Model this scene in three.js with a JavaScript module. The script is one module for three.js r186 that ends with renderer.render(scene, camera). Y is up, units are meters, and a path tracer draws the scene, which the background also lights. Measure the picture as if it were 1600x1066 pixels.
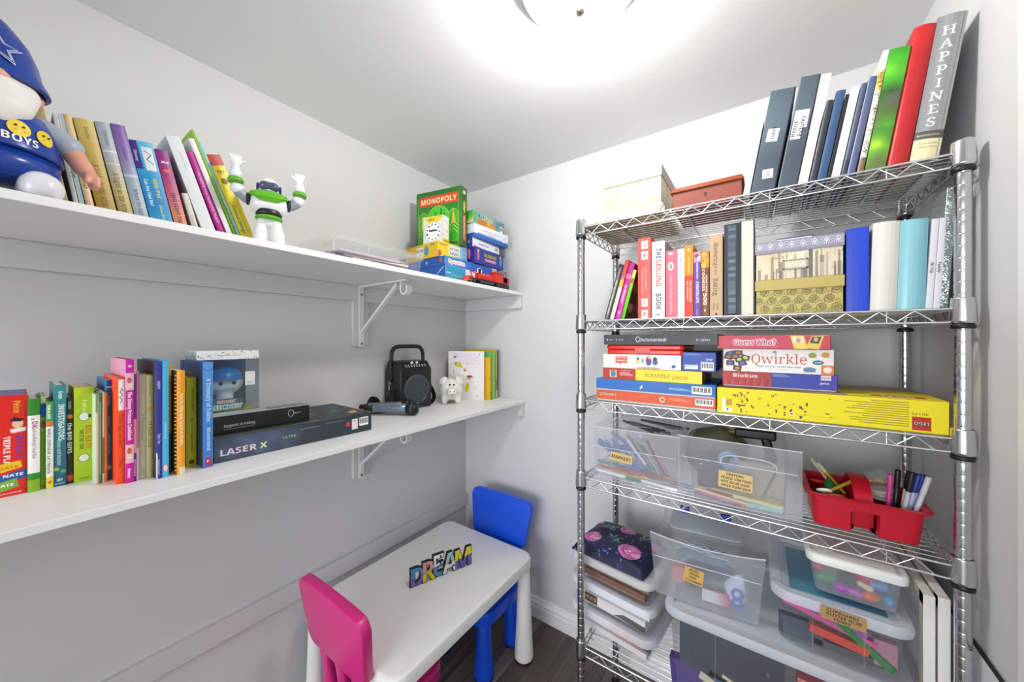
import * as THREE from 'three';
import { mergeGeometries, toCreasedNormals, mergeVertices } from 'three/addons/utils/BufferGeometryUtils.js';
import { RoundedBoxGeometry } from 'three/addons/geometries/RoundedBoxGeometry.js';
import { MarchingCubes } from 'three/addons/objects/MarchingCubes.js';
import { TextGeometry } from 'three/addons/geometries/TextGeometry.js';
import { FontLoader } from 'three/addons/loaders/FontLoader.js';
import { RectAreaLightUniformsLib } from 'three/addons/lights/RectAreaLightUniformsLib.js';
import { ImprovedNoise } from 'three/addons/math/ImprovedNoise.js';

// ------------------------------------------------------------------ camera, light, exposure
const scene = new THREE.Scene();
scene.background = new THREE.Color(0x000000);
const camera = new THREE.PerspectiveCamera(88.12, 1600 / 1066, 0.05, 30);   // eye height 1.49 m, level, looking into the far left corner
camera.position.set(1.4999, 1.4889, 1.6318);
camera.rotation.set(0, THREE.MathUtils.degToRad(35.123), 0);
camera.setViewOffset(1600, 1066, 0, 1.2, 1600, 1066);
const renderer = new THREE.WebGLRenderer({ antialias: true });
renderer.toneMapping = THREE.LinearToneMapping;
renderer.toneMappingExposure = 0.272;
renderer.shadowMap.enabled = true;

const LAMP = new THREE.Vector3(1.14, 2.4, 0.83);
const bulbLight = new THREE.PointLight(0xfffdf9, 7.4, 0, 2);      // inside the glass bowl of the ceiling lamp
bulbLight.position.set(LAMP.x, 2.335, LAMP.z);
bulbLight.castShadow = true; bulbLight.shadow.radius = 3.0; bulbLight.shadow.mapSize.set(2048, 2048);
scene.add(bulbLight);
RectAreaLightUniformsLib.init();
const WIN = { x: 1.0, y: 1.35, z: 5.36, w: 3.4, h: 1.7 };              // wide window added in the unseen room behind the camera, to give fill light
const addedWindowLight = new THREE.RectAreaLight(0xf6faff, 25, WIN.w, WIN.h);  // soft fill for the closet, from the added window
addedWindowLight.position.set(WIN.x, WIN.y, WIN.z - 0.03); addedWindowLight.lookAt(WIN.x, WIN.y, 0); scene.add(addedWindowLight);

// ------------------------------------------------------------------ helpers
const V3 = (x, y, z) => new THREE.Vector3(x, y, z);
let seed = 20240;
const rnd = () => { seed = (seed * 1664525 + 1013904223) % 4294967296; return seed / 4294967296; };
const rr = (a, b) => a + (b - a) * rnd();
const noise = new ImprovedNoise();
const used = new Map();
function numbered(n) {
  const k = used.get(n) || 0; used.set(n, k + 1);
  return k ? n + '_' + String(k).padStart(3, '0') : n;
}
function tag(o, label, category, group, kind) {
  o.userData.label = label; if (category) o.userData.category = category;
  if (group) o.userData.group = group; if (kind) o.userData.kind = kind;
  return o;
}
function thing(name, label, category, pos = [0, 0, 0], ry = 0, group) {
  const g = new THREE.Group(); g.name = numbered(name); g.position.set(...pos); g.rotation.y = ry;
  tag(g, label, category, group); scene.add(g); return g;
}
function mesh(name, geo, m, parent, label) {
  if (Array.isArray(geo)) geo = merge(geo);
  const o = new THREE.Mesh(geo, m); o.name = parent === scene ? numbered(name) : name;
  o.castShadow = o.receiveShadow = true; (parent || scene).add(o);
  if (label) o.userData.label = label;
  return o;
}
const struct = (name, geo, m, parent = scene) => { const o = mesh(name, geo, m, parent); if (parent === scene) o.userData.kind = 'structure'; return o; };
function merge(list) {
  const l = list.map((g) => {
    const q = g.index ? g.toNonIndexed() : g;
    for (const k of Object.keys(q.attributes)) if (!['position', 'normal', 'uv'].includes(k)) q.deleteAttribute(k);
    if (!q.attributes.uv) q.setAttribute('uv', new THREE.BufferAttribute(new Float32Array(q.attributes.position.count * 2), 2));
    return q;
  });
  return mergeGeometries(l);
}
const T = (g, x, y, z) => g.translate(x, y, z);
const std = (c, rough = 0.5, metal = 0, extra = {}) => new THREE.MeshStandardMaterial({ color: c, roughness: rough, metalness: metal, ...extra });
const phys = (c, o) => new THREE.MeshPhysicalMaterial({ color: c, ...o });
function rod(p, q, r, seg = 6, r2 = r) {
  const d = q.clone().sub(p), g = new THREE.CylinderGeometry(r2, r, d.length(), seg, 1);
  g.applyQuaternion(new THREE.Quaternion().setFromUnitVectors(V3(0, 1, 0), d.clone().normalize()));
  const m = p.clone().add(q).multiplyScalar(0.5); return g.translate(m.x, m.y, m.z);
}
const tube = (pts, r, seg = 24, rs = 8, closed = false) => new THREE.TubeGeometry(new THREE.CatmullRomCurve3(pts, closed, 'catmullrom', 0.5), seg, r, rs, closed);
const lathe = (pts, seg = 32) => new THREE.LatheGeometry(pts.map(([r, y]) => new THREE.Vector2(r, y)), seg);
const rbox = (w, h, d, r, seg = 3) => new RoundedBoxGeometry(w, h, d, seg, r);
function plainBox(x0, x1, y0, y1, z0, z1) { return new THREE.BoxGeometry(x1 - x0, y1 - y0, z1 - z0).translate((x0 + x1) / 2, (y0 + y1) / 2, (z0 + z1) / 2); }
function metreUV(g) {                                                       // uv in metres, by the dominant axis of the normal
  const p = g.attributes.position, n = g.attributes.normal, u = g.attributes.uv;
  for (let i = 0; i < p.count; i++) {
    const ax = Math.abs(n.getX(i)), ay = Math.abs(n.getY(i)), az = Math.abs(n.getZ(i));
    if (ax > ay && ax > az) u.setXY(i, p.getZ(i), p.getY(i)); else if (ay > az) u.setXY(i, p.getX(i), p.getZ(i)); else u.setXY(i, p.getX(i), p.getY(i));
  }
  return g;
}
// closed smooth skin over a skeleton of tapered capsules: [ax,ay,az, ra, bx,by,bz, rb]
function skin(bones, cell = 0.004, k = 0.01, trim) {
  const lo = V3(9, 9, 9), hi = V3(-9, -9, -9);
  for (const b of bones) for (const s of [0, 4]) { const r = b[s + 3] + 2.5 * cell + k * 0.3; lo.min(V3(b[s] - r, b[s + 1] - r, b[s + 2] - r)); hi.max(V3(b[s] + r, b[s + 1] + r, b[s + 2] + r)); }
  const size = hi.clone().sub(lo), n = Math.min(110, Math.ceil(Math.max(size.x, size.y, size.z) / cell) + 2);
  const mc = new MarchingCubes(n, new THREE.MeshBasicMaterial(), false, false, 300000); mc.isolation = 0;
  const half = n / 2, S = Math.max(size.x, size.y, size.z) * 1.06, c = lo.clone().add(hi).multiplyScalar(0.5);
  for (let z = 0; z < n; z++) for (let y = 0; y < n; y++) for (let x = 0; x < n; x++) {
    const px = c.x + ((x - half) / half) * S / 2, py = c.y + ((y - half) / half) * S / 2, pz = c.z + ((z - half) / half) * S / 2;
    let e = 0;
    for (const b of bones) {
      const dx = b[4] - b[0], dy = b[5] - b[1], dz = b[6] - b[2], L = dx * dx + dy * dy + dz * dz;
      let t = L > 1e-12 ? ((px - b[0]) * dx + (py - b[1]) * dy + (pz - b[2]) * dz) / L : 0; t = Math.max(0, Math.min(1, t));
      const d = Math.hypot(px - b[0] - dx * t, py - b[1] - dy * t, pz - b[2] - dz * t) - (b[3] + (b[7] - b[3]) * t);
      e += Math.exp(-d / k);
    }
    let d = -k * Math.log(Math.max(e, 1e-30));
    if (trim) d = Math.max(d, trim(px, py, pz));
    mc.field[x + y * n + z * n * n] = -d;
  }
  mc.update();
  const g = new THREE.BufferGeometry();
  g.setAttribute('position', new THREE.BufferAttribute(mc.positionArray.slice(0, mc.count * 3), 3));
  g.setAttribute('normal', new THREE.BufferAttribute(mc.normalArray.slice(0, mc.count * 3), 3));
  g.scale(S / 2, S / 2, S / 2); g.translate(c.x, c.y, c.z);
  return g;
}
// rings of points joined into a skin; caps on request
function loft(rings, capA = true, capB = true, crease = 0.6) {
  const pos = [], n = rings[0].length, tri = (a, b, c) => pos.push(a.x, a.y, a.z, b.x, b.y, b.z, c.x, c.y, c.z);
  for (let i = 0; i + 1 < rings.length; i++) for (let j = 0; j < n; j++) {
    const a = rings[i][j], b = rings[i][(j + 1) % n], c = rings[i + 1][(j + 1) % n], d = rings[i + 1][j];
    tri(a, b, c); tri(a, c, d);
  }
  const mid = (r) => r.reduce((s, p) => s.add(p), V3(0, 0, 0)).multiplyScalar(1 / n);
  if (capA) { const m = mid(rings[0]); for (let j = 0; j < n; j++) tri(m, rings[0][(j + 1) % n], rings[0][j]); }
  if (capB) { const r = rings[rings.length - 1], m = mid(r); for (let j = 0; j < n; j++) tri(m, r[j], r[(j + 1) % n]); }
  const g = new THREE.BufferGeometry(); g.setAttribute('position', new THREE.Float32BufferAttribute(pos, 3));
  return toCreasedNormals(mergeVertices(g, 1e-6), crease);
}
// rounded rectangle in the xz plane at height y, counter-clockwise seen from above
function rrect(w, d, r, y, cx = 0, cz = 0, per = 5) {
  const out = [];
  for (const [sx, sz, a0] of [[1, 1, 0], [1, -1, 1], [-1, -1, 2], [-1, 1, 3]])
    for (let i = 0; i <= per; i++) {
      const a = Math.PI / 2 * (a0 + i / per);
      out.push(V3(cx + sx * (w / 2 - r) + r * Math.cos(Math.PI / 2 - a), y, cz + sz * (d / 2 - r) + r * Math.sin(Math.PI / 2 - a)));
    }
  return out;
}
const slab = (w, d, y0, y1, r, c = 0.002, cx = 0, cz = 0) => loft([rrect(w - 2 * c, d - 2 * c, Math.max(r - c, 0.0005), y0, cx, cz), rrect(w, d, r, y0 + c, cx, cz), rrect(w, d, r, y1 - c, cx, cz), rrect(w - 2 * c, d - 2 * c, Math.max(r - c, 0.0005), y1, cx, cz)]);

// ------------------------------------------------------------------ print: spines, box sides and labels drawn in millimetres on shared sheets
const PPMM = 1.45;
class Sheet {
  constructor(size = 2048, rough = 0.42) {
    this.c = document.createElement('canvas'); this.c.width = this.c.height = size; this.size = size;
    this.g = this.c.getContext('2d'); this.x = 2; this.y = 2; this.row = 0; this.sw = new Map();
    this.tex = new THREE.CanvasTexture(this.c); this.tex.colorSpace = THREE.SRGBColorSpace; this.tex.flipY = true;
    this.mat = new THREE.MeshStandardMaterial({ map: this.tex, roughness: rough });
  }
  alloc(w, h) {
    if (this.x + w + 3 > this.size) { this.x = 2; this.y += this.row + 3; this.row = 0; }
    if (this.y + h + 3 > this.size) throw new Error('sheet full');
    const r = [this.x, this.y]; this.x += w + 3; this.row = Math.max(this.row, h); return r;
  }
  region(wm, hm, draw) {                                            // wm, hm in metres
    const w = Math.max(4, Math.round(wm * 1000 * PPMM)), h = Math.max(4, Math.round(hm * 1000 * PPMM)), [x, y] = this.alloc(w, h), g = this.g;
    g.save(); g.beginPath(); g.rect(x - 1, y - 1, w + 2, h + 2); g.clip(); g.translate(x, y); g.scale(w / (wm * 1000), h / (hm * 1000));
    draw(g, wm * 1000, hm * 1000); g.restore();
    const s = this.size; return { u0: (x + 0.5) / s, u1: (x + w - 0.5) / s, v0: 1 - (y + h - 0.5) / s, v1: 1 - (y + 0.5) / s };
  }
  swatch(col) {
    if (!this.sw.has(col)) { const [x, y] = this.alloc(8, 8); this.g.fillStyle = col; this.g.fillRect(x - 1, y - 1, 10, 10); const s = this.size; this.sw.set(col, { u0: (x + 3) / s, u1: (x + 5) / s, v0: 1 - (y + 5) / s, v1: 1 - (y + 3) / s }); }
    return this.sw.get(col);
  }
  face(f, wm, hm) { return typeof f === 'string' ? this.swatch(f) : this.region(wm, hm, f); }
}
const FONT = { s: 'sans-serif', b: 'sans-serif', r: 'serif', m: 'monospace' };
// a list of marks: ['bg',col] ['r',x,y,w,h,col] ['h',text,x,y,len,size,col,font] ['v',text,x,y,len,size,col,font] ['o',x,y,rx,ry,col] ['p',col,x,y,x,y,...] ['l',col,width,x,y,...]; x and y are shares of the face, sizes millimetres
function art(...marks) {
  return (g, w, h) => {
    for (const m of marks) {
      const [k, ...a] = m;
      if (k === 'bg') { g.fillStyle = a[0]; g.fillRect(-2, -2, w + 4, h + 4); }
      else if (k === 'gr') { const gr = g.createLinearGradient(0, 0, a[0] ? w : 0, a[0] ? 0 : h); a.slice(1).forEach((c, i, l) => gr.addColorStop(i / (l.length - 1), c)); g.fillStyle = gr; g.fillRect(-2, -2, w + 4, h + 4); }
      else if (k === 'r') { g.fillStyle = a[4]; g.fillRect(a[0] * w, a[1] * h, a[2] * w, a[3] * h); }
      else if (k === 'o') { g.fillStyle = a[4]; g.beginPath(); g.ellipse(a[0] * w, a[1] * h, a[2], a[3], a[5] || 0, 0, 7); g.fill(); }
      else if (k === 'oo') { g.strokeStyle = a[4]; g.lineWidth = a[5] || 1; g.beginPath(); g.ellipse(a[0] * w, a[1] * h, a[2], a[3], 0, 0, 7); g.stroke(); }
      else if (k === 'p') { g.fillStyle = a[0]; g.beginPath(); for (let i = 1; i < a.length; i += 2) g.lineTo(a[i] * w, a[i + 1] * h); g.fill(); }
      else if (k === 'l') { g.strokeStyle = a[0]; g.lineWidth = a[1]; g.beginPath(); for (let i = 2; i < a.length; i += 2) g.lineTo(a[i] * w, a[i + 1] * h); g.stroke(); }
      else if (k === 'h' || k === 'v' || k === 'hr') {
        const [text, x, y, len, size, col, font = 'b'] = a;
        g.save(); g.translate(x * w, y * h); if (k === 'v') g.rotate(Math.PI / 2); if (k === 'hr') g.rotate(Math.PI);
        g.font = (font === 'b' ? 'bold ' : '') + size + 'px ' + FONT[font[0]] ; g.textAlign = 'center'; g.textBaseline = 'middle'; g.fillStyle = col;
        const mw = g.measureText(text).width; if (len && mw) g.scale(len / mw, 1);
        if (font.length > 1) { g.strokeStyle = font.slice(1); g.lineWidth = size * 0.22; g.lineJoin = 'round'; g.strokeText(text, 0, 0); }
        g.fillText(text, 0, size * 0.04); g.restore();
      } else if (k === 'fine') { const [x, y, ww, hh, n, col] = a; g.fillStyle = col; for (let i = 0; i < n; i++) g.fillRect(x * w, y * h + (i / n) * hh * h, ww * w * (0.7 + 0.3 * Math.abs(Math.sin(i * 2.7))), hh * h / n * 0.45); }
      else if (k === 'bar') { const [x, y, ww, hh] = a; g.fillStyle = '#f6f6f2'; g.fillRect(x * w, y * h, ww * w, hh * h); g.fillStyle = '#222'; for (let i = 1; i < 15; i++) g.fillRect((x + ww * i / 16) * w, (y + hh * 0.12) * h, ww * w * (0.012 + 0.02 * ((i * 7) % 3)), hh * 0.62 * h); }
      else if (k === 'dots') { const [n, s0, s1, cols, sd] = a; let q = sd || 7; const f = () => { q = (q * 16807) % 2147483647; return q / 2147483647; }; for (let i = 0; i < n; i++) { g.fillStyle = cols[Math.floor(f() * cols.length)]; const s = s0 + (s1 - s0) * f(); g.beginPath(); g.ellipse(f() * w, f() * h, s, s * (0.4 + 0.6 * f()), f() * 3, 0, 7); g.fill(); } }
      else if (k === 'f') a[0](g, w, h);
    }
  };
}
// box with chamfered edges; base centre at the front bottom: x in [-w/2, w/2], y in [0, h], z in [-d, 0]; faces: {front, back, left, right, top, bottom}
function printBox(sheet, w, h, d, faces, ch = 0.0012) {
  const F = {}, dim = { front: [w, h], back: [w, h], left: [d, h], right: [d, h], top: [w, d], bottom: [w, d] };
  for (const k of Object.keys(dim)) F[k] = sheet.face(faces[k] || faces.all || '#cccccc', ...dim[k]);
  const X = w / 2, pos = [], uv = [], nor = [];
  const defs = {                                                    // corner (sx, sy, sz) -> (u, v) of the face
    front: [[0, 0, 1], (x, y, z) => [(x + X) / w, y / h]], back: [[0, 0, -1], (x, y, z) => [(X - x) / w, y / h]],
    right: [[1, 0, 0], (x, y, z) => [-z / d, y / h]], left: [[-1, 0, 0], (x, y, z) => [(z + d) / d, y / h]],
    top: [[0, 1, 0], (x, y, z) => [(x + X) / w, (z + d) / d * -1 + 1]], bottom: [[0, -1, 0], (x, y, z) => [(x + X) / w, (z + d) / d]],
  };
  defs.top[1] = (x, y, z) => [(x + X) / w, -z / d];
  const P = (sx, sy, sz, n) => [sx * (X - ch * (n[0] ? 0 : 1)), n[1] ? (sy > 0 ? h : 0) : (sy > 0 ? h - ch : ch), n[2] ? (sz > 0 ? 0 : -d) : (sz > 0 ? -ch : -d + ch)];
  const put = (k, c) => { const [n, m] = defs[k], p = P(...c, n), q = m(...p), f = F[k]; pos.push(...p); uv.push(f.u0 + (f.u1 - f.u0) * q[0], f.v0 + (f.v1 - f.v0) * q[1]); };
  const tri = (a, b, c, n) => {
    const s = pos.length; put(...a); put(...b); put(...c);
    const A = pos.slice(s, s + 3), B = pos.slice(s + 3, s + 6), C = pos.slice(s + 6, s + 9);
    const e = V3(B[0] - A[0], B[1] - A[1], B[2] - A[2]).cross(V3(C[0] - A[0], C[1] - A[1], C[2] - A[2]));
    if (e.dot(V3(...n)) < 0) { for (let i = 0; i < 3; i++) { [pos[s + 3 + i], pos[s + 6 + i]] = [pos[s + 6 + i], pos[s + 3 + i]]; } const t = uv.length - 6; for (let i = 0; i < 2; i++) [uv[t + 2 + i], uv[t + 4 + i]] = [uv[t + 4 + i], uv[t + 2 + i]]; }
    const nn = V3(...n).normalize(); for (let i = 0; i < 3; i++) nor.push(nn.x, nn.y, nn.z);
  };
  const quad = (a, b, c, e, n) => { tri(a, b, c, n); tri(a, c, e, n); };
  const ax = { front: [2, 1], back: [2, -1], right: [0, 1], left: [0, -1], top: [1, 1], bottom: [1, -1] }, names = Object.keys(ax);
  for (const k of names) {
    const [i, s] = ax[k], [j, l] = [0, 1, 2].filter((q) => q !== i), c = (a, b) => { const r = [0, 0, 0]; r[i] = s; r[j] = a; r[l] = b; return [k, r]; };
    quad(c(-1, -1), c(1, -1), c(1, 1), c(-1, 1), defs[k][0]);
  }
  for (let a = 0; a < 6; a++) for (let b = a + 1; b < 6; b++) {
    const [i, s] = ax[names[a]], [j, t] = ax[names[b]]; if (i === j) continue;
    const l = 3 - i - j, c = (q) => { const r = [0, 0, 0]; r[i] = s; r[j] = t; r[l] = q; return r; }, n = [0, 0, 0]; n[i] = s; n[j] = t;
    quad([names[a], c(-1)], [names[a], c(1)], [names[b], c(1)], [names[b], c(-1)], n);
  }
  for (const sx of [-1, 1]) for (const sy of [-1, 1]) for (const sz of [-1, 1]) { const c = [sx, sy, sz]; tri([sx > 0 ? 'right' : 'left', c], [sy > 0 ? 'top' : 'bottom', c], [sz > 0 ? 'front' : 'back', c], c); }
  const g = new THREE.BufferGeometry();
  g.setAttribute('position', new THREE.Float32BufferAttribute(pos, 3)); g.setAttribute('normal', new THREE.Float32BufferAttribute(nor, 3)); g.setAttribute('uv', new THREE.Float32BufferAttribute(uv, 2));
  return g;
}
// upright prism over a plan outline [[x, z, faceKey], ...] (counter-clockwise seen from above when z points at the viewer's feet); faceKey names the region of the edge that starts there
function planPrism(sheet, outline, h, regions, capRegion) {
  const pos = [], uv = [], nor = []; let area = 0; const n = outline.length;
  for (let i = 0; i < n; i++) { const [x, z] = outline[i], [x2, z2] = outline[(i + 1) % n]; area += x * z2 - x2 * z; }
  const sgn = area > 0 ? 1 : -1;
  const lens = {}; for (let i = 0; i < n; i++) { const [x, z, k] = outline[i], [x2, z2] = outline[(i + 1) % n]; lens[k] = (lens[k] || 0) + Math.hypot(x2 - x, z2 - z); }
  const run = {};
  for (let i = 0; i < n; i++) {
    const [x, z, k] = outline[i], [x2, z2] = outline[(i + 1) % n], L = Math.hypot(x2 - x, z2 - z), R = regions[k];
    const s0 = (run[k] || 0) / lens[k], s1 = ((run[k] || 0) + L) / lens[k]; run[k] = (run[k] || 0) + L;
    const nn = [sgn * (z2 - z) / L, 0, -sgn * (x2 - x) / L], U = (s) => R.u0 + (R.u1 - R.u0) * s;
    const a = [x, 0, z], b = [x2, 0, z2], c = [x2, h, z2], d = [x, h, z];
    const add = (...l) => { for (const [p, u, v] of l) { pos.push(...p); uv.push(u, v); nor.push(...nn); } };
    const A = [a, U(s0), R.v0], B = [b, U(s1), R.v0], C = [c, U(s1), R.v1], D = [d, U(s0), R.v1];
    if (sgn > 0) add(A, C, B, A, D, C); else add(A, B, C, A, C, D);
  }
  const pts = outline.map(([x, z]) => new THREE.Vector2(x, z)), tris = THREE.ShapeUtils.triangulateShape(pts, []);
  for (const [y, s] of [[0, -1], [h, 1]]) for (const t of tris) {
    const p = t.map((i) => outline[i]), cr = (p[1][0] - p[0][0]) * (p[2][1] - p[0][1]) - (p[2][0] - p[0][0]) * (p[1][1] - p[0][1]);
    const o = (cr > 0) === (s < 0) ? p : [p[0], p[2], p[1]];
    for (const q of o) { pos.push(q[0], y, q[1]); uv.push((capRegion.u0 + capRegion.u1) / 2, (capRegion.v0 + capRegion.v1) / 2); nor.push(0, s, 0); }
  }
  const g = new THREE.BufferGeometry();
  g.setAttribute('position', new THREE.Float32BufferAttribute(pos, 3)); g.setAttribute('normal', new THREE.Float32BufferAttribute(nor, 3)); g.setAttribute('uv', new THREE.Float32BufferAttribute(uv, 2));
  return g;
}
const SHEETS = { left: new Sheet(), rack: new Sheet(), game: new Sheet(), misc: new Sheet(2048, 0.55) };
// a closed volume standing on its tail: cover (boards and spine) and page block. Local: spine at +z, thickness along x, origin at the spine's bottom centre.
// o: {sheet, name, label, group, t, h, d, at: [x, y, z], turn, lean (radians, + tips the top to local -x), spine: art, left, right, cap, bulge, board, square, pages, flip}
function book(o) {
  const sh = SHEETS[o.sheet || 'left'], t = o.t, b = o.board ?? Math.min(0.0022, t * 0.16), sq = o.square ?? (b > 0.0015 ? 0.003 : 0.0006), bul = o.bulge ?? (b > 0.0015 ? 0.002 : 0.0006), d = o.d, h = o.h;
  const gp = thing(o.name || 'book', o.label, o.cat || 'book', [0, 0, 0], 0, o.group);
  const X = t / 2, N = 6, out = [];
  out.push([-X, -d, 'left']);
  for (let i = 0; i < N; i++) { const s = -1 + 2 * i / N; out.push([X * s, bul * (1 - s * s) - bul, 'spine']); }
  out.push([X, -bul, 'right'], [X, -d, 'edge'], [X - b, -d, 'edge'], [X - b, -b - bul * 1.1, 'edge'], [-X + b, -b - bul * 1.1, 'edge'], [-X + b, -d, 'edge']);
  const base = o.color || '#888888';
  const reg = { spine: sh.face(o.spine || base, t, h), left: sh.face(o.left || base, d, h), right: sh.face(o.right || base, d, h), edge: sh.swatch(o.inside || base) };
  mesh('cover', planPrism(sh, out, h, reg, sh.swatch(o.cap || base)), o.mat || sh.mat, gp);
  const pd = d - b - bul - sq - 0.0005, pw = t - 2 * b - 0.0002, pc = o.pages || '#efe8d8';
  if (pw > 0.0008) {
    const lines = art(['bg', pc], ['f', (g, w, hh) => { g.fillStyle = 'rgba(90,80,60,.22)'; for (let i = 0; i < w; i += 1.1) g.fillRect(i, 0, 0.35, hh); }]);
    const pg = mesh('pages', printBox(sh, pw, h - 2 * sq, pd, { all: pc, front: pc, back: lines, top: pc }, 0.0003), sh.mat, gp);
    pg.position.set(0, sq, -b - bul - 0.0004);
  }
  const lean = o.lean || 0, pivot = lean > 0 ? -X : lean < 0 ? X : 0, py = 0;
  gp.rotation.set(0, o.turn || 0, lean, 'YXZ'); gp.updateMatrix();
  const off = V3(pivot, py, 0).applyEuler(gp.rotation);
  gp.position.set(o.at[0] - off.x, o.at[1] - off.y, o.at[2] - off.z);
  return gp;
}
// a printed carton: lid and tray, or one sleeve. at: front bottom centre
function carton(o) {
  const sh = SHEETS[o.sheet || 'game'], gp = thing(o.name || 'game_box', o.label, o.cat || 'game box', o.at, o.turn || 0, o.group);
  if (o.tray) {
    const [w, h, d] = o.size, e = 0.0016;
    const tr = mesh('tray', printBox(sh, w - 2 * e, o.tray + 0.004, d - 2 * e, { all: o.trayColor || '#d8d4cc' }), sh.mat, gp); tr.position.z = -e;
    const l = mesh('lid', printBox(sh, w, h - o.tray, d, o.faces), sh.mat, gp); l.position.y = o.tray;
  } else { const l = mesh(o.part || 'carton', printBox(sh, ...o.size, o.faces, o.ch), sh.mat, gp); }
  return gp;
}

// ------------------------------------------------------------------ room shell
const grainTex = (() => {                                            // fine roller texture of the paint, used as relief only
  const n = 256, a = new Uint8Array(n * n * 4);
  for (let y = 0; y < n; y++) for (let x = 0; x < n; x++) {
    let v = 0; for (const [f, k] of [[8, 0.5], [24, 0.35], [64, 0.3]]) v += k * noise.noise(x / n * f, y / n * f, f);
    const q = Math.max(0, Math.min(255, 128 + 100 * v)); a.set([q, q, q, 255], (y * n + x) * 4);
  }
  const t = new THREE.DataTexture(a, n, n); t.wrapS = t.wrapT = THREE.RepeatWrapping; t.magFilter = THREE.LinearFilter; t.repeat.set(4, 4); t.needsUpdate = true; return t;
})();
const paint = new THREE.MeshStandardMaterial({ color: new THREE.Color().setRGB(0.68, 0.68, 0.68), roughness: 0.82, bumpMap: grainTex, bumpScale: 0.0004 });
const ceilingPaint = new THREE.MeshStandardMaterial({ color: new THREE.Color().setRGB(0.84, 0.85, 0.86), roughness: 0.9, bumpMap: grainTex, bumpScale: 0.0005 });
const trimPaint = std(new THREE.Color().setRGB(0.84, 0.84, 0.83), 0.35);
const shelfPaint = std(new THREE.Color().setRGB(0.90, 0.90, 0.895), 0.4);
const XR = 1.8838, H = 2.4, ZF = 2.12, D0 = 0.68, D1 = 1.46, DH = 2.12, TH = 0.11, RX = [-1.6, 3.6], RZ = 5.4, OX = [0.1, 1.8];
const wall = (n, ...b) => struct(n, metreUV(plainBox(...b)), paint);
const wallGroup = (n, list) => { const g = new THREE.Group(); g.name = n; g.userData.kind = 'structure'; scene.add(g); for (const b of list) struct('wall_panel', metreUV(plainBox(...b)), paint, g); return g; };
wall('wall_left', -TH, 0, 0, H, -TH, ZF);
wall('wall_back', 0, XR + TH, 0, H, -TH, 0);
wallGroup('wall_right', [[XR, XR + TH, 0, H, 0, D0], [XR, XR + TH, 0, H, D1, ZF], [XR, XR + TH, DH, H, D0, D1]]);
wallGroup('wall_front', [[RX[0], OX[0], 0, H, ZF, ZF + TH], [OX[1], RX[1], 0, H, ZF, ZF + TH], [OX[0], OX[1], 2.2, H, ZF, ZF + TH]]);   // the closet opens wide to the room behind the camera
wall('wall_room_left', RX[0] - TH, RX[0], 0, H, ZF, RZ + TH);
wall('wall_room_right', RX[1], RX[1] + TH, 0, H, ZF, RZ + TH);
{ const x0 = WIN.x - WIN.w / 2, x1 = WIN.x + WIN.w / 2, y0 = WIN.y - WIN.h / 2, y1 = WIN.y + WIN.h / 2;
  wallGroup('wall_room_added_window', [[RX[0], x0, 0, H, RZ, RZ + TH], [x1, RX[1], 0, H, RZ, RZ + TH], [x0, x1, 0, y0, RZ, RZ + TH], [x0, x1, y1, H, RZ, RZ + TH]]);
  const w = new THREE.Group(); w.name = 'added_window_1'; w.userData.kind = 'structure'; scene.add(w);  // unseen window, added for its fill light
  struct('added_window_frame', [plainBox(x0, x0 + 0.06, y0, y1, RZ + 0.005, RZ + 0.06), plainBox(x1 - 0.06, x1, y0, y1, RZ + 0.005, RZ + 0.06), plainBox(x0 + 0.06, x1 - 0.06, y0, y0 + 0.06, RZ + 0.005, RZ + 0.06), plainBox(x0 + 0.06, x1 - 0.06, y1 - 0.06, y1, RZ + 0.005, RZ + 0.06), plainBox(WIN.x - 0.03, WIN.x + 0.03, y0 + 0.06, y1 - 0.06, RZ + 0.005, RZ + 0.06)], trimPaint, w);
  struct('added_window_glow', plainBox(x0, x1, y0, y1, RZ + 0.062, RZ + 0.075), new THREE.MeshStandardMaterial({ color: 0xffffff, roughness: 0.6, emissive: 0xf6faff, emissiveIntensity: 4 }), w);  // glowing sheet behind the added window frame
}
struct('ceiling', metreUV(plainBox(RX[0] - TH, RX[1] + TH, H, H + 0.1, -TH, RZ + TH)), ceilingPaint);
{ const d = new THREE.Group(); d.name = 'door_1'; d.userData.kind = 'structure'; scene.add(d);                 // closed white door in the right wall, just out of view
  struct('door_leaf', plainBox(XR + 0.045, XR + 0.085, 0.006, DH - 0.02, D0 + 0.02, D1 - 0.02), trimPaint, d);
  struct('door_handle', [new THREE.CylinderGeometry(0.026, 0.026, 0.012, 20).rotateZ(Math.PI / 2).translate(XR + 0.039, 1.0, D1 - 0.09), new THREE.SphereGeometry(0.026, 20, 14).translate(XR + 0.005, 1.0, D1 - 0.09)], std(0xb8b4ac, 0.3, 0.9), d);
}

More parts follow.
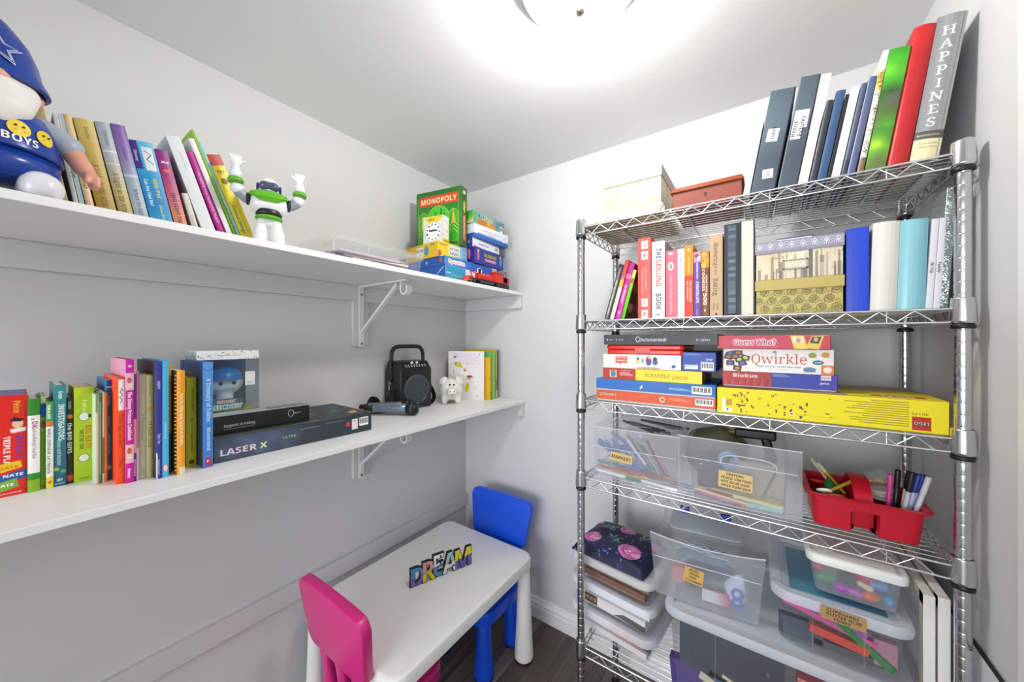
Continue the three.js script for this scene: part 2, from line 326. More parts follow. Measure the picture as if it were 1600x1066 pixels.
// floor: dark grey-brown laminate planks
const woodTex = (() => {
  const w = 512, h = 512, a = new Uint8Array(w * h * 4);
  for (let y = 0; y < h; y++) for (let x = 0; x < w; x++) {
    const wob = noise.noise(x / 90, y / 330, 3) * 2.2, v = 0.5 + 0.34 * noise.noise(x / 9 + wob * 2, y / 190, 1) + 0.24 * noise.noise(x / 2.6 + wob, y / 70, 5) + 0.2 * noise.noise(x / 40, y / 160, 8);
    const k = Math.max(0, Math.min(1, v)); a.set([72 + 74 * k, 66 + 67 * k, 61 + 62 * k, 255], (y * w + x) * 4);
  }
  const t = new THREE.DataTexture(a, w, h); t.wrapS = t.wrapT = THREE.RepeatWrapping; t.magFilter = THREE.LinearFilter; t.colorSpace = THREE.SRGBColorSpace; t.needsUpdate = true; return t;
})();
const floor = struct('floor', plainBox(RX[0] - TH, RX[1] + TH, -0.12, -0.009, -TH, RZ + TH), std(0x2a2724, 0.9));
const plankMats = [0xffffff, 0xd8d2cc, 0xc2bbb4].map((c, i) => { const t = woodTex.clone(); t.offset.set(i * 0.31, i * 0.17); return new THREE.MeshStandardMaterial({ map: t, color: c, roughness: 0.42 }); });
for (let r = -9; r < 20; r++) {
  const x0 = r * 0.186, far = x0 < -0.05 || x0 > 1.87, cut = [0.55, 1.5, 0.95, 1.95, 0.3][(r + 10) % 5] + (far ? ZF : 0), ends = far ? [ZF, cut, RZ] : [0, cut, RZ];
  for (let i = 0; i < 2; i++) {
    const L = ends[i + 1] - ends[i] - 0.0012, W = 0.186 - 0.0012;
    const g = slab(W, L, -0.009, 0, 0.0008, 0.0008), uv = new Float32Array(g.attributes.position.count * 2), p = g.attributes.position;
    for (let k = 0; k < p.count; k++) { uv[2 * k] = p.getX(k) * 2.4 + r * 0.37; uv[2 * k + 1] = p.getZ(k) * 0.8 + r * 0.21 + i * 0.5; }
    g.setAttribute('uv', new THREE.BufferAttribute(uv, 2));
    const m = mesh('plank', g, plankMats[(r * 2 + 20 + i * 5) % 3], floor); m.position.set(x0 + 0.093, 0, (ends[i] + ends[i + 1]) / 2);
  }
}
// baseboards: a moulded profile swept along each wall
function baseboard(name, x0, z0, x1, z1) {                           // runs from (x0, z0) to (x1, z1); the room lies to the right of the run
  const prof = [[0, 0], [0.013, 0], [0.013, 0.062], [0.0105, 0.066], [0.0105, 0.07], [0.0125, 0.074], [0.0115, 0.084], [0.007, 0.092], [0.006, 0.097], [0.0075, 0.1], [0.005, 0.108], [0, 0.108]];
  const s = new THREE.Shape(prof.map(([a, b]) => new THREE.Vector2(a, b))), L = Math.hypot(x1 - x0, z1 - z0);
  const g = new THREE.ExtrudeGeometry(s, { depth: L, bevelEnabled: false, steps: 1 });
  const o = struct(name, g, trimPaint); o.position.set(x0, 0, z0); o.rotation.y = Math.atan2(x1 - x0, z1 - z0);
  return o;
}
baseboard('baseboard_back', XR, 0, 0, 0).rotation.y = -Math.PI / 2;
baseboard('baseboard_left', 0, 0, 0, ZF);
{ const o = baseboard('baseboard_right', 0, 0, 0, D0 - 0.08); o.position.set(XR, 0, D0 - 0.08); o.rotation.y = Math.PI; }
// door casing round the opening in the right wall
const casing = new THREE.Group(); casing.name = 'trim_1'; casing.userData.kind = 'structure'; scene.add(casing);
const CW = 0.078;
struct('casing_board', slabBox(XR - 0.010, XR + TH + 0.016, 0, DH + CW, D0 - CW, D0 + 0.02), trimPaint, casing);
struct('casing_board', slabBox(XR - 0.016, XR + TH + 0.016, 0, DH + CW, D1 - 0.02, D1 + CW), trimPaint, casing);
struct('casing_board', slabBox(XR - 0.016, XR + TH + 0.016, DH - 0.02, DH + CW, D0, D1), trimPaint, casing);
function slabBox(x0, x1, y0, y1, z0, z1, r = 0.003) { return rbox(x1 - x0, y1 - y0, z1 - z0, r, 2).translate((x0 + x1) / 2, (y0 + y1) / 2, (z0 + z1) / 2); }
// painted wall cleats left from a third shelf, on the left wall
struct('trim_2', slabBox(0, 0.019, 0.471, 0.541, 0, ZF, 0.002), paint);

// ------------------------------------------------------------------ ceiling lamps
const glassGlow = new THREE.MeshStandardMaterial({ color: 0xfffdf8, roughness: 0.3, emissive: 0xfff8ee, emissiveIntensity: 6 });
const nickel = std(0xb9b4ab, 0.32, 0.9);
function ceilingLamp(label, x, z) {
  const t = thing('ceiling_lamp', label, 'ceiling lamp', [x, H, z]);
  mesh('base_ring', lathe([[0.0, 0], [0.152, 0], [0.156, -0.004], [0.156, -0.018], [0.15, -0.022], [0.0, -0.022]], 48), nickel, t);
  const pr = []; for (let i = 0; i <= 14; i++) { const a = i / 14 * Math.PI / 2; pr.push([0.148 * Math.cos(a) + 0.0001, -0.022 - 0.078 * Math.sin(a)]); }
  mesh('glass_bowl', lathe(pr, 48), glassGlow, t);
  mesh('finial', lathe([[0, -0.1], [0.011, -0.1], [0.012, -0.104], [0.010, -0.108], [0.0085, -0.112], [0.004, -0.115], [0, -0.1155]], 24), nickel, t);
  return t;
}
ceilingLamp('round white glass bowl lamp on the closet ceiling', LAMP.x, LAMP.z);

// ------------------------------------------------------------------ wall shelves
const bracketPaint = std(new THREE.Color().setRGB(0.80, 0.80, 0.785), 0.38), screwMetal = std(0x8d8d8a, 0.4, 0.8);
function wallShelf(label, yb, thick, depth, hookY) {
  const t = thing('wall_shelf', label, 'shelf', [0, yb, 0]);
  mesh('shelf_board', slabBox(0.001, depth, 0, thick, 0.001, ZF - 0.002, 0.0015), shelfPaint, t);
  mesh('cleat', slabBox(0.0005, 0.019, -0.07, -0.0005, 0.0195, ZF - 0.002, 0.0015), paint, t);
  mesh('cleat', slabBox(0.0005, depth - 0.004, -0.07, -0.0005, 0.0005, 0.019, 0.0015), paint, t);
  for (const z of [0.718, 1.9]) {
    mesh('batten', slabBox(0.0005, 0.019, -0.272, -0.0705, z - 0.035, z + 0.035, 0.0015), paint, t);
    const b = new THREE.Group(); b.name = 'bracket'; b.position.z = z; t.add(b);
    const w = 0.013, bar = (p, q, th, wd) => { const g = rbox(wd, p.distanceTo(q), th, 0.002, 2); const d = q.clone().sub(p).normalize(); const m = new THREE.Matrix4().makeBasis(V3(0, 0, 1), d, V3(0, 0, 1).cross(d)); g.applyMatrix4(m); const c = p.clone().add(q).multiplyScalar(0.5); return g.translate(c.x, c.y, c.z); };
    const wp = mesh('wall_plate', bar(V3(0.0225, -0.276, 0), V3(0.0225, -0.002, 0), 0.006, 0.026), bracketPaint, b);
    for (const y of [-0.262, -0.04]) { mesh('screw', new THREE.CylinderGeometry(0.0048, 0.0052, 0.003, 14).rotateZ(Math.PI / 2).translate(0.0268, y, 0), screwMetal, b); }
    mesh('shelf_arm', bar(V3(0.019, -0.0048, 0), V3(0.345, -0.0048, 0), 0.008, 0.024), bracketPaint, b);
    mesh('brace', [bar(V3(0.027, -0.212, 0), V3(0.285, -0.016, 0), 0.011, 0.019), bar(V3(0.0275, -0.25, 0), V3(0.0275, -0.205, 0), 0.005, 0.019)], bracketPaint, b);
    const hook = []; for (let i = 0; i <= 12; i++) { const a = Math.PI + i / 12 * Math.PI; hook.push(V3(0.336 + 0.0215 * Math.cos(a), -0.042 + 0.0215 * Math.sin(a), 0)); }
    hook.unshift(V3(0.3145, -0.012, 0)); hook.push(V3(0.3575, -0.030, 0));
    const sh = new THREE.Shape(); const inn = hook.map((p) => [p.x + (0.336 - p.x) * 0.22, p.y < -0.042 ? -0.042 + (p.y + 0.042) * 0.78 : p.y]);
    hook.forEach((p, i) => (i ? sh.lineTo(p.x, p.y) : sh.moveTo(p.x, p.y))); inn.reverse().forEach(([x, y]) => sh.lineTo(x, y));
    mesh('rod_hook', new THREE.ExtrudeGeometry(sh, { depth: 0.024, bevelEnabled: true, bevelSize: 0.0012, bevelThickness: 0.0012, bevelSegments: 2, curveSegments: 4 }).translate(0, 0, -0.012), bracketPaint, b);
  }
  return t;
}
const YU = 1.753, YL = 1.159;                                        // top faces of the upper and the lower shelf
wallShelf('upper white wall shelf along the left wall, under the leaning picture books', YU - 0.018, 0.018, 0.4289);
wallShelf('lower white wall shelf along the left wall, under the upright books', YL - 0.018, 0.018, 0.4403);

// ------------------------------------------------------------------ chrome wire rack
const chrome = new THREE.MeshStandardMaterial({ color: new THREE.Color().setRGB(0.62, 0.63, 0.64), roughness: 0.2, metalness: 1 });
const wireChrome = new THREE.MeshStandardMaterial({ color: new THREE.Color().setRGB(0.68, 0.69, 0.70), roughness: 0.24, metalness: 1 });
const blackPlastic = std(0x131315, 0.42);
const RX0 = 0.985, RX1 = 1.850, RZ0 = 0.114, RZ1 = 0.477, DECK = [1.888, 1.558, 1.281, 1.010, 0.416];
{
  const t = thing('wire_rack', 'tall chrome wire shelving rack with five shelves against the back wall', 'shelving rack', [RX0, 0, RZ0]);
  const W = RX1 - RX0, D = RZ1 - RZ0;
  const prof = [[0, 0.012]]; let y = 0.012; prof.push([0.0125, 0.012]);
  while (y < 1.89) { y += 0.0254; if (y > 1.9) break; prof.push([0.0127, y - 0.0016], [0.0117, y - 0.0007], [0.0117, y + 0.0007], [0.0127, y + 0.0016]); }
  prof.push([0.0127, 1.905], [0, 1.9051]);
  const postG = lathe(prof, 20), capG = lathe([[0, 1.9055], [0.0136, 1.9055], [0.0136, 1.909], [0.012, 1.912], [0, 1.913]], 20), footG = lathe([[0, 0.0005], [0.018, 0.0005], [0.018, 0.005], [0.010, 0.009], [0.010, 0.012], [0, 0.012]], 20);
  const corners = [[0, 0], [W, 0], [0, D], [W, D]];
  for (const [x, z] of corners) { const p = mesh('post', postG, chrome, t); p.position.set(x, 0, z); mesh('post_cap', capG, chrome, p); mesh('leveling_foot', footG, blackPlastic, p); }
  const sleeve = lathe([[0.0136, -0.024], [0.0185, -0.02], [0.0195, -0.016], [0.0172, 0.03], [0.0162, 0.033], [0.0136, 0.033]], 24);
  const clip = lathe([[0.0135, -0.033], [0.0172, -0.032], [0.0175, -0.024], [0.0135, -0.0235]], 24);
  const G = 0.016, H2 = 0.031;
  const side = (p, q, n) => {                                         // two rails with a zigzag between them
    const a = [], up = V3(0, -0.0022, 0), lo = V3(0, -H2, 0), L = p.distanceTo(q);
    a.push(rod(p.clone().add(up), q.clone().add(up), 0.0029, 8), rod(p.clone().add(lo), q.clone().add(lo), 0.0027, 8));
    let last = null; const step = 1 / (2 * n);
    for (let i = 0; i <= 2 * n; i++) { const c = p.clone().lerp(q, 0.03 + 0.94 * i * step).add(V3(0, i % 2 ? -0.0045 : -H2 + 0.0025, 0)); if (last) a.push(rod(last, c, 0.0017, 6)); last = c; }
    return a;
  };
  for (const dy of DECK) {
    const s = [];
    s.push(...side(V3(G, 0, D), V3(W - G, 0, D), 14), ...side(V3(G, 0, 0), V3(W - G, 0, 0), 14), ...side(V3(0, 0, G), V3(0, 0, D - G), 6), ...side(V3(W, 0, G), V3(W, 0, D - G), 6));
    const sf = mesh('shelf_frame', s, wireChrome, t); sf.position.y = dy; sf.userData.kind = 'stuff';
    const d = [], nw = 15;
    for (let i = 1; i < nw; i++) d.push(rod(V3(0.004, -0.0016, D * i / nw), V3(W - 0.004, -0.0016, D * i / nw), 0.0015, 6));
    for (const f of [0.13, 0.38, 0.62, 0.87]) d.push(rod(V3(W * f, -0.0052, 0.002), V3(W * f, -0.0052, D - 0.002), 0.0023, 6), rod(V3(W * f, -0.0052, D - 0.003), V3(W * f, -H2, D - 0.001), 0.0018, 6));
    const dk = mesh('wire_deck', d, wireChrome, sf); dk.userData.kind = 'stuff';
    for (const [x, z] of corners) { const c = mesh('collar', sleeve, chrome, t); c.position.set(x, dy - 0.012, z); mesh('clip_ring', clip, blackPlastic, c); }
  }
}

// ------------------------------------------------------------------ books standing on the lower wall shelf
const R90 = Math.PI / 2;
const LB = 'books on the lower wall shelf';
// [z of the left edge, z of the right edge, x of the spine, height, depth, label, colour, spine art, extras]
const cream = '#efe6cf';
const lowerBooks = [
  [1.656, 1.611, 0.202, 0.213, 0.15, 'thick red comic collection with yellow and blue lettering, nearest on the lower shelf', '#e3231c',
    art(['bg', '#e3231c'], ['v', 'Peirce', 0.7, 0.12, 26, 12, '#f5c324'], ['o', 0.72, 0.29, 7, 10, '#f3c9a8'], ['p', '#222', 0.5, 0.26, 0.62, 0.22, 0.9, 0.25, 0.8, 0.27], ['p', '#f2efe6', 0.5, 0.34, 0.95, 0.33, 0.95, 0.37, 0.55, 0.38], ['v', 'BIG NATE', 0.78, 0.52, 48, 13, '#5a43b6'], ['v', 'TRIPLE PLAY', 0.42, 0.56, 66, 11, '#fff'], ['p', '#f2c81e', 0.02, 0.68, 0.8, 0.66, 0.85, 0.73, 0.04, 0.77], ['h', 'NATE', 0.46, 0.715, 26, 9, '#d8761d'], ['p', '#2b57a8', 0.14, 0.79, 0.97, 0.75, 0.98, 0.84, 0.2, 0.87], ['h', 'NATE', 0.6, 0.80, 26, 8, '#fff'], ['p', '#7cb342', 0.02, 0.86, 0.7, 0.83, 0.75, 0.92, 0.02, 0.96], ['h', 'NATE', 0.36, 0.89, 24, 8, '#fff'], ['h', 'HARPER', 0.5, 0.97, 30, 4, '#fff', 's']), { bulge: 0.0006, board: 0.0022, pages: '#5563a8', square: 0.0005 }],
  [1.611, 1.595, 0.208, 0.202, 0.13, 'white spined story book with dark green top and lime foot', '#2f8f2c',
    art(['bg', '#f6f6f2'], ['r', 0, 0, 1, 0.18, '#2c8a2a'], ['r', 0, 0.8, 1, 0.07, '#2c8a2a'], ['r', 0, 0.87, 1, 0.13, '#86b81c'], ['h', 'M', 0.4, 0.215, 5, 5, '#666'], ['v', 'DK', 0.55, 0.28, 16, 10, '#a3384d'], ['v', 'and the Midnight Snow Bow', 0.55, 0.48, 66, 6, '#444', 's']), { bulge: 0.0016 }],
  [1.594, 1.587, 0.199, 0.204, 0.13, 'thin lime green reader with a blue oval on its spine top', '#8fc32c',
    art(['bg', '#7fb92a'], ['r', 0, 0, 1, 0.07, '#b5d98a'], ['o', 0.5, 0.15, 4, 16, '#1e56c4'], ['o', 0.5, 0.30, 3, 9, '#8a5a3a'], ['v', 'ADVENTURES IN THE SNOW', 0.5, 0.64, 104, 5, '#38803a', 's'], ['r', 0.3, 0.95, 0.5, 0.03, '#c0392b']), {}],
  [1.587, 1.577, 0.207, 0.193, 0.13, 'narrow white chapter book with green title block and yellow foot', '#3a8f49',
    art(['bg', '#f7f6f2'], ['r', 0, 0, 1, 0.23, '#3f9a52'], ['v', 'TOM & DOT', 0.5, 0.12, 32, 6, '#fff'], ['r', 0, 0.23, 1, 0.06, '#d9752e'], ['v', 'MAPLE LEMONADE: Let\'s Recycle', 0.5, 0.57, 100, 6.4, '#3d4a3a'], ['r', 0, 0.87, 1, 0.13, '#f2e02c'], ['o', 0.5, 0.93, 2.6, 4, '#d9822e']), { pages: '#6a6c70' }],
  [1.577, 1.559, 0.204, 0.228, 0.145, 'teal hardcover about alligator detectives with hand-lettered white title', '#2d7d86',
    art(['gr', 0, '#348f92', '#2d7d8a', '#2a5f84'], ['v', 'Green', 0.55, 0.1, 18, 8, '#e8f4ef'], ['v', 'INVESTIGATORS', 0.6, 0.37, 82, 11, '#f2f8f2'], ['v', 'Brave and Boulder', 0.5, 0.67, 58, 7, '#cfe8e4', 's'], ['o', 0.25, 0.83, 4, 4, '#a8c739'], ['o', 0.75, 0.86, 4, 4, '#58b37a'], ['h', ':01', 0.5, 0.94, 9, 8, '#fff'], ['h', 'MACMILLAN', 0.5, 0.975, 14, 2.5, '#fff', 's']), { bulge: 0.0012 }],
  [1.559, 1.548, 0.201, 0.197, 0.13, 'black paperback with white title and orange roundel', '#2a292b',
    art(['bg', '#2b2a2c'], ['v', 'BLABEY', 0.5, 0.09, 18, 5, '#ddd', 's'], ['o', 0.5, 0.22, 4.5, 5, '#e07a2c'], ['v', 'the BAD GUYS', 0.5, 0.47, 70, 8.5, '#f4f4f0'], ['r', 0.1, 0.9, 0.8, 0.07, '#d9482e'], ['r', 0, 0.72, 0.1, 0.2, '#e07a2c']), {}],
  [1.548, 1.518, 0.207, 0.219, 0.145, 'thick lime green comic collection with orange and brown lettering', '#b4cf1e',
    art(['bg', '#b6d11f'], ['v', 'Peirce', 0.52, 0.2, 30, 9, '#eef4c4', 's'], ['v', 'BIG NATE', 0.7, 0.53, 56, 12, '#d5641c'], ['v', 'TWICE THE \'TUDE', 0.36, 0.55, 46, 8, '#4e4420'], ['o', 0.5, 0.31, 8, 10, '#f4f2df'], ['oo', 0.5, 0.31, 8, 10, '#444', 0.8], ['r', 0.7, 0.29, 0.14, 0.035, '#2c2c4a'], ['o', 0.48, 0.75, 8, 9, '#f4f2df'], ['oo', 0.48, 0.75, 8, 9, '#444', 0.8], ['h', 'HARPER', 0.5, 0.965, 15, 3, '#4e4420']), { bulge: 0.0006, pages: '#d6c79a', square: 0.0005 }],
  [1.521, 1.5155, 0.256, 0.205, 0.2, 'thin pale green picture book, first of the thin ones beside the thick lime comic', '#cfe3c8', art(['bg', '#dbe8d2'], ['r', 0.2, 0, 0.5, 0.2, '#7fae86']), {}],
  [1.5153, 1.5105, 0.256, 0.208, 0.2, 'thin dark green paperback among the thin picture books', '#2f7a45', art(['bg', '#3b8c50'], ['r', 0.3, 0.1, 0.3, 0.8, '#9cc79f']), {}],
  [1.5102, 1.5065, 0.255, 0.209, 0.2, 'thin off-white picture book between green and orange ones', '#e9e2d6', art(['bg', '#efe9de'], ['r', 0.2, 0.5, 0.6, 0.4, '#a7654d']), {}],
  [1.5062, 1.502, 0.254, 0.207, 0.2, 'very thin orange striped paperback left of the blue book', '#e09a2e', art(['bg', '#e8a53a'], ['r', 0.5, 0, 0.4, 1, '#b87425']), {}],
  [1.5018, 1.4938, 0.239, 0.235, 0.17, 'mid blue reader with dark blue title band', '#2a6ea8',
    art(['bg', '#2f7fb8'], ['r', 0, 0, 1, 0.12, '#173f86'], ['h', 'READ', 0.5, 0.07, 8, 4, '#fff'], ['v', 'Aladdin', 0.5, 0.21, 24, 5, '#cfe6f2', 's'], ['v', 'and the genie', 0.5, 0.42, 26, 4, '#cfe6f2', 's'], ['v', 'MY FIRST READER', 0.5, 0.64, 46, 4, '#cfe6f2', 's'], ['o', 0.5, 0.88, 3, 6, '#cfe6f2']), { pages: '#c8cdd2' }],
  [1.4936, 1.4803, 0.301, 0.244, 0.19, 'bright red-orange picture book with white author patch', '#f04b14',
    art(['bg', '#f2501a'], ['r', 0.25, 0.02, 0.7, 0.29, '#f6f4ee'], ['f', (g, w, h) => { g.strokeStyle = '#333'; g.lineWidth = 1; g.beginPath(); for (let i = 0; i < 9; i++) g.lineTo(w * (0.55 + 0.18 * Math.sin(i * 2.2)), h * (0.1 + 0.018 * i)); g.stroke(); }], ['v', 'Green Eggs and Ham', 0.5, 0.5, 74, 6, '#7a2b12', 's'], ['v', 'Seuss', 0.55, 0.81, 16, 7, '#7a2b12']), { bulge: 0.0014 }],
  [1.480, 1.467, 0.308, 0.285, 0.215, 'tall magenta cookbook with pink figure panels on its spine', '#d81b95',
    art(['bg', '#d4149a'], ['r', 0, 0, 1, 0.11, '#c813a8'], ['o', 0.5, 0.055, 3.2, 3.2, '#f3b7dc'], ['r', 0, 0.11, 1, 0.14, '#efb9cf'], ['o', 0.45, 0.17, 3.5, 7, '#c9577a'], ['o', 0.6, 0.21, 3, 6, '#f6dfc8'], ['v', 'The Disney Princess Cookbook', 0.5, 0.46, 112, 9, '#fff'], ['r', 0, 0.69, 1, 0.15, '#efb9cf'], ['o', 0.45, 0.74, 3.5, 7, '#d4572e'], ['o', 0.6, 0.79, 3.4, 6, '#f6dfc8'], ['v', 'Disney', 0.5, 0.92, 22, 6, '#fff']), { left: art(['gr', 0, '#e3a0b8', '#c46a94']), board: 0.0022, bulge: 0.001 }],
  [1.467, 1.4625, 0.305, 0.264, 0.2, 'thin purple and orange paperback beside the magenta cookbook', '#7b3a86', art(['bg', '#5c3a76'], ['r', 0, 0, 1, 0.05, '#e7b48a'], ['r', 0, 0.45, 1, 0.3, '#d9b27e'], ['v', 'STORIES', 0.5, 0.88, 40, 3, '#fff', 's']), {}],
  [1.4622, 1.458, 0.305, 0.258, 0.2, 'thin rose pink paperback beside the cream spined pair', '#b05a96', art(['bg', '#b9689c'], ['r', 0, 0.7, 1, 0.3, '#d9a3bd']), {}],
  [1.457, 1.4455, 0.300, 0.248, 0.19, 'cream spined story book with faded brown title, left of two', '#d9d3ac',
    art(['bg', '#dcd7b0'], ['v', 'OLIVIA', 0.5, 0.12, 38, 5, '#b8a98a', 's'], ['v', 'A Choose Story', 0.55, 0.5, 62, 6, '#9a9070', 's'], ['o', 0.55, 0.92, 4, 5, '#b9c2a0']), { bulge: 0.0016 }],
  [1.4452, 1.434, 0.302, 0.246, 0.19, 'olive cream story book with dotted title, right of two', '#c9c089',
    art(['bg', '#cfc690'], ['v', 'Where', 0.5, 0.14, 34, 4, '#8a8150', 's'], ['o', 0.45, 0.33, 3.4, 5, '#d8a44a'], ['v', 'O Dear God', 0.55, 0.58, 62, 7, '#5c5634', 's']), { bulge: 0.0016 }],
  [1.4337, 1.4233, 0.330, 0.279, 0.22, 'large navy blue hardcover with small white title', '#3a3f8f',
    art(['bg', '#32389a'], ['v', 'Ladybird', 0.5, 0.2, 20, 6, '#dfe2f4', 's'], ['v', 'Tales Two', 0.5, 0.66, 24, 6, '#dfe2f4', 's'], ['v', 'Hardcover House', 0.5, 0.9, 36, 4, '#dfe2f4', 's'], ['p', '#e6dfc8', 0, 0.77, 0.28, 0.79, 0.28, 1, 0, 1]), { left: art(['bg', '#3b3d45'], ['gr', 0, '#454852', '#2e3038']), bulge: 0.001, board: 0.002 }],
  [1.423, 1.412, 0.331, 0.281, 0.22, 'large sky blue hardcover with dotted spine', '#4bb4d8',
    art(['bg', '#49b7dc'], ['dots', 26, 0.3, 0.7, ['#1f5f8a', '#e8f6fa']], ['v', 'treasury', 0.5, 0.6, 40, 4, '#cfeef6', 's'], ['oo', 0.5, 0.92, 4, 9, '#d64a4a', 0.8], ['o', 0.5, 0.92, 3.5, 8.4, '#f2d9d4']), { cap: '#5fb0cc', bulge: 0.001 }],
  [1.4115, 1.4025, 0.303, 0.272, 0.2, 'yellow topped blue picture book set back behind the sky blue one', '#2b57a0',
    art(['bg', '#2f5cab'], ['r', 0, 0, 1, 0.63, '#cfae2c'], ['v', 'animal tales', 0.55, 0.22, 44, 4, '#6a5a20', 's'], ['oo', 0.5, 0.93, 2.6, 5, '#111', 0.8]), {}],
  [1.3745, 1.3705, 0.270, 0.226, 0.19, 'very thin olive green paperback left of the lime storybook', '#9fae2a', '#a8b52e', {}],
  [1.370, 1.350, 0.284, 0.231, 0.19, 'lime green hardcover with small dark stencilled title', '#b3c723',
    art(['bg', '#bccd25'], ['v', 'THE TOY OF ABOUT', 0.62, 0.25, 60, 5, '#5a4a20'], ['o', 0.55, 0.47, 2, 4, '#58a03a'], ['v', 'A NATURE STORY', 0.55, 0.58, 40, 3, '#6a7a20', 's'], ['v', 'SUPLEMENT', 0.55, 0.74, 46, 5, '#5a4a20'], ['r', 0.25, 0.93, 0.5, 0.04, '#7a2c1c']), { cap: '#c9d648', bulge: 0.0012 }],
  [1.348, 1.3275, 0.331, 0.273, 0.21, 'large blue illustrated treasury with white lettered spine', '#2e62b4',
    art(['gr', 0, '#5a9adf', '#4288d8', '#3f7fd0'], ['l', '#24508f', 1.2, 0, 0.06, 0.5, 0.085, 1, 0.06], ['v', 'A Treasury of Fables', 0.55, 0.36, 112, 11, '#f6f8fb', 'r'], ['v', 'Illustrated', 0.55, 0.73, 60, 9, '#f6f8fb', 'r'], ['l', '#24508f', 1, 0, 0.855, 0.5, 0.87, 1, 0.855], ['r', 0.25, 0.905, 0.55, 0.075, '#c22a33'], ['h', 'F', 0.5, 0.94, 6, 8, '#fff']), { left: art(['bg', '#265aa8'], ['o', 0.45, 0.16, 12, 15, '#c98a2e'], ['p', '#b0412e', 0.38, 0.15, 0.52, 0.1, 0.6, 0.24], ['o', 0.9, 0.9, 16, 18, '#5a463a']), bulge: 0.0015, board: 0.0026 }],
];
for (const [z0, z1, x, h, d, label, color, spine, ex] of lowerBooks)
  book({ sheet: 'left', t: z0 - z1, h, d, at: [x, YL + 0.0003, (z0 + z1) / 2], turn: R90, label, color, spine, group: LB, ...ex });

// spiral bound book: wire loops down its spine
{
  const t = 0.0145, h = 0.255, w = 0.19, g = book({ sheet: 'left', t, h, d: w, at: [0.337, YL + 0.0003, 1.3905], turn: R90, label: 'orange spiral-bound activity book with wire loops down the spine', color: '#f0a01e', group: LB, name: 'spiral_book',
    spine: art(['bg', '#f4a321'], ['v', 'Touch, Play and Learn at Home', 0.62, 0.47, 128, 7, '#fbe9c4'], ['r', 0.3, 0.93, 0.7, 0.07, '#f3dfc0']), left: art(['bg', '#e8901a'], ['r', 0.72, 0, 0.28, 1, '#d98a2a']), bulge: 0.0035, board: 0.0012 });
  for (let i = 0; i < 26; i++) { const m = mesh('wire_loop', loopGeo(), std(0xf2c98a, 0.35), g); m.position.set(-t / 2 - 0.0005, 0.012 + i * (h - 0.024) / 25, -0.004); }
  function loopGeo() { return loopGeo.g || (loopGeo.g = new THREE.TorusGeometry(0.0042, 0.0008, 5, 12).rotateX(Math.PI / 2)); }
}

// books at the far end of the lower shelf, spines to the room, turned a little
const FB = 'thin picture books standing by the corner';
for (const [x0, x1, zf, t, h, turn, label, color, spine, left] of [
  [0.048, 0.262, 0.155, 0.006, 0.268, 0.33, 'white activity book with small yellow doodles, front of the corner books', '#f4f2ee', '#f8f4e6',
    art(['bg', '#f4f1ef'], ['f', (g, w, h) => { g.fillStyle = '#efe4ee'; g.fillRect(w * 0.1, h * 0.03, w * 0.8, h * 0.25); }], ['p', '#e8d322', 0.17, 0.3, 0.33, 0.2, 0.42, 0.36], ['p', '#4a3a20', 0.17, 0.3, 0.2, 0.24, 0.27, 0.22], ['o', 0.47, 0.39, 9, 9, '#cf8f68'], ['o', 0.6, 0.55, 9, 10, '#d9965e'], ['p', '#6b3f22', 0.5, 0.545, 0.56, 0.5, 0.66, 0.5, 0.71, 0.545, 0.62, 0.53], ['o', 0.53, 0.75, 12, 26, '#e8d322', 0.2], ['l', '#c79a6a', 1.6, 0.62, 0.64, 0.76, 0.62], ['l', '#555', 0.8, 0.15, 0.14, 0.2, 0.04, 0.25, 0.12, 0.28, 0.1], ['o', 0.19, 0.12, 6, 6, '#4d5566'], ['o', 0.15, 0.41, 4, 4, '#b83fa0'], ['o', 0.54, 0.25, 3, 3, '#6b5bb0'], ['o', 0.88, 0.06, 3, 3, '#a04a6a'], ['o', 0.82, 0.92, 3, 4, '#8a6a9a'], ['fine', 0.5, 0.17, 0.3, 0.0, 2, '#999'], ['h', 'wake up and go', 0.78, 0.33, 30, 4, '#777', 's'], ['h', 'play outside', 0.76, 0.72, 26, 4, '#999', 's'], ['h', 'all day long', 0.76, 0.76, 26, 4, '#999', 's'])],
  [0.075, 0.285, 0.116, 0.013, 0.236, 0.1, 'short orange picture book behind the white one in the corner', '#f3b012', art(['bg', '#f4b40f'], ['o', 0.4, 0.5, 3, 9, '#8a5a1a'], ['oo', 0.5, 0.86, 4, 10, '#6a3f10', 1.5]), '#f5b81a'],
  [0.075, 0.287, 0.090, 0.024, 0.262, 0.04, 'green picture book with pale stripe in the corner row', '#4bb85c', art(['gr', 1, '#43b056', '#5fc074', '#a9dca4', '#d8e86a']), '#5cc06a'],
  [0.05, 0.280, 0.052, 0.012, 0.277, 0.02, 'mustard yellow picture book second from the back wall', '#d9bf2e', art(['bg', '#d2bc35'], ['v', 'wild', 0.5, 0.35, 60, 5, '#e9dc8a', 's'], ['r', 0.2, 0.62, 0.5, 0.23, '#7d7428']), '#d8b82a'],
  [0.06, 0.272, 0.030, 0.016, 0.272, 0.0, 'deep blue picture book against the back wall in the corner', '#1c5f8a', art(['gr', 0, '#1b6488', '#0f4a78', '#1a5f94'], ['dots', 14, 0.5, 1.4, ['#dff0f8', '#8ac0da']], ['r', 0.1, 0.84, 0.35, 0.14, '#e8eef0']), '#1c5f8a'],
]) {
  const d = x1 - x0, c = Math.cos(turn), s = Math.sin(turn);
  book({ sheet: 'left', t, h, d, at: [x1, YL + 0.0003, zf - d * s * 0.25], turn: R90 + turn, label, color, spine, left, group: FB, board: 0.0009, bulge: 0.0006 });
}

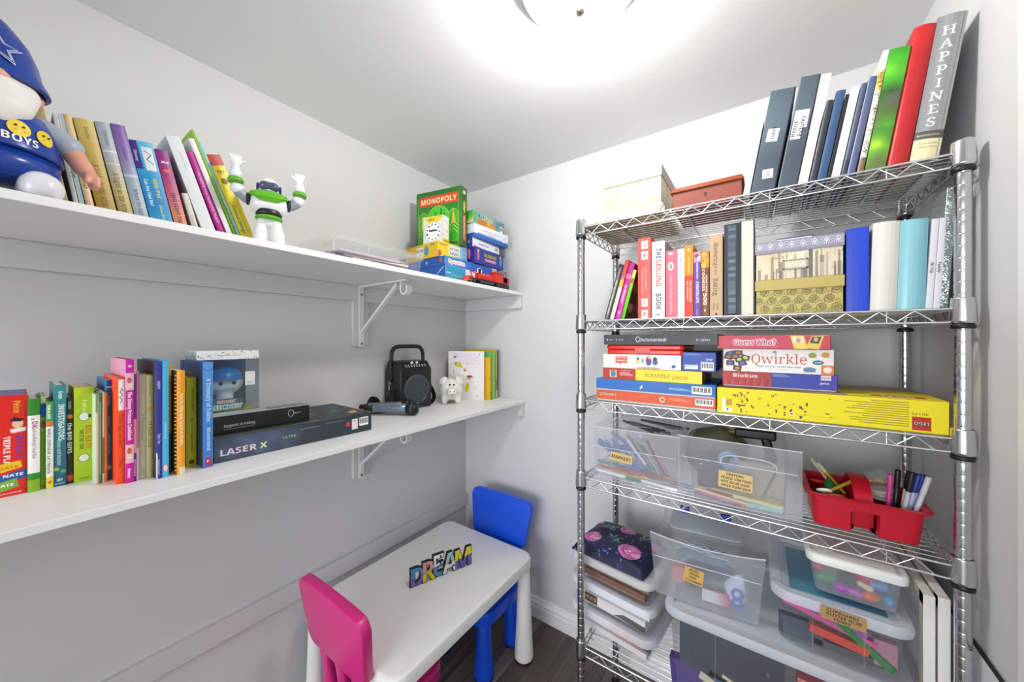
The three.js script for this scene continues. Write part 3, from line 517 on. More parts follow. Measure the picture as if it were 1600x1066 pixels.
// ------------------------------------------------------------------ cartons on the lower shelf
{
  const a = Math.atan2(0.0165, 0.455), d = 0.29, len = 0.455;
  carton({ name: 'toy_box', cat: 'toy box', label: 'long dark laser tag toy box lying at the front of the lower shelf', at: [0.3215, YL + 0.0004, 1.095], turn: R90 - a, size: [len, 0.0655, d], faces: {
    all: '#232c33',
    front: art(['gr', 1, '#3b4656', '#46536b', '#323c47', '#2f3a40', '#2a3a3c'], ['f', (g, w, h) => { for (let i = 0; i < 9; i++) { const q = g.createRadialGradient(w * (0.04 + 0.05 * i), h * (0.5 + 0.3 * Math.sin(i * 2)), 2, w * (0.04 + 0.05 * i), h * (0.5 + 0.3 * Math.sin(i * 2)), 26); q.addColorStop(0, 'rgba(110,125,160,.35)'); q.addColorStop(1, 'rgba(110,125,160,0)'); g.fillStyle = q; g.fillRect(0, 0, w * 0.5, h); } }],
      ['f', (g, w, h) => { const gr = g.createLinearGradient(10, 0, 160, 0); ['#e6d9f4', '#f3c9e6', '#e9f0a8', '#a8e0c4', '#f0b89a'].forEach((c, i) => gr.addColorStop(i / 4, c)); g.font = 'bold 25px sans-serif'; g.fillStyle = gr; g.textBaseline = 'middle'; g.save(); g.translate(12, h * 0.62); g.scale(1.18, 0.95); g.fillText('LASER X', 0, 0); g.restore(); }],
      ['h', 'ULTRA', 0.4, 0.47, 38, 10, '#b7cfa4', 's'], ['fine', 0.47, 0.22, 0.13, 0.07, 6, 'rgba(220,225,225,.6)'], ['fine', 0.64, 0.16, 0.14, 0.07, 6, 'rgba(220,225,225,.6)'], ['l', '#1c2428', 0.8, 0.625, 0, 0.625, 1], ['o', 0.805, 0.45, 8, 8, '#c03a44'], ['r', 0.835, 0.22, 0.048, 0.55, '#e6e0e2'], ['fine', 0.84, 0.3, 0.038, 0.05, 5, '#b06a78'], ['bar', 0.895, 0.2, 0.075, 0.45]),
    left: art(['gr', 1, '#2c3c4a', '#1b2227'], ['o', 0.7, 0.4, 30, 14, '#5f7d98'], ['o', 0.4, 0.6, 30, 10, '#c07a9a']),
    top: art(['bg', '#1c2a30'], ['f', (g, w, h) => { for (const [x, y, r, c] of [[0.15, 0.5, 90, '#4d3f74'], [0.4, 0.4, 80, '#2f5a86'], [0.66, 0.5, 60, '#b0562f'], [0.72, 0.25, 40, '#3f8a4d'], [0.83, 0.55, 60, '#5a8a3a'], [0.9, 0.3, 50, '#2f6fae'], [0.95, 0.7, 40, '#c98a3a']]) { const q = g.createRadialGradient(w * x, h * y, 2, w * x, h * y, r); q.addColorStop(0, c); q.addColorStop(1, 'rgba(0,0,0,0)'); g.fillStyle = q; g.fillRect(0, 0, w, h); } }], ['r', 0.0, 0.93, 0.6, 0.04, 'rgba(200,210,120,.5)'], ['r', 0.88, 0.75, 0.06, 0.1, '#e8c24a']) } });
}
carton({ name: 'board_game_box', cat: 'game box', label: 'black folding chess set box resting on the laser tag box', at: [0.2622, YL + 0.0663, 1.1845], turn: R90 - 0.022, size: [0.257, 0.049, 0.064], faces: {
  all: '#161617', front: art(['bg', '#1a1a1b'], ['h', 'Magnetic & Folding', 0.255, 0.6, 76, 9.5, '#f0f0ee', 'r'], ['h', 'Travel size game board', 0.25, 0.8, 74, 3.4, '#d8d8d8', 's'], ['oo', 0.78, 0.42, 8, 10, '#f0f0ee', 1.4], ['h', 'magnetic', 0.85, 0.42, 22, 5, '#f0f0ee', 's']),
  top: art(['gr', 1, '#c9cacb', '#b4b6b8', '#8e9092'], ['f', (g, w, h) => { for (let i = 0; i < 9; i++) for (let j = 0; j < 4; j++) { g.fillStyle = (i + j) % 2 ? '#4a4c4e' : '#a9abad'; g.fillRect(w * (0.55 + i * 0.045), h * (0.15 + j * 0.18), w * 0.045, h * 0.18); } }], ['fine', 0.1, 0.2, 0.3, 0.2, 5, '#eceef0']) } });

// window box with a round vinyl figure in it
{
  const t = thing('figure_box', 'white window box with round white and blue vinyl toy behind blue book', 'toy box', [0.2, YL + 0.0663, 1.255], R90);
  const w = 0.152, h = 0.232, d = 0.112, sh = SHEETS.left, X = w / 2;
  const confetti = art(['bg', '#f4f6f6'], ['f', (g, W, HH) => { const cols = ['#2d5f8f', '#3aa0b8', '#c9b83a', '#5f9a4a', '#24384f']; for (let i = 0; i < 22; i++) { g.save(); g.translate((i * 37 % 100) / 100 * W, (i * 61 % 100) / 100 * HH); g.rotate(i); g.fillStyle = cols[i % 5]; if (i % 3) g.fillRect(-1, -3, 2, 6); else { g.beginPath(); g.ellipse(0, 0, 1.3, 1.3, 0, 0, 7); g.fill(); } g.restore(); } }], ['h', 'collectible vinyl figure', 0.52, 0.5, 58, 4, '#8a9094', 's']);
  const side = art(['bg', '#7f8f9a'], ['gr', 0, '#c8d0c0', '#8aa0a8'], ['dots', 20, 1, 3, ['#2d5f8f', '#c9b83a', '#24384f']]);
  const bx = (name, ww, hh, dd, x, y, z, f) => { const m = mesh(name, printBox(sh, ww, hh, dd, f, 0.0006), sh.mat, t); m.position.set(x, y, z); return m; };
  bx('top_flap', w, 0.026, d, 0, h - 0.026, 0, { all: '#eef1f1', front: confetti, left: side });
  bx('bottom_flap', w, 0.05, d, 0, 0, 0, { all: '#d9d23a', front: art(['bg', '#cfd42c'], ['gr', 1, '#d5dd2a', '#c2cc3a', '#5fa060', '#3a4a58']) });
  bx('back_panel', w, h - 0.076, 0.002, 0, 0.05, -d + 0.002, { all: '#1f6aa8', front: art(['bg', '#5c6b76'], ['o', 0.56, 0.14, 62, 30, '#1673b8'], ['o', 0.2, 0.6, 30, 60, '#4a5a66']) });
  bx('side_panel', 0.0015, h - 0.076, d, -X + 0.00075, 0.05, 0, { all: '#3a5a78' });
  const pane = phys(0xf2f6f8, { transmission: 1, thickness: 0, roughness: 0.04, ior: 1.35 });
  mesh('window_pane', [plainBox(-X, X, 0.05, h - 0.026, -0.0006, 0), plainBox(X - 0.0006, X, 0.05, h - 0.026, -d, -0.0007)], pane, t);
  bx('price_sticker', 0.026, 0.042, 0.0006, 0.052, 0.125, 0.0008, { all: '#f6f6f6', front: art(['bg', '#f6f6f6'], ['h', 'SALE', 0.5, 0.8, 16, 6, '#9a9a9a', 's']) });
  const lg = mesh('lettering', printBox(sh, 0.088, 0.036, 0.0006, { all: '#5b6d74', front: art(['bg', '#5b6d74'], ['h', 'ICONIC', 0.52, 0.26, 44, 10, '#c8322e', 'b#ffffff'], ['h', 'MICKEY', 0.5, 0.7, 80, 16, '#2aa05a', 'b#ffffff']) }, 0.0002), sh.mat, t); lg.position.set(-0.008, 0.053, -0.003);
  const fig = mesh('vinyl_figure', skin([[-0.014, 0.135, -0.05, 0.034, 0.014, 0.135, -0.05, 0.034], [0, 0.09, -0.05, 0.022, 0, 0.07, -0.05, 0.026]], 0.004, 0.006), std(0xe8f1f6, 0.3), t);
  mesh('cap', lathe([[0.047, 0], [0.044, 0.016], [0.034, 0.03], [0.018, 0.039], [0, 0.042]], 28).translate(0, 0.143, -0.05), std(0x1a78c0, 0.35), fig);
  for (const s of [-1, 1]) mesh('eye', new THREE.SphereGeometry(0.006, 14, 10).scale(1, 1.05, 0.5).translate(s * 0.0165, 0.134, -0.0165), std(0x235a7a, 0.3), fig);
}

// microphones lying behind the laser tag box
const greyMetal = std(0x8796a3, 0.32, 0.55), meshBlack = std(0x1b1d20, 0.5, 0.3);
function microphone(label, at, yaw) {
  const t = thing('microphone', label, 'microphone', at, yaw, 'wireless microphones by the speaker');
  const L = (pts) => lathe(pts, 26).rotateZ(-R90);
  mesh('handle', L([[0, -0.085], [0.0165, -0.083], [0.0175, -0.078], [0.019, 0.03], [0.0215, 0.062], [0, 0.063]]), greyMetal, t);
  mesh('end_cap', L([[0, -0.123], [0.007, -0.1225], [0.0105, -0.118], [0.0125, -0.096], [0.0165, -0.085], [0, -0.084]]), blackPlastic, t);
  const hd = mesh('grille_head', L([[0, 0.0635], [0.0225, 0.064], [0.0265, 0.074], [0.028, 0.088], [0.0265, 0.104], [0.021, 0.113], [0.01, 0.116], [0, 0.1165]]), meshBlack, t);
  mesh('grille_ring', L([[0.0255, 0.084], [0.0295, 0.0845], [0.0298, 0.092], [0.0255, 0.0925]]), std(0x55585c, 0.35, 0.8), hd);
  return t;
}
microphone('grey handheld microphone lying in front with its black head towards the shelf front', [0.178, YL + 0.0302, 0.668], 0.613);
microphone('second grey microphone lying behind the first, mostly hidden by it', [0.118, YL + 0.0302, 0.648], 0.75);

// karaoke loudspeaker with a carrying handle and a shoulder strap
{
  const t = thing('speaker', 'black portable karaoke speaker with arched handle on lower shelf', 'speaker', [0.082, YL, 0.5], 1.5); t.scale.set(1.2, 1.2, 0.95);
  const body = std(0x17191c, 0.38), panel = std(0x111317, 0.3), grill = std(0x3f474d, 0.5, 0.25), strapM = std(0x101114, 0.65);
  const prof = new THREE.Shape(); for (const [i, [z, y]] of [[0.066, 0.006], [0.066, 0.158], [0.03, 0.19], [-0.05, 0.192], [-0.072, 0.15], [-0.078, 0.01], [-0.07, 0.0], [0.06, 0]].entries()) i ? prof.lineTo(z, y) : prof.moveTo(z, y);
  mesh('cabinet', toCreasedNormals(new THREE.ExtrudeGeometry(prof, { depth: 0.136, bevelEnabled: true, bevelSize: 0.007, bevelThickness: 0.007, bevelSegments: 3, bevelOffset: -0.007 }).translate(0, 0, -0.068).rotateY(-R90), 0.6), body, t);
  const gr = mesh('speaker_grille', lathe([[0, 0.004], [0.045, 0.004], [0.051, 0.0015], [0.054, -0.001], [0.0, -0.001]], 48).rotateX(R90).translate(0, 0.078, 0.0672), grill, t);
  mesh('trim_ring', new THREE.TorusGeometry(0.0555, 0.0042, 10, 56).translate(0, 0.078, 0.0675), std(0x4d565d, 0.3, 0.3), gr);
  for (const [x, y] of [[-0.058, 0.142], [0.058, 0.142], [-0.058, 0.016], [0.058, 0.016]]) mesh('corner_screw', new THREE.CylinderGeometry(0.004, 0.004, 0.003, 12).rotateX(R90).translate(x, y, 0.0668), blackPlastic, t);
  const cp = mesh('control_panel', rbox(0.118, 0.004, 0.038, 0.0015, 2), panel, t); cp.position.set(0, 0.1757, 0.0488); cp.rotation.x = 0.727;
  const white = std(0xe4e6e8, 0.4);
  for (let r = 0; r < 2; r++) for (let i = 0; i < 8; i++) mesh('button', rbox(0.006, 0.002, 0.0028, 0.0008, 1).translate(-0.045 + i * 0.0128, 0.003, 0.004 + r * 0.008), white, cp);
  for (let i = 0; i < 4; i++) mesh('knob', new THREE.CylinderGeometry(0.005, 0.0056, 0.006, 14).translate(-0.036 + i * 0.024, 0.004, -0.008), i % 3 ? white : blackPlastic, cp);
  const hp = [V3(-0.0735, 0.125, -0.012), V3(-0.076, 0.19, -0.012), V3(-0.071, 0.232, -0.012), V3(-0.05, 0.248, -0.012), V3(0, 0.25, -0.012), V3(0.05, 0.248, -0.012), V3(0.071, 0.232, -0.012), V3(0.076, 0.19, -0.012), V3(0.0735, 0.125, -0.012)];
  const h = mesh('carry_handle', tube(hp, 0.0085, 60, 10), body, t);
  for (const s of [-1, 1]) mesh('hinge', new THREE.CylinderGeometry(0.0145, 0.0145, 0.012, 20).rotateZ(R90).translate(s * 0.0765, 0.122, -0.012), blackPlastic, h);
  const steel = std(0xb4b8bb, 0.25, 0.9);
  const hook = mesh('snap_hook', [new THREE.TorusGeometry(0.0085, 0.0016, 8, 20).rotateY(R90).translate(-0.086, 0.104, -0.008), rod(V3(-0.086, 0.096, -0.008), V3(-0.088, 0.078, -0.006), 0.0026, 8)], steel, t);
  const ribbon = (pts, w, th) => {                                      // a flat strap along a path
    const c = new THREE.CatmullRomCurve3(pts.map((p) => V3(p[0], p[1], p[2]))), N = 40, rings = [];
    for (let i = 0; i <= N; i++) { const u = i / N, p = c.getPoint(u), d = c.getTangent(u), k = u * (pts.length - 1), a = Math.floor(Math.min(k, pts.length - 1.001)), f = k - a, wd = V3(...pts[a].slice(3)).lerp(V3(...pts[a + 1].slice(3)), f), side = wd.sub(d.clone().multiplyScalar(wd.dot(d))).normalize(), up = d.clone().cross(side); const q = (s, e) => p.clone().addScaledVector(side, s * w / 2).addScaledVector(up, e * th / 2); rings.push([q(-1, -1), q(1, -1), q(1, 1), q(-1, 1)]); }
    return loft(rings, true, true, 0.9);
  };
  mesh('shoulder_strap', ribbon([[-0.088, 0.076, -0.006, 0, 0, 1], [-0.093, 0.05, -0.008, 0, 0, 1], [-0.104, 0.022, -0.004, 0, 0.1, 1], [-0.128, 0.022, 0.004, 0.4, 0.6, 0.7], [-0.15, 0.052, -0.012, 0.6, 0.2, 0.8], [-0.165, 0.03, -0.03, 0.3, 0.4, 0.9], [-0.18, 0.004, -0.02, 0.2, 0.1, 1], [-0.13, 0.003, 0.03, 0.3, 0, 1], [-0.1, 0.002, 0.02, 0.1, 0, 1]], 0.024, 0.002), strapM, t);
  mesh('strap_buckle', rbox(0.004, 0.018, 0.03, 0.0015, 2).translate(-0.0915, 0.064, -0.007), std(0x2b2d31, 0.35), t);
  mesh('shoulder_strap', ribbon([[0.086, 0.11, -0.012, 0, 0, 1], [0.098, 0.095, -0.004, 0, 0.1, 1], [0.113, 0.06, 0.008, 0.2, 0.2, 1], [0.118, 0.03, 0.016, 0.3, 0.1, 1], [0.106, 0.006, 0.01, 0.3, 0, 1], [0.09, 0.002, -0.01, 0.2, 0, 1], [0.09, 0.002, -0.04, 0.3, 0, 1]], 0.022, 0.002), strapM, t);
}

// china pig bank
{
  const t = thing('piggy_bank', 'round white china piggy bank with painted patches beside speaker', 'piggy bank', [0.158, YL, 0.288], 0.85), y0 = 0.064; t.scale.setScalar(1.17);
  const glaze = std(0xefece4, 0.18), legs = [];
  for (const [x, z] of [[-0.027, 0.03], [0.027, 0.03], [-0.027, -0.03], [0.027, -0.03]]) legs.push([x, 0.028, z, 0.017, x * 1.1, 0.012, z * 1.1, 0.0135]);
  mesh('body', skin([[0, y0, -0.014, 0.05, 0, y0, 0.014, 0.05], [0, y0 - 0.006, 0.05, 0.0215, 0, y0 - 0.007, 0.07, 0.0205], ...legs], 0.0028, 0.0035, (x, y) => 0.0006 - y), glaze, t);
  const dark = std(0x16140f, 0.3);
  for (const s of [-1, 1]) {
    const ear = mesh('ear', new THREE.SphereGeometry(0.024, 18, 12, 0, Math.PI * 2, 0, Math.PI * 0.5).scale(1, 0.5, 0.8), glaze, t);
    ear.position.set(s * 0.036, y0 + 0.037, 0.022); ear.rotation.set(0.75, 0, -s * 0.75);
    mesh('eye', new THREE.SphereGeometry(0.0045, 12, 10).scale(1, 1.2, 0.5), dark, t).position.set(s * 0.0085, y0 + 0.022, 0.0585);
    mesh('nostril', new THREE.SphereGeometry(0.0026, 10, 8).scale(1, 1.2, 0.5), std(0x5f5a52, 0.4), t).position.set(s * 0.0085, y0 - 0.002, 0.0895);
  }
  mesh('mouth', tube([V3(-0.009, y0 - 0.014, 0.0882), V3(0, y0 - 0.018, 0.0885), V3(0.009, y0 - 0.014, 0.0882)], 0.0013, 12, 6), dark, t);
  for (const [x, y, z, c, r] of [[-0.75, 0.35, 0.55, 0xc9b64e, 0.013], [0.8, -0.05, 0.6, 0xc98a78, 0.012], [-0.75, -0.45, 0.45, 0xc9a184, 0.012], [0.9, 0.35, 0.1, 0x9fb8a0, 0.014], [0.2, 0.95, 0.2, 0xb9b06a, 0.012]]) {
    const n = V3(x, y, z).normalize(), m = mesh('painted_patch', new THREE.SphereGeometry(r, 14, 10).scale(1, 1, 0.14), std(c, 0.25), t);
    m.position.copy(n.clone().multiplyScalar(0.0495)).add(V3(0, y0, z > 0 ? 0.01 : -0.01)); m.quaternion.setFromUnitVectors(V3(0, 0, 1), n);
  }
  mesh('tail', new THREE.TorusGeometry(0.008, 0.0026, 8, 18).translate(0, y0 + 0.006, -0.0665), glaze, t);
}

// ------------------------------------------------------------------ books leaning on the upper wall shelf
const UB = 'books on the upper wall shelf', DEG = Math.PI / 180;
const dkGold = '#b99a4a';
const attic = (c0, c1, c2) => art(['gr', 0, c0, c1, c2], ['v', 'Silverstein', 0.5, 0.13, 26, 8, '#5d4c20', 'r'], ['v', 'A Light in the Attic', 0.5, 0.62, 92, 13, '#54451c', 'r']);
// [z of the left foot, thickness, height, depth, lean in degrees, label, colour, spine, extras]
const upperBooks = [
  [1.589, 0.022, 0.172, 0.15, 10, 'dull gold hardcover half hidden behind the garden gnome', '#a8883a', art(['gr', 0, '#b4964a', '#a98b3d', '#9a7c30'], ['v', 'THE RUNAWAY', 0.5, 0.72, 60, 11, '#5a4718', 'r']), { bulge: 0.002 }],
  [1.5605, 0.006, 0.168, 0.15, 9, 'thin silver-grey paperback directly behind the gnome\'s hand', '#b9c0c4', art(['gr', 0, '#cfd4d6', '#aab4b8', '#d8dcdc'], ['dots', 8, 0.5, 1.4, ['#444']]), {}],
  [1.5532, 0.0062, 0.171, 0.15, 9.3, 'thin pale blue paperback with a cream stripe', '#9cc3d6', art(['gr', 1, '#e9e4d2', '#e4ddc6', '#7fb0cb', '#9cc9dc'], ['v', 'PLAY', 0.35, 0.55, 18, 4, '#222']), {}],
  [1.5449, 0.0105, 0.174, 0.15, 9.9, 'cream and orange paperback with dark lettering left of the gold one', '#e2bf8a', art(['gr', 0, '#e6c48c', '#efd9b4', '#e8b98a'], ['v', 'READ', 0.6, 0.6, 36, 8, '#8a4a1c'], ['r', 0.1, 0.87, 0.8, 0.12, '#35312c'], ['h', 'RH', 0.5, 0.93, 6, 6, '#e8d8b0']), {}],
  [1.5308, 0.0262, 0.174, 0.16, 10.5, 'thick gold poetry hardcover with old-style dark title', '#b7983f', attic('#d6c06a', '#c3a54a', '#a8873a'), { bulge: 0.003 }],
  [1.5012, 0.0208, 0.181, 0.16, 10.9, 'silver and gold poetry hardcover in a clear sleeve', '#b8b09a', art(['gr', 0, '#a9b4ba', '#b9bec0', '#c8b878', '#b3964a'], ['v', 'Sherman', 0.5, 0.15, 34, 8, '#3c4650', 'r'], ['f', (g, w, h) => { g.fillStyle = 'rgba(240,244,246,.6)'; g.fillRect(0, h * 0.26, w, 4); g.fillRect(0, h * 0.38, w, 2); }], ['v', 'A Light in the Attic', 0.5, 0.66, 92, 12, '#54451c', 'r']), { bulge: 0.003 }],
  [1.4782, 0.0215, 0.187, 0.16, 11.2, 'purple topped silver-blue poetry hardcover', '#8fa2b0', art(['gr', 0, '#7a5aa6', '#8c72b2', '#9fb4c4', '#b4c2cc', '#90a4b2'], ['v', 'Summer', 0.5, 0.27, 30, 8, '#24343f', 'r'], ['f', (g, w, h) => { g.fillStyle = 'rgba(235,242,246,.55)'; g.fillRect(0, h * 0.46, w, 6); }], ['v', 'Where the Sidewalk', 0.5, 0.76, 80, 10, '#24343f', 'r']), { bulge: 0.003 }],
  [1.4545, 0.0360, 0.166, 0.16, 11.6, 'wide sea blue picture book with purple strip and white panel', '#2a9fd0', art(['gr', 0, '#59b9e0', '#1e9ad2', '#1686c6', '#3aa6d6'], ['r', 0, 0, 0.3, 0.3, '#3c2a86'], ['v', 'Disney', 0.15, 0.16, 26, 6, '#fff', 'r'], ['r', 0.42, 0.06, 0.46, 0.25, '#dfe6ea'], ['l', '#222', 1.4, 0.5, 0.1, 0.78, 0.14, 0.55, 0.19, 0.8, 0.24], ['v', 'Can You Find Me?', 0.25, 0.55, 64, 9, '#eef6fa'], ['v', 'BIG Pal', 0.66, 0.5, 46, 10, '#e6d83a'], ['v', 'Ocean Stories', 0.62, 0.78, 44, 6, '#c8e9a0'], ['o', 0.2, 0.9, 8, 10, '#b03aa0']), { left: '#1f5f9a' }],
  [1.4155, 0.0222, 0.163, 0.16, 12.2, 'purple to orange picture book with bold dark title', '#8a3a8a', art(['gr', 0, '#8b1d86', '#a23180', '#c8607a', '#e08a5a', '#e49a66'], ['h', 'Mini', 0.55, 0.14, 14, 7, '#fff'], ['o', 0.5, 0.235, 6, 4, '#e8702e'], ['v', 'TWO FISHY TALES', 0.5, 0.68, 88, 11, '#2a1a5a']), { left: '#2a2f6a' }],
  [1.385, 0.0115, 0.079, 0.1, 14, 'tiny cream hardback, the shortest book on the upper shelf', '#d9d4c4', art(['bg', '#dfdacb'], ['v', 'Thumbelina', 0.55, 0.6, 38, 6, '#b09a8a', 's']), { bulge: 0.002 }],
  [1.3672, 0.0250, 0.208, 0.2, 18, 'wide plain white photo album with square corners', '#dfe3e4', art(['bg', '#e4e8ea'], ['v', 'memory album', 0.6, 0.22, 44, 6, '#b3bcc0', 's'], ['o', 0.75, 0.93, 2, 2, '#1f6a5a']), { bulge: 0.0004, left: '#cfd6d8' }],
  [1.3352, 0.0128, 0.186, 0.18, 19, 'bright magenta paperback with white title running down', '#b7188c', art(['bg', '#b81890'], ['v', 'PROMOTE THE PRINCESS PARTY', 0.5, 0.47, 132, 7, '#f0c3e4', 's'], ['v', 'PRESS', 0.5, 0.9, 18, 3, '#f0c3e4', 's']), {}],
  [1.3178, 0.0108, 0.222, 0.2, 19.7, 'tall plain white book beside the magenta one', '#eeebec', '#f2eff0', { bulge: 0.0012 }],
  [1.3038, 0.0055, 0.246, 0.21, 20.2, 'tallest lime green thin book of the leaning row', '#7fb51e', '#86bb22', { left: '#8cc02a' }],
  [1.2958, 0.0055, 0.224, 0.2, 20.7, 'thin turquoise paperback between the green and the yellow book', '#9fd6d8', art(['gr', 0, '#8ccbe0', '#a8dcd2', '#9fd8dc'], ['v', 'LEARN TO READ', 0.5, 0.3, 60, 4, '#3c8a9a', 's'], ['v', 'storybook', 0.5, 0.7, 60, 4, '#3c8a9a', 's']), {}],
  [1.2878, 0.0278, 0.199, 0.2, 21.1, 'yellow picture book treasury with red top and teal title', '#f2dc2e', art(['bg', '#f4e03a'], ['r', 0, 0, 1, 0.11, '#b9352c'], ['h', 'REY', 0.5, 0.17, 17, 9, '#7a5a1a'], ['o', 0.5, 0.27, 7, 8, '#8a5a2a'], ['v', 'Curious George', 0.36, 0.67, 78, 11, '#17808a'], ['v', 'The Complete Adventures of', 0.7, 0.66, 78, 4, '#8a6a1a', 's']), { bulge: 0.0012, board: 0.002 }],
];
for (const [z0, t, h, d, lean, label, color, spine, ex] of upperBooks)
{
  const k = 1.12, a = lean * DEG;                                    // spines stand 0.27 m from the wall, behind the shelf edge
  book({ sheet: 'left', t: t * k, h: h * k + 0.0317 / Math.cos(a), d: Math.min(d * 1.2, 0.25), at: [0.274, YU + 0.0004, 1.6318 + (z0 - 1.6318) * k - 0.0317 * Math.tan(a)], turn: R90, lean: a, label, color, spine, group: UB, ...ex });
}

// garden gnome in a blue supporter's outfit
{
  const t = thing('garden_gnome', 'garden gnome with blue star hat, blue dungarees and white shoes', 'garden gnome', [0.35, YU, 1.65], R90 + 0.1); t.scale.set(0.95, 1, 0.95);
  const blue = std(0x163f9c, 0.25), skinM = std(0xe2a48c, 0.4), beardM = std(0xeceae6, 0.5), shoe = std(0xe9e9ec, 0.22), grey = std(0xa9b2bf, 0.4), sh = SHEETS.left;
  const oval = (cx, cy, cz, rx, ry, rz, rot = 0) => new THREE.SphereGeometry(1, 32, 22).scale(rx, ry, rz).rotateY(rot).translate(cx, cy, cz);
  for (const s of [-1, 1]) mesh('shoe', skin([[s * 0.045, 0.018, 0.0, 0.02, s * 0.048, 0.02, 0.062, 0.026], [s * 0.045, 0.016, -0.02, 0.018, s * 0.048, 0.018, 0.07, 0.02]], 0.005, 0.008, (x, y) => 0.0008 - y), shoe, t);
  const pants = mesh('trousers', lathe([[0, 0.022], [0.062, 0.024], [0.078, 0.035], [0.081, 0.055], [0.08, 0.08], [0, 0.081]], 40), blue, t);
  mesh('torso', lathe([[0, 0.074], [0.083, 0.076], [0.085, 0.082], [0.08, 0.1], [0.074, 0.13], [0.062, 0.155], [0.03, 0.172], [0, 0.175]], 40), blue, t);
  for (const s of [-1, 1]) {
    mesh('sleeve', skin([[s * 0.055, 0.148, 0.0, 0.024, s * 0.088, 0.126, 0.012, 0.024]], 0.005, 0.005), grey, t);
    const hand = mesh('arm', skin([[s * 0.09, 0.124, 0.012, 0.019, s * 0.106, 0.09, 0.024, 0.015], [s * 0.106, 0.09, 0.024, 0.014, s * 0.117, 0.07, 0.034, 0.012],
      ...[0, 1, 2, 3].map((i) => [s * (0.117 + 0.002 * i), 0.068, 0.026 + 0.0075 * i, 0.0048, s * (0.12 + 0.001 * i), 0.05 + 0.002 * Math.abs(i - 1.5), 0.027 + 0.0078 * i, 0.0042]), [s * 0.112, 0.072, 0.044, 0.005, s * 0.108, 0.058, 0.05, 0.0044]], 0.0028, 0.003), skinM, t);
  }
  const head = mesh('face', oval(0, 0.205, 0.008, 0.05, 0.05, 0.048), skinM, t);
  mesh('nose', oval(0, 0.204, 0.058, 0.014, 0.013, 0.014), skinM, head);
  for (const s of [-1, 1]) { mesh('eye', oval(s * 0.019, 0.217, 0.053, 0.0055, 0.0065, 0.004), std(0x1a1512, 0.25), head); mesh('ear', oval(s * 0.051, 0.203, 0.0, 0.009, 0.014, 0.012), skinM, head); mesh('eyebrow', oval(s * 0.019, 0.227, 0.05, 0.011, 0.004, 0.006), beardM, head); }
  mesh('beard', skin([[0, 0.18, 0.028, 0.036, 0, 0.15, 0.055, 0.026], [-0.03, 0.19, 0.03, 0.02, -0.02, 0.155, 0.05, 0.018], [0.03, 0.19, 0.03, 0.02, 0.02, 0.155, 0.05, 0.018], [0, 0.15, 0.058, 0.02, 0, 0.128, 0.066, 0.01], [-0.004, 0.192, 0.056, 0.009, -0.026, 0.188, 0.05, 0.006], [0.004, 0.192, 0.056, 0.009, 0.026, 0.188, 0.05, 0.006]], 0.004, 0.008), beardM, t);
  const ring = (r, y, dz, dx = 0, sq = 1) => Array.from({ length: 28 }, (_, i) => { const a = -i / 28 * Math.PI * 2; return V3(dx + r * Math.cos(a), y, dz + r * sq * Math.sin(a)); });
  const hat = mesh('hat', loft([ring(0.05, 0.222, 0), ring(0.062, 0.206, 0.002), ring(0.068, 0.208, 0.002), ring(0.066, 0.216, 0.002), ring(0.058, 0.232, 0), ring(0.053, 0.26, -0.004), ring(0.042, 0.29, -0.01, 0.002), ring(0.026, 0.315, -0.016, 0.004), ring(0.012, 0.333, -0.02, 0.006), ring(0.004, 0.34, -0.021, 0.007)].reverse().map((r) => r.slice().reverse()), true, true, 1.2), blue, t);
  const star = (r, k) => { const s = new THREE.Shape(); for (let i = 0; i < 10; i++) { const a = i * Math.PI / 5 + Math.PI / 2, q = i % 2 ? r * 0.42 : r; i ? s.lineTo(q * Math.cos(a), q * Math.sin(a)) : s.moveTo(q * Math.cos(a), q * Math.sin(a)); } return new THREE.ExtrudeGeometry(s, { depth: k, bevelEnabled: false }); };
  const wrap = (g, R, y0, tilt = 0) => { const p = g.attributes.position; for (let i = 0; i < p.count; i++) { const x = p.getX(i), y = p.getY(i), z = p.getZ(i), q = R(y0 + y) + z, a = x / R(y0 + y); p.setXYZ(i, q * Math.sin(a), y0 + y, q * Math.cos(a) + tilt * (y)); } g.computeVertexNormals(); return g; };
  const hr = (y) => 0.058 - (y - 0.232) * 0.21 - Math.max(0, y - 0.255) * 0.16;
  const fine = (r) => { const g = star(r, 0.001); return g; };
  for (const [r, m, o] of [[0.032, std(0xf2f4f8, 0.3), 0], [0.0285, std(0x10337f, 0.3), 0.0009], [0.0255, std(0xdfe4ea, 0.3), 0.0016], [0.022, std(0x173f98, 0.3), 0.0023]]) { const s = mesh('star_emblem', wrap(fine(r), (y) => hr(y) + 0.0008 + o, 0.256, -0.12), m, hat); }
  const tr = (y) => 0.0745 + (0.13 - y) * 0.2;
  const font = await new FontLoader().loadAsync('fonts/droid/droid_sans_bold.typeface.json');
  const txt = new TextGeometry('COWBOYS', { font, size: 0.0135, depth: 0.001, curveSegments: 3 }); txt.computeBoundingBox(); txt.translate(-txt.boundingBox.max.x / 2, 0, 0);
  mesh('lettering', wrap(txt, (y) => tr(y) + 0.0006, 0.088), std(0xf4f4f2, 0.4), t).userData.kind = 'stuff';
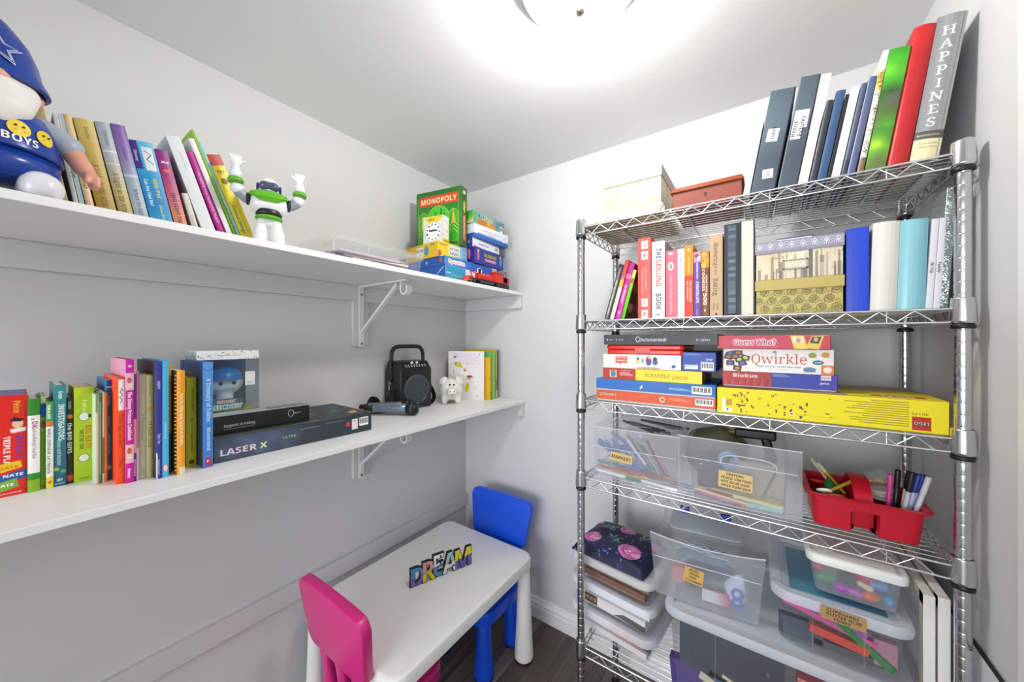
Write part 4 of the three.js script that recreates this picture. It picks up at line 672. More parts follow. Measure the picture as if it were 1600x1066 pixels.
  for (const x of [-0.058, -0.021, 0.021, 0.058]) {
    const disc = new THREE.CylinderGeometry(0.0145, 0.0145, 0.0012, 24).rotateX(R90).translate(x, 0, 0);
    const f = mesh('smiley_badge', wrap(disc, (y) => tr(y) + 0.0012, 0.114, 0), std(0xf0d32a, 0.35), t);
    const a = x / tr(0.114), R = tr(0.114) + 0.0022;
    for (const s of [-1, 1]) mesh('eye', new THREE.SphereGeometry(0.0018, 8, 6).translate(R * Math.sin(a + s * 0.06), 0.118, R * Math.cos(a + s * 0.06)), std(0x111111, 0.4), f);
    mesh('mouth', tube([-1, 0, 1].map((s) => V3(R * Math.sin(a + s * 0.09), 0.110 - 0.0025 * (1 - s * s), R * Math.cos(a + s * 0.09))), 0.0007, 8, 5), std(0x111111, 0.4), f);
  }
}

// toy space explorer with raised arms: a plain figure in white, green and grey
{
  const t = thing('toy_robot', 'white and green toy space robot with clear dome and raised arms', 'toy robot', [0.34, YU, 1.203], R90 - 0.32); t.scale.set(0.84, 0.85, 0.84);
  const white = std(0xf0f0f2, 0.28), green = std(0x63b51f, 0.3), grey = std(0x98a2ac, 0.35), dark = std(0x1c1e22, 0.35), violet = std(0x4a2a8a, 0.35);
  for (const s of [-1, 1]) {
    const leg = mesh('leg', skin([[s * 0.021, 0.082, 0, 0.0165, s * 0.025, 0.045, 0.002, 0.017], [s * 0.025, 0.045, 0.002, 0.0175, s * 0.027, 0.018, 0.004, 0.0205]], 0.003, 0.005, (x, y) => 0.008 - y), white, t);
    mesh('boot_sole', slab(0.042, 0.052, 0, 0.0085, 0.012, 0.0015, s * 0.027, 0.007), grey, leg);
  }
  mesh('hip', skin([[-0.014, 0.09, 0, 0.02, 0.014, 0.09, 0, 0.02]], 0.003, 0.005), white, t);
  mesh('belt', lathe([[0, 0.094], [0.036, 0.095], [0.04, 0.1], [0.038, 0.106], [0, 0.107]], 32), green, t);
  mesh('waist_band', lathe([[0, 0.106], [0.036, 0.107], [0.038, 0.112], [0.038, 0.122], [0.036, 0.126], [0, 0.127]], 32), dark, t);
  mesh('chest', skin([[-0.022, 0.142, 0, 0.031, 0.022, 0.142, 0, 0.031], [-0.026, 0.158, 0, 0.026, 0.026, 0.158, 0, 0.026]], 0.003, 0.006), white, t);
  mesh('collar', loft([rrect(0.11, 0.06, 0.028, 0.164), rrect(0.118, 0.068, 0.032, 0.168), rrect(0.11, 0.062, 0.03, 0.181), rrect(0.086, 0.056, 0.026, 0.186)], true, true, 0.7), green, t);
  mesh('chest_plate', loft([rrect(0.05, 0.012, 0.005, 0.15, 0, 0.03), rrect(0.094, 0.014, 0.006, 0.164, 0, 0.033), rrect(0.096, 0.012, 0.005, 0.172, 0, 0.03)], true, true, 0.7), green, t);
  const hd = mesh('helmet', skin([[0, 0.197, 0, 0.028, 0, 0.208, 0, 0.03]], 0.003, 0.004), white, t);
  mesh('visor', skin([[-0.012, 0.205, 0.017, 0.0165, 0.012, 0.205, 0.017, 0.0165]], 0.0025, 0.003), std(0x5b5f78, 0.15, 0.3), hd);
  mesh('helmet_rim', new THREE.TorusGeometry(0.027, 0.003, 8, 36).rotateX(R90).translate(0, 0.188, 0), grey, hd);
  for (const s of [-1, 1]) mesh('ear_disc', new THREE.CylinderGeometry(0.011, 0.012, 0.006, 20).rotateZ(R90).translate(s * 0.0325, 0.205, 0), violet, hd);
  mesh('backpack', rbox(0.11, 0.03, 0.022, 0.006, 3).translate(0, 0.165, -0.037), white, t);
  for (const s of [-1, 1]) {
    const k = s > 0 ? 0.88 : 1, y = (v) => 0.158 + (v - 0.158) * k;
    mesh('shoulder', lathe([[0, -0.006], [0.019, -0.005], [0.02, 0], [0.019, 0.005], [0, 0.006]], 24).rotateZ(R90).translate(s * 0.057, 0.157, 0), dark, t);
    const a = mesh('upper_arm', skin([[s * 0.062, 0.157, 0, 0.0155, s * 0.08, y(0.172), 0.004, 0.017]], 0.003, 0.004), grey, t);
    mesh('elbow', new THREE.SphereGeometry(0.0195, 20, 14).translate(s * 0.086, y(0.182), 0.006), white, t);
    mesh('cuff', lathe([[0, -0.008], [0.02, -0.008], [0.0225, 0], [0.019, 0.008], [0, 0.008]], 24).translate(s * 0.09, y(0.205), 0.01), green, t);
    const f = mesh('forearm', lathe([[0, 0], [0.0175, 0.001], [0.0165, 0.018], [0.01, 0.038], [0.008, 0.044], [0, 0.045]], 24).translate(s * 0.09, y(0.211), 0.01), white, t);
    mesh('hand', skin([[s * 0.09, y(0.252), 0.01, 0.01, s * 0.09, y(0.264), 0.012, 0.009], ...[-1, -0.33, 0.33, 1].map((q) => [s * 0.09 + q * 0.008, y(0.266), 0.013, 0.0042, s * 0.09 + q * 0.014, y(0.284) - 0.003 * Math.abs(q), 0.018, 0.0036]), [s * 0.08, y(0.258), 0.012, 0.0045, s * 0.066, y(0.27), 0.018, 0.0036]], 0.0022, 0.0025), white, f);
  }
}

// ------------------------------------------------------------------ clear tray and games on the upper wall shelf
const clearPlastic = phys(0xffffff, { transmission: 0.97, thickness: 0, roughness: 0.2, ior: 1.4 });
const frosted = phys(0xf6f9fd, { transmission: 0.87, thickness: 0, roughness: 0.4, ior: 1.45 });
const lidFrost = phys(0xf4f9ff, { transmission: 0.55, thickness: 0, roughness: 0.5, ior: 1.45 });
// open tub of thin sheet plastic with a turned-out rim, base centre at the origin
function tubShell(w, d, h, taper, r, wall = 0.0016, rim = 0.006) {
  const R = (k, y, o = 0) => rrect(w - 2 * taper * (1 - k) + 2 * o, d - 2 * taper * (1 - k) + 2 * o, Math.max(0.004, r + o), y);
  return loft([R(0, 0.0006, -0.004), R(0, 0.003), R(1, h - 0.008), R(1, h - 0.008, rim), R(1, h, rim), R(1, h, -wall)], true, false, 0.7);
}
function binLid(w, d, h, r, over = 0.01) {
  const R = (o, y) => rrect(w + 2 * o, d + 2 * o, r + o, y);
  return loft([R(over, -0.012), R(over + 0.001, -0.001), R(over - 0.004, h), R(-0.01, h), R(-0.016, h - 0.006), R(-0.03, h - 0.006)], false, false, 0.6);
}
{
  const t = thing('storage_tray', 'shallow clear plastic tray of papers with clear lid on upper shelf', 'storage box', [0.235, YU, 0.862], R90);
  mesh('tray', tubShell(0.37, 0.325, 0.068, 0.006, 0.025), clearPlastic, t);
  const l = mesh('lid', binLid(0.372, 0.327, 0.008, 0.026, 0.008), clearPlastic, t); l.position.y = 0.069;
  mesh('lid_panel', slab(0.32, 0.275, 0.0695, 0.0708, 0.015, 0.0004), clearPlastic, t);
  for (const x of [-0.06, 0.1]) mesh('rib', rbox(0.004, 0.05, 0.003, 0.001, 1).translate(x, 0.036, 0.163), clearPlastic, t);
  const sh = SHEETS.left;
  for (const [i, c] of ['#f8f4ea', '#e9e4d8', '#9aa6b8', '#efe8da', '#d9c8dc', '#b9c4c8'].entries()) {
    const p = thing('paper_sheet', ['stack of cream paper at the bottom of the clear tray', 'off-white notepad in the clear tray', 'grey-blue folder in the clear tray', 'folded cream leaflet in the clear tray', 'lilac printed card lying on papers in the clear tray', 'grey envelope on top in the clear tray'][i], 'paper', [0.225 + 0.012 * Math.sin(i * 2), YU + 0.005 + i * 0.0078, 0.862 + 0.03 * Math.cos(i * 3)], R90 + 0.09 * Math.sin(i * 1.7), 'papers in the clear tray');
    const m = mesh('sheets', printBox(sh, 0.29 - 0.012 * i, 0.0066, 0.22 - 0.006 * i, { all: c, front: art(['bg', c], ['f', (g, w, h) => { g.fillStyle = 'rgba(60,50,60,.35)'; g.fillRect(0, h * 0.3, w, h * 0.12); g.fillRect(0, h * 0.65, w * 0.7, h * 0.1); }]) }, 0.0004), sh.mat, p); m.position.z = 0.12;
  }
}
const ST = R90 - 0.03, GP = 'games stacked at the end of the upper shelf';
carton({ label: 'blue and teal board game box at the bottom of the upper shelf pile', at: [0.362, YU + 0.0004, 0.3355], turn: R90, size: [0.377, 0.0715, 0.27], group: GP, tray: 0.014, trayColor: '#e9e9e6', faces: {
  all: '#1f63b8', front: art(['bg', '#2a6fc0'], ['gr', 1, '#2c93bd', '#2fa5c6', '#2b8fbf'], ['r', 0.34, 0, 0.62, 1, '#eceef0'], ['h', 'SHARK', 0.05, 0.55, 26, 9, '#d9eef4'], ['h', 'adventure game', 0.19, 0.7, 76, 11, '#c8c26a', 'r'], ['r', 0.96, 0, 0.04, 1, '#1a5cb0']), left: art(['bg', '#1d5fb6'], ['l', '#e8eef4', 3, 0.95, 0.1, 0.72, 0.9], ['h', 'junior', 0.3, 0.6, 60, 12, '#4fa3d8', 'r']) } });
carton({ label: 'blue game box with red title lying second in the upper shelf pile', at: [0.360, YU + 0.0724, 0.337], turn: R90 - 0.01, size: [0.377, 0.0405, 0.268], group: GP, faces: {
  all: '#1c57b4', front: art(['gr', 1, '#3f8fd0', '#2f7fd2', '#1c5fc0', '#1a57b8', '#1a57b8'], ['h', 'Operation', 0.2, 0.5, 108, 24, '#d43a3a', 'b#ffffff'], ['o', 0.62, 0.75, 20, 12, '#f2f4f6'], ['bar', 0.88, 0.15, 0.1, 0.7]), left: art(['bg', '#215fb8'], ['o', 0.9, 0.45, 9, 10, '#c8503a'], ['o', 0.55, 0.5, 7, 7, '#9fc0e4'], ['p', '#b03a3a', 0.1, 0.2, 0.24, 0.3, 0.2, 0.7]) } });
carton({ label: 'yellow picture card game box under the green standing box', at: [0.332, YU + 0.1133, 0.4465], turn: R90 - 0.08, size: [0.178, 0.0695, 0.25], group: GP, faces: {
  all: '#e8b422', front: art(['gr', 1, '#f2cf2a', '#f0c62a', '#cfd05a', '#8fb8cc', '#5f8ab8'], ['fine', 0.03, 0.12, 0.3, 0.13, 8, '#7a5a10'], ['r', 0.36, 0.16, 0.36, 0.62, '#f2efe6'], ['h', 'PICTURE', 0.54, 0.34, 56, 20, '#4a2a5a'], ['h', 'PARADE', 0.54, 0.62, 56, 20, '#4a2a5a'], ['o', 0.04, 0.78, 12, 14, '#d0502e'], ['o', 0.9, 0.5, 14, 20, '#7aa8c4']),
  left: art(['gr', 1, '#c8a01e', '#e8c02a', '#efc42a'], ['r', 0.36, 0.2, 0.22, 0.6, '#ece8df'], ['h', 'PICTURE', 0.47, 0.42, 50, 16, '#4a2a5a'], ['o', 0.66, 0.5, 17, 22, '#4f9ab0'], ['fine', 0.76, 0.1, 0.18, 0.13, 9, '#7a5a10']), top: '#e6b020' } });
carton({ label: 'small white spot-the-symbol card game box on the yellow one', at: [0.267, YU + 0.1832, 0.512], turn: 0.2, size: [0.112, 0.125, 0.046], group: GP, faces: {
  all: '#e9e9e2', front: art(['bg', '#dfe2dc'], ['o', 0.5, 0.12, 40, 18, '#f0d422'], ['h', 'Spot it!', 0.42, 0.12, 34, 13, '#3a2a10'], ['o', 0.84, 0.06, 11, 11, '#f0c81e'], ['o', 0.5, 0.58, 46, 47, '#c2cacb'], ['o', 0.5, 0.58, 43, 44, '#f6f7f5'], ['f', (g, w, h) => { const c = ['#333', '#c0392b', '#2f6fae', '#d9822e', '#3a8a4a', '#5a3a8a', '#222', '#b8482e', '#444', '#2f6fae']; for (let i = 0; i < 11; i++) { const a = i / 11 * 6.28; g.fillStyle = c[i % 10]; g.beginPath(); g.ellipse(w * 0.5 + 34 * Math.cos(a), h * 0.58 + 35 * Math.sin(a), 4 + (i % 3), 3 + (i % 2) * 2, i, 0, 7); g.fill(); } g.fillStyle = '#333'; g.fillRect(w * 0.3, h * 0.5, 44, 8); }]),
  right: art(['bg', '#eceae2'], ['dots', 26, 1, 3, ['#444', '#c9a13a', '#777']], ['r', 0, 0.84, 1, 0.16, '#f0cc22'], ['h', 'Spot it!', 0.5, 0.92, 34, 11, '#3a2a10']), top: '#f0ce24' } });
carton({ label: 'tall green property trading board game standing upright with orange title', at: [0.2195, YU + 0.1834, 0.4355], turn: 0.195, size: [0.264, 0.284, 0.051], group: GP, faces: {
  all: '#1c6a26', front: art(['gr', 0, '#1d6b22', '#2e8f28', '#1f7424'], ['l', '#c8b04a', 1.5, 0.05, 0.1, 0.05, 0.97, 0.94, 0.97, 0.94, 0.1], ['r', 0.08, 0.085, 0.84, 0.17, '#d2481e'], ['h', 'MONOPOLY', 0.5, 0.17, 210, 36, '#f4e4a8'], ['f', (g, w, h) => { const arch = (x, y, r, hh, c) => { g.fillStyle = c; g.beginPath(); g.arc(x, y, r, Math.PI, 0); g.lineTo(x + r, y + hh); g.lineTo(x - r, y + hh); g.fill(); }; arch(w * 0.5, h * 0.5, 66, 110, '#c8b04a'); arch(w * 0.5, h * 0.5, 63, 108, '#3fc832'); arch(w * 0.17, h * 0.45, 26, 130, '#c8b04a'); arch(w * 0.17, h * 0.45, 23.5, 128, '#2fae2a'); arch(w * 0.83, h * 0.45, 26, 130, '#c8b04a'); arch(w * 0.83, h * 0.45, 23.5, 128, '#2fae2a'); g.fillStyle = '#2a8a24'; for (const [x, hh] of [[0.36, 40], [0.42, 70], [0.48, 52], [0.54, 84], [0.6, 58]]) g.fillRect(w * x, h * 0.62 - hh, 12, hh + 40); g.fillStyle = '#e0b32a'; g.fillRect(w * 0.13, h * 0.42, 18, 60); g.beginPath(); g.moveTo(w * 0.78, h * 0.6); g.lineTo(w * 0.83, h * 0.36); g.lineTo(w * 0.88, h * 0.6); g.fill(); g.strokeStyle = '#c8d86a'; g.lineWidth = 3; for (const yy of [0.66, 0.72, 0.78]) { g.beginPath(); g.moveTo(w * 0.72, h * yy); g.lineTo(w * 0.83, h * (yy - 0.09)); g.lineTo(w * 0.94, h * yy); g.stroke(); g.beginPath(); g.moveTo(w * 0.06, h * yy); g.lineTo(w * 0.17, h * (yy - 0.09)); g.lineTo(w * 0.28, h * yy); g.stroke(); } }]),
  right: art(['bg', '#17561f'], ['l', '#c8b04a', 1.2, 0.2, 0.03, 0.8, 0.03, 0.8, 0.97, 0.2, 0.97, 0.2, 0.03], ['r', 0.28, 0.45, 0.44, 0.46, '#c8481e'], ['v', 'MONOPOLY', 0.5, 0.68, 110, 18, '#f0e2a4'], ['o', 0.5, 0.33, 9, 30, '#c8c23a'], ['r', 0.3, 0.06, 0.4, 0.06, '#e4dcc0']), top: '#1b5f22' } });
const GS = 'games in the stack by the corner of the upper shelf';
carton({ label: 'dark blue party game box with yellow green lettering, third up by the corner', at: [0.366, YU + 0.1133, 0.218], turn: R90 + 0.03, size: [0.238, 0.079, 0.25], group: GS, faces: {
  all: '#232a86', front: art(['gr', 1, '#26288c', '#27329e', '#222c92'], ['h', 'HEDBANZ', 0.53, 0.36, 110, 24, '#e6e84a', 'b#14143a'], ['h', 'CHARADES', 0.53, 0.64, 96, 18, '#f4f2ee', 'b#c23a8a'], ['o', 0.11, 0.5, 10, 24, '#c85a9a'], ['o', 0.9, 0.5, 10, 24, '#3aa0c8'], ['o', 0.9, 0.2, 7, 8, '#e0a88a'], ['o', 0.11, 0.2, 7, 8, '#e0b08a']), left: art(['bg', '#2a2a8e'], ['o', 0.3, 0.4, 20, 26, '#8a5ac0'], ['o', 0.85, 0.4, 10, 26, '#d07aa0']) } });
carton({ label: 'white game box with blue lettering above the dark blue party game', at: [0.352, YU + 0.1929, 0.226], turn: R90 + 0.05, size: [0.23, 0.046, 0.24], group: GS, faces: {
  all: '#dfe5ec', front: art(['gr', 1, '#e6ebf2', '#f2f4f6', '#dfe6ee'], ['h', 'Doodle Draw', 0.4, 0.45, 84, 15, '#2a5a9a'], ['p', '#c03a8a', 0.02, 0.8, 0.6, 0.95, 0.6, 1, 0.02, 1], ['bar', 0.82, 0.25, 0.12, 0.5]), left: art(['bg', '#3a4a9a'], ['h', 'D', 0.9, 0.4, 10, 14, '#fff']) } });
carton({ label: 'white lidded puzzle game box with blue tray, second from top by the corner', at: [0.372, YU + 0.2394, 0.205], turn: R90 - 0.02, size: [0.275, 0.067, 0.27], group: GS, tray: 0.02, trayColor: '#2a62b8', faces: {
  all: '#e8ecef', front: art(['gr', 1, '#eef1f2', '#f4f4f4', '#d8dff0'], ['h', 'Guessing Game', 0.46, 0.42, 130, 20, '#8a4aa0', 'b#ffffff'], ['h', 'family fun', 0.5, 0.75, 60, 9, '#3a9a6a'], ['p', '#3aa0d8', 0.1, 0.85, 0.8, 0.9, 0.8, 1, 0.1, 1], ['dots', 10, 2, 5, ['#d88ab0', '#5ab0d8', '#e0c23a'], 21]), left: art(['bg', '#e0e6ea'], ['o', 0.8, 0.5, 12, 10, '#c8808a']) } });
carton({ label: 'green and orange jungle game box on top of the corner stack', at: [0.362, YU + 0.3069, 0.215], turn: R90 + 0.02, size: [0.262, 0.062, 0.26], group: GS, faces: {
  all: '#4a8a5a', front: art(['gr', 1, '#5fa86a', '#7fb8c8', '#6aa0b8', '#5a8a8a'], ['o', 0.3, 0.85, 50, 22, '#c87a2a'], ['o', 0.55, 0.75, 40, 18, '#d89a3a'], ['o', 0.45, 0.55, 18, 12, '#e0a83a'], ['p', '#1a2a2a', 0.16, 0.1, 0.22, 0.3, 0.18, 0.4], ['h', 'JUNGLE RUN', 0.45, 0.3, 90, 16, '#2a2a2a', 'b#e8d8a0'], ['bar', 0.84, 0.4, 0.12, 0.5], ['dots', 16, 2, 6, ['#3a6a3a', '#8a4a1e', '#c8a03a'], 5]), left: art(['gr', 0, '#3a9a3a', '#6ac03a', '#d8d8b8'], ['o', 0.8, 0.5, 24, 16, '#3a9a2a']), top: '#6fae8a' } });

// red toy locomotive at the shelf's front edge
{
  const t = thing('toy_train', 'red toy steam locomotive with black wheels on the upper shelf', 'toy train', [0.402, YU, 0.285], R90), red = std(0xd8240f, 0.35), blk = std(0x1b1b1d, 0.4), steel = std(0x6a6d70, 0.4, 0.6);
  const W = 0.034, bx = (x0, x1, y0, y1, z0 = -W / 2, z1 = W / 2, r = 0.002) => rbox(x1 - x0, y1 - y0, z1 - z0, r, 2).translate((x0 + x1) / 2, (y0 + y1) / 2, (z0 + z1) / 2);
  mesh('chassis', bx(-0.145, 0.165, 0.017, 0.025), blk, t);
  mesh('boiler', lathe([[0, 0], [0.0145, 0.001], [0.016, 0.004], [0.016, 0.125], [0, 0.126]], 24).rotateZ(-R90).translate(-0.075, 0.0415, 0), red, t);
  mesh('running_board', bx(-0.09, 0.15, 0.026, 0.032, -0.02, 0.02), red, t);
  const cab = mesh('cab', [bx(0.046, 0.104, 0.03, 0.072), bx(0.104, 0.15, 0.03, 0.062)], red, t);
  mesh('cab_roof', bx(0.042, 0.108, 0.072, 0.077, -0.02, 0.02), red, cab);
  mesh('tender', bx(0.112, 0.165, 0.03, 0.06), red, t);
  mesh('handrail', tube([V3(0.118, 0.06, 0.012), V3(0.12, 0.083, 0.012), V3(0.14, 0.084, 0.012), V3(0.143, 0.06, 0.012)], 0.0018, 20, 6), blk, t);
  mesh('chimney', lathe([[0, 0], [0.006, 0], [0.0055, 0.012], [0.0085, 0.016], [0.0085, 0.021], [0, 0.021]], 16).translate(-0.055, 0.056, 0), blk, t);
  mesh('steam_dome', new THREE.SphereGeometry(0.008, 16, 8, 0, 6.2832, 0, R90).translate(-0.005, 0.056, 0), red, t);
  mesh('snow_plough', loft([[V3(-0.115, 0.036, -0.012), V3(-0.115, 0.036, 0.012), V3(-0.11, 0.016, 0.016), V3(-0.11, 0.016, -0.016)], [V3(-0.15, 0.032, -0.014), V3(-0.15, 0.032, 0.014), V3(-0.158, 0.008, 0.018), V3(-0.158, 0.008, -0.018)], [V3(-0.172, 0.012, -0.004), V3(-0.172, 0.012, 0.004), V3(-0.178, 0.005, 0.006), V3(-0.178, 0.005, -0.006)]], true, true, 0.4), red, t);
  mesh('crane_arm', [rod(V3(-0.075, 0.05, 0.006), V3(-0.13, 0.058, 0.006), 0.003, 8), rod(V3(-0.13, 0.058, 0.006), V3(-0.118, 0.038, 0.006), 0.003, 8)], red, t);
  const wg = lathe([[0, -0.003], [0.0105, -0.003], [0.0115, -0.001], [0.0115, 0.003], [0, 0.003]], 20).rotateX(R90), hub = lathe([[0, 0.003], [0.004, 0.003], [0.003, 0.006], [0, 0.006]], 12).rotateX(R90);
  for (const x of [-0.115, -0.06, -0.034, -0.008, 0.018, 0.07, 0.098, 0.13, 0.152]) for (const s of [-1, 1]) { const w = mesh('wheel', wg, blk, t); w.position.set(x, 0.0117, s * 0.015); const b = mesh('hub', hub, steel, w); if (s < 0) b.rotation.y = Math.PI; }
  mesh('coupling_rod', rbox(0.098, 0.003, 0.002, 0.0008, 1).translate(-0.021, 0.012, 0.0225), steel, t);
}

// ------------------------------------------------------------------ albums and boxes on the top shelf of the rack
const Y1 = DECK[0] + 0.0003, Y2 = DECK[1] + 0.0003, Y3 = DECK[2] + 0.0003, Y4 = DECK[3] + 0.0003, Y5 = DECK[4] + 0.0003, ZB = 0.455;
const TA = 'albums and binders leaning on the top rack shelf';
const note = (x, y, w, h, lines, tilt = 0) => ['f', (g, W, H) => { g.save(); g.translate(x * W, y * H); g.rotate(tilt); g.fillStyle = '#f5f5f1'; g.fillRect(-w / 2, -h / 2, w, h); g.fillStyle = '#26262a'; g.rotate(-R90); g.textAlign = 'center'; g.textBaseline = 'middle'; lines.forEach((l, i) => { g.font = 'bold ' + l[1] + 'px sans-serif'; g.fillText(l[0], l[2] || 0, (i - (lines.length - 1) / 2) * l[1] * 1.15); }); g.restore(); }];
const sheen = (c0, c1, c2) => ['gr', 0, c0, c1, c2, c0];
// [right foot x, thickness, height, depth, lean degrees, label, colour, spine, extras]
const topAlbums = [
  [1.475, 0.0145, 0.205, 0.24, 9.6, 'thin pale lilac album, first of the leaning row on the top shelf', '#e8dfe9', art(['bg', '#ece4ee'], ['v', 'photographs', 0.5, 0.48, 90, 5, '#c9a8d0', 's']), { left: '#f0ecef', bulge: 0.0006 }],
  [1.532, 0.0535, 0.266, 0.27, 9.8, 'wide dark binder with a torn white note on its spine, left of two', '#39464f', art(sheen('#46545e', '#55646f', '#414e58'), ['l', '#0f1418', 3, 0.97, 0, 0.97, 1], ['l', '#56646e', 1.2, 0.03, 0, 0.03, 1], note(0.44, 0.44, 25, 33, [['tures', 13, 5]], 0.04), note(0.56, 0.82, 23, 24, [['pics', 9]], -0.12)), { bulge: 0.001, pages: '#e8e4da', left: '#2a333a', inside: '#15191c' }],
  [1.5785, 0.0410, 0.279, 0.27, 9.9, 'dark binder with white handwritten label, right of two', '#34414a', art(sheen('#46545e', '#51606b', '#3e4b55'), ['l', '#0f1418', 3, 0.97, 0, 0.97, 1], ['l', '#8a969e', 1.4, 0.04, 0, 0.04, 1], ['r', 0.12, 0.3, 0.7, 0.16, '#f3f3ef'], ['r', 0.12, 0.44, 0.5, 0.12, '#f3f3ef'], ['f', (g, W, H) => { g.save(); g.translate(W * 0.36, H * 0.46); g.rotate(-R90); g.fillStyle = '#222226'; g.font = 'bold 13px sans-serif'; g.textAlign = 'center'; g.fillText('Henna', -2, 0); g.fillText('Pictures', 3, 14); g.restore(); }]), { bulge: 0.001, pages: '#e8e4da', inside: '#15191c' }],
  [1.599, 0.0195, 0.272, 0.26, 10, 'white page edges of a thick album leaning beside the dark binders', '#e8e6de', art(['bg', '#efece2'], ['f', (g, w, h) => { g.fillStyle = 'rgba(90,85,70,.35)'; for (let i = 1; i < w; i += 2.4) g.fillRect(i, 0, 0.6, h); }]), { bulge: 0.0004, inside: '#e8e6de' }],
  [1.615, 0.0130, 0.203, 0.24, 10, 'short dark navy album behind the blue speckled one', '#222c3a', art(['bg', '#26303f'], ['r', 0, 0, 0.2, 1, '#141a24']), {}],
  [1.635, 0.0180, 0.219, 0.24, 10, 'blue speckled cloth album in the leaning row', '#2c4d76', art(['bg', '#2f527d'], ['dots', 160, 0.3, 0.7, ['#6d8fb8', '#1d3554']], ['l', '#10151c', 2, 0.98, 0, 0.98, 1], ['r', 0, 0, 0.12, 1, '#182c46']), {}],
  [1.643, 0.0065, 0.205, 0.24, 10, 'thin black album between blue speckled and white ones', '#17181b', '#191b1e', {}],
  [1.660, 0.0158, 0.218, 0.25, 10, 'plain white spined album in the middle of the leaning row', '#edecec', art(['bg', '#f1f0f1'], ['r', 0.85, 0, 0.15, 1, '#d4d2d6']), { bulge: 0.0006 }],
  [1.672, 0.0098, 0.220, 0.25, 10, 'dark grey-blue cloth album right of the white spined one', '#44506a', art(['bg', '#465370'], ['r', 0, 0.8, 1, 0.2, '#2d3a50']), {}],
  [1.687, 0.0135, 0.230, 0.25, 10, 'slate blue album with a pale edge line', '#46587a', art(['gr', 0, '#4a5f84', '#5b5f80', '#4d5c84'], ['l', '#c9d0dc', 1, 0.04, 0, 0.04, 1]), { cap: '#1d2634' }],
  [1.702, 0.0108, 0.282, 0.25, 9.2, 'slim floral album with white top and gold band', '#d8d4c4', art(['bg', '#e6e4dc'], ['r', 0, 0, 1, 0.17, '#eef0f2'], ['r', 0, 0.17, 1, 0.09, '#c8a83a'], ['r', 0, 0.26, 1, 0.06, '#e0c96a'], ['dots', 150, 0.6, 2, ['#6a5a3a', '#8a7a4a', '#a8a088', '#4a4a3a'], 11], ['r', 0, 0, 1, 0.15, '#f0f2f4'], ['r', 0, 0.86, 1, 0.14, '#7d6a4a']), {}],
  [1.739, 0.0342, 0.276, 0.26, 8.8, 'album with bright green leaf photograph on its spine', '#3f8a1e', art(['gr', 0, '#2f9a18', '#58cf22', '#3fae1c', '#3a5a22', '#566a34', '#6a7a3a', '#3a8a1e', '#7fc42a', '#5a6a3a'], ['f', (g, w, h) => { for (const [x, y, r, c] of [[0.3, 0.15, 40, '#8af03a'], [0.6, 0.1, 30, '#3fb81e'], [0.5, 0.36, 26, '#2a4a1e'], [0.7, 0.42, 30, '#6a5a6a'], [0.7, 0.62, 34, '#4aa82a'], [0.3, 0.78, 40, '#b8e83a'], [0.6, 0.92, 34, '#6a6a4a']]) { const q = g.createRadialGradient(w * x, h * y, 1, w * x, h * y, r); q.addColorStop(0, c); q.addColorStop(1, 'rgba(60,120,40,0)'); g.fillStyle = q; g.fillRect(0, 0, w, h); } g.fillStyle = '#1f5a22'; g.fillRect(0, h * 0.335, w * 0.8, 3); }]), { bulge: 0.002 }],
  [1.776, 0.0345, 0.309, 0.27, 8.4, 'tall plain red cloth album with a rounded spine', '#b3141a', art(['bg', '#b8161b'], ['r', 0, 0, 1, 0.16, '#c21a20'], ['dots', 14, 0.3, 0.8, ['#e0a0a0', '#8a1014'], 3]), { bulge: 0.006, board: 0.0028 }],
  [1.8225, 0.0437, 0.312, 0.28, 8.0, 'tallest grey album with white vertical lettering, leaning on the right wall', '#8e9092', art(['gr', 1, '#7f8284', '#999b9c', '#8e9091', '#a5a6a7'], ...'HAPPINES'.split('').map((c, i) => ['h', c, 0.46, 0.105 + i * 0.0885, 0, 27, '#f2f2f0', 'r']), ['r', 0, 0.79, 1, 0.055, '#57544f'], ['h', 'Reminiscence', 0.46, 0.817, 34, 6, '#d8d2bc', 'r'], ['r', 0, 0.845, 1, 0.155, '#e6dcae'], ['h', 'Photo Album', 0.5, 0.875, 30, 5.5, '#6a5f3a', 'r'], ['h', 'Album Photo', 0.5, 0.9, 30, 5.5, '#6a5f3a', 'r'], ['l', '#6a6d70', 1, 0.88, 0, 0.88, 1]), { bulge: 0.005, board: 0.003 }],
];
for (const [x1, t, h, d, lean, label, color, spine, ex] of topAlbums)
  book({ sheet: 'rack', name: 'photo_album', cat: 'album', t, h, d, at: [x1, Y1, ZB], lean: -lean * DEG, label, color, spine, group: TA, ...ex });
{ // pointed corner of a black folder that stands up behind the white spined album
  const t = thing('folder', 'black folder whose pointed corner sticks up behind the white album', 'folder', [1.6609, Y1, 0.33]); t.rotation.z = -10 * DEG;
  const s = new THREE.Shape(); s.moveTo(-0.0, 0); s.lineTo(0.24, 0); s.lineTo(0.24, 0.24); s.lineTo(0.17, 0.29); s.lineTo(0.0, 0.16); s.lineTo(0, 0);
  mesh('cover', new THREE.ExtrudeGeometry(s, { depth: 0.0006, bevelEnabled: false }).rotateY(-R90).rotateY(Math.PI).translate(0, 0, 0.1), std(0x2a2c30, 0.5), t);
}
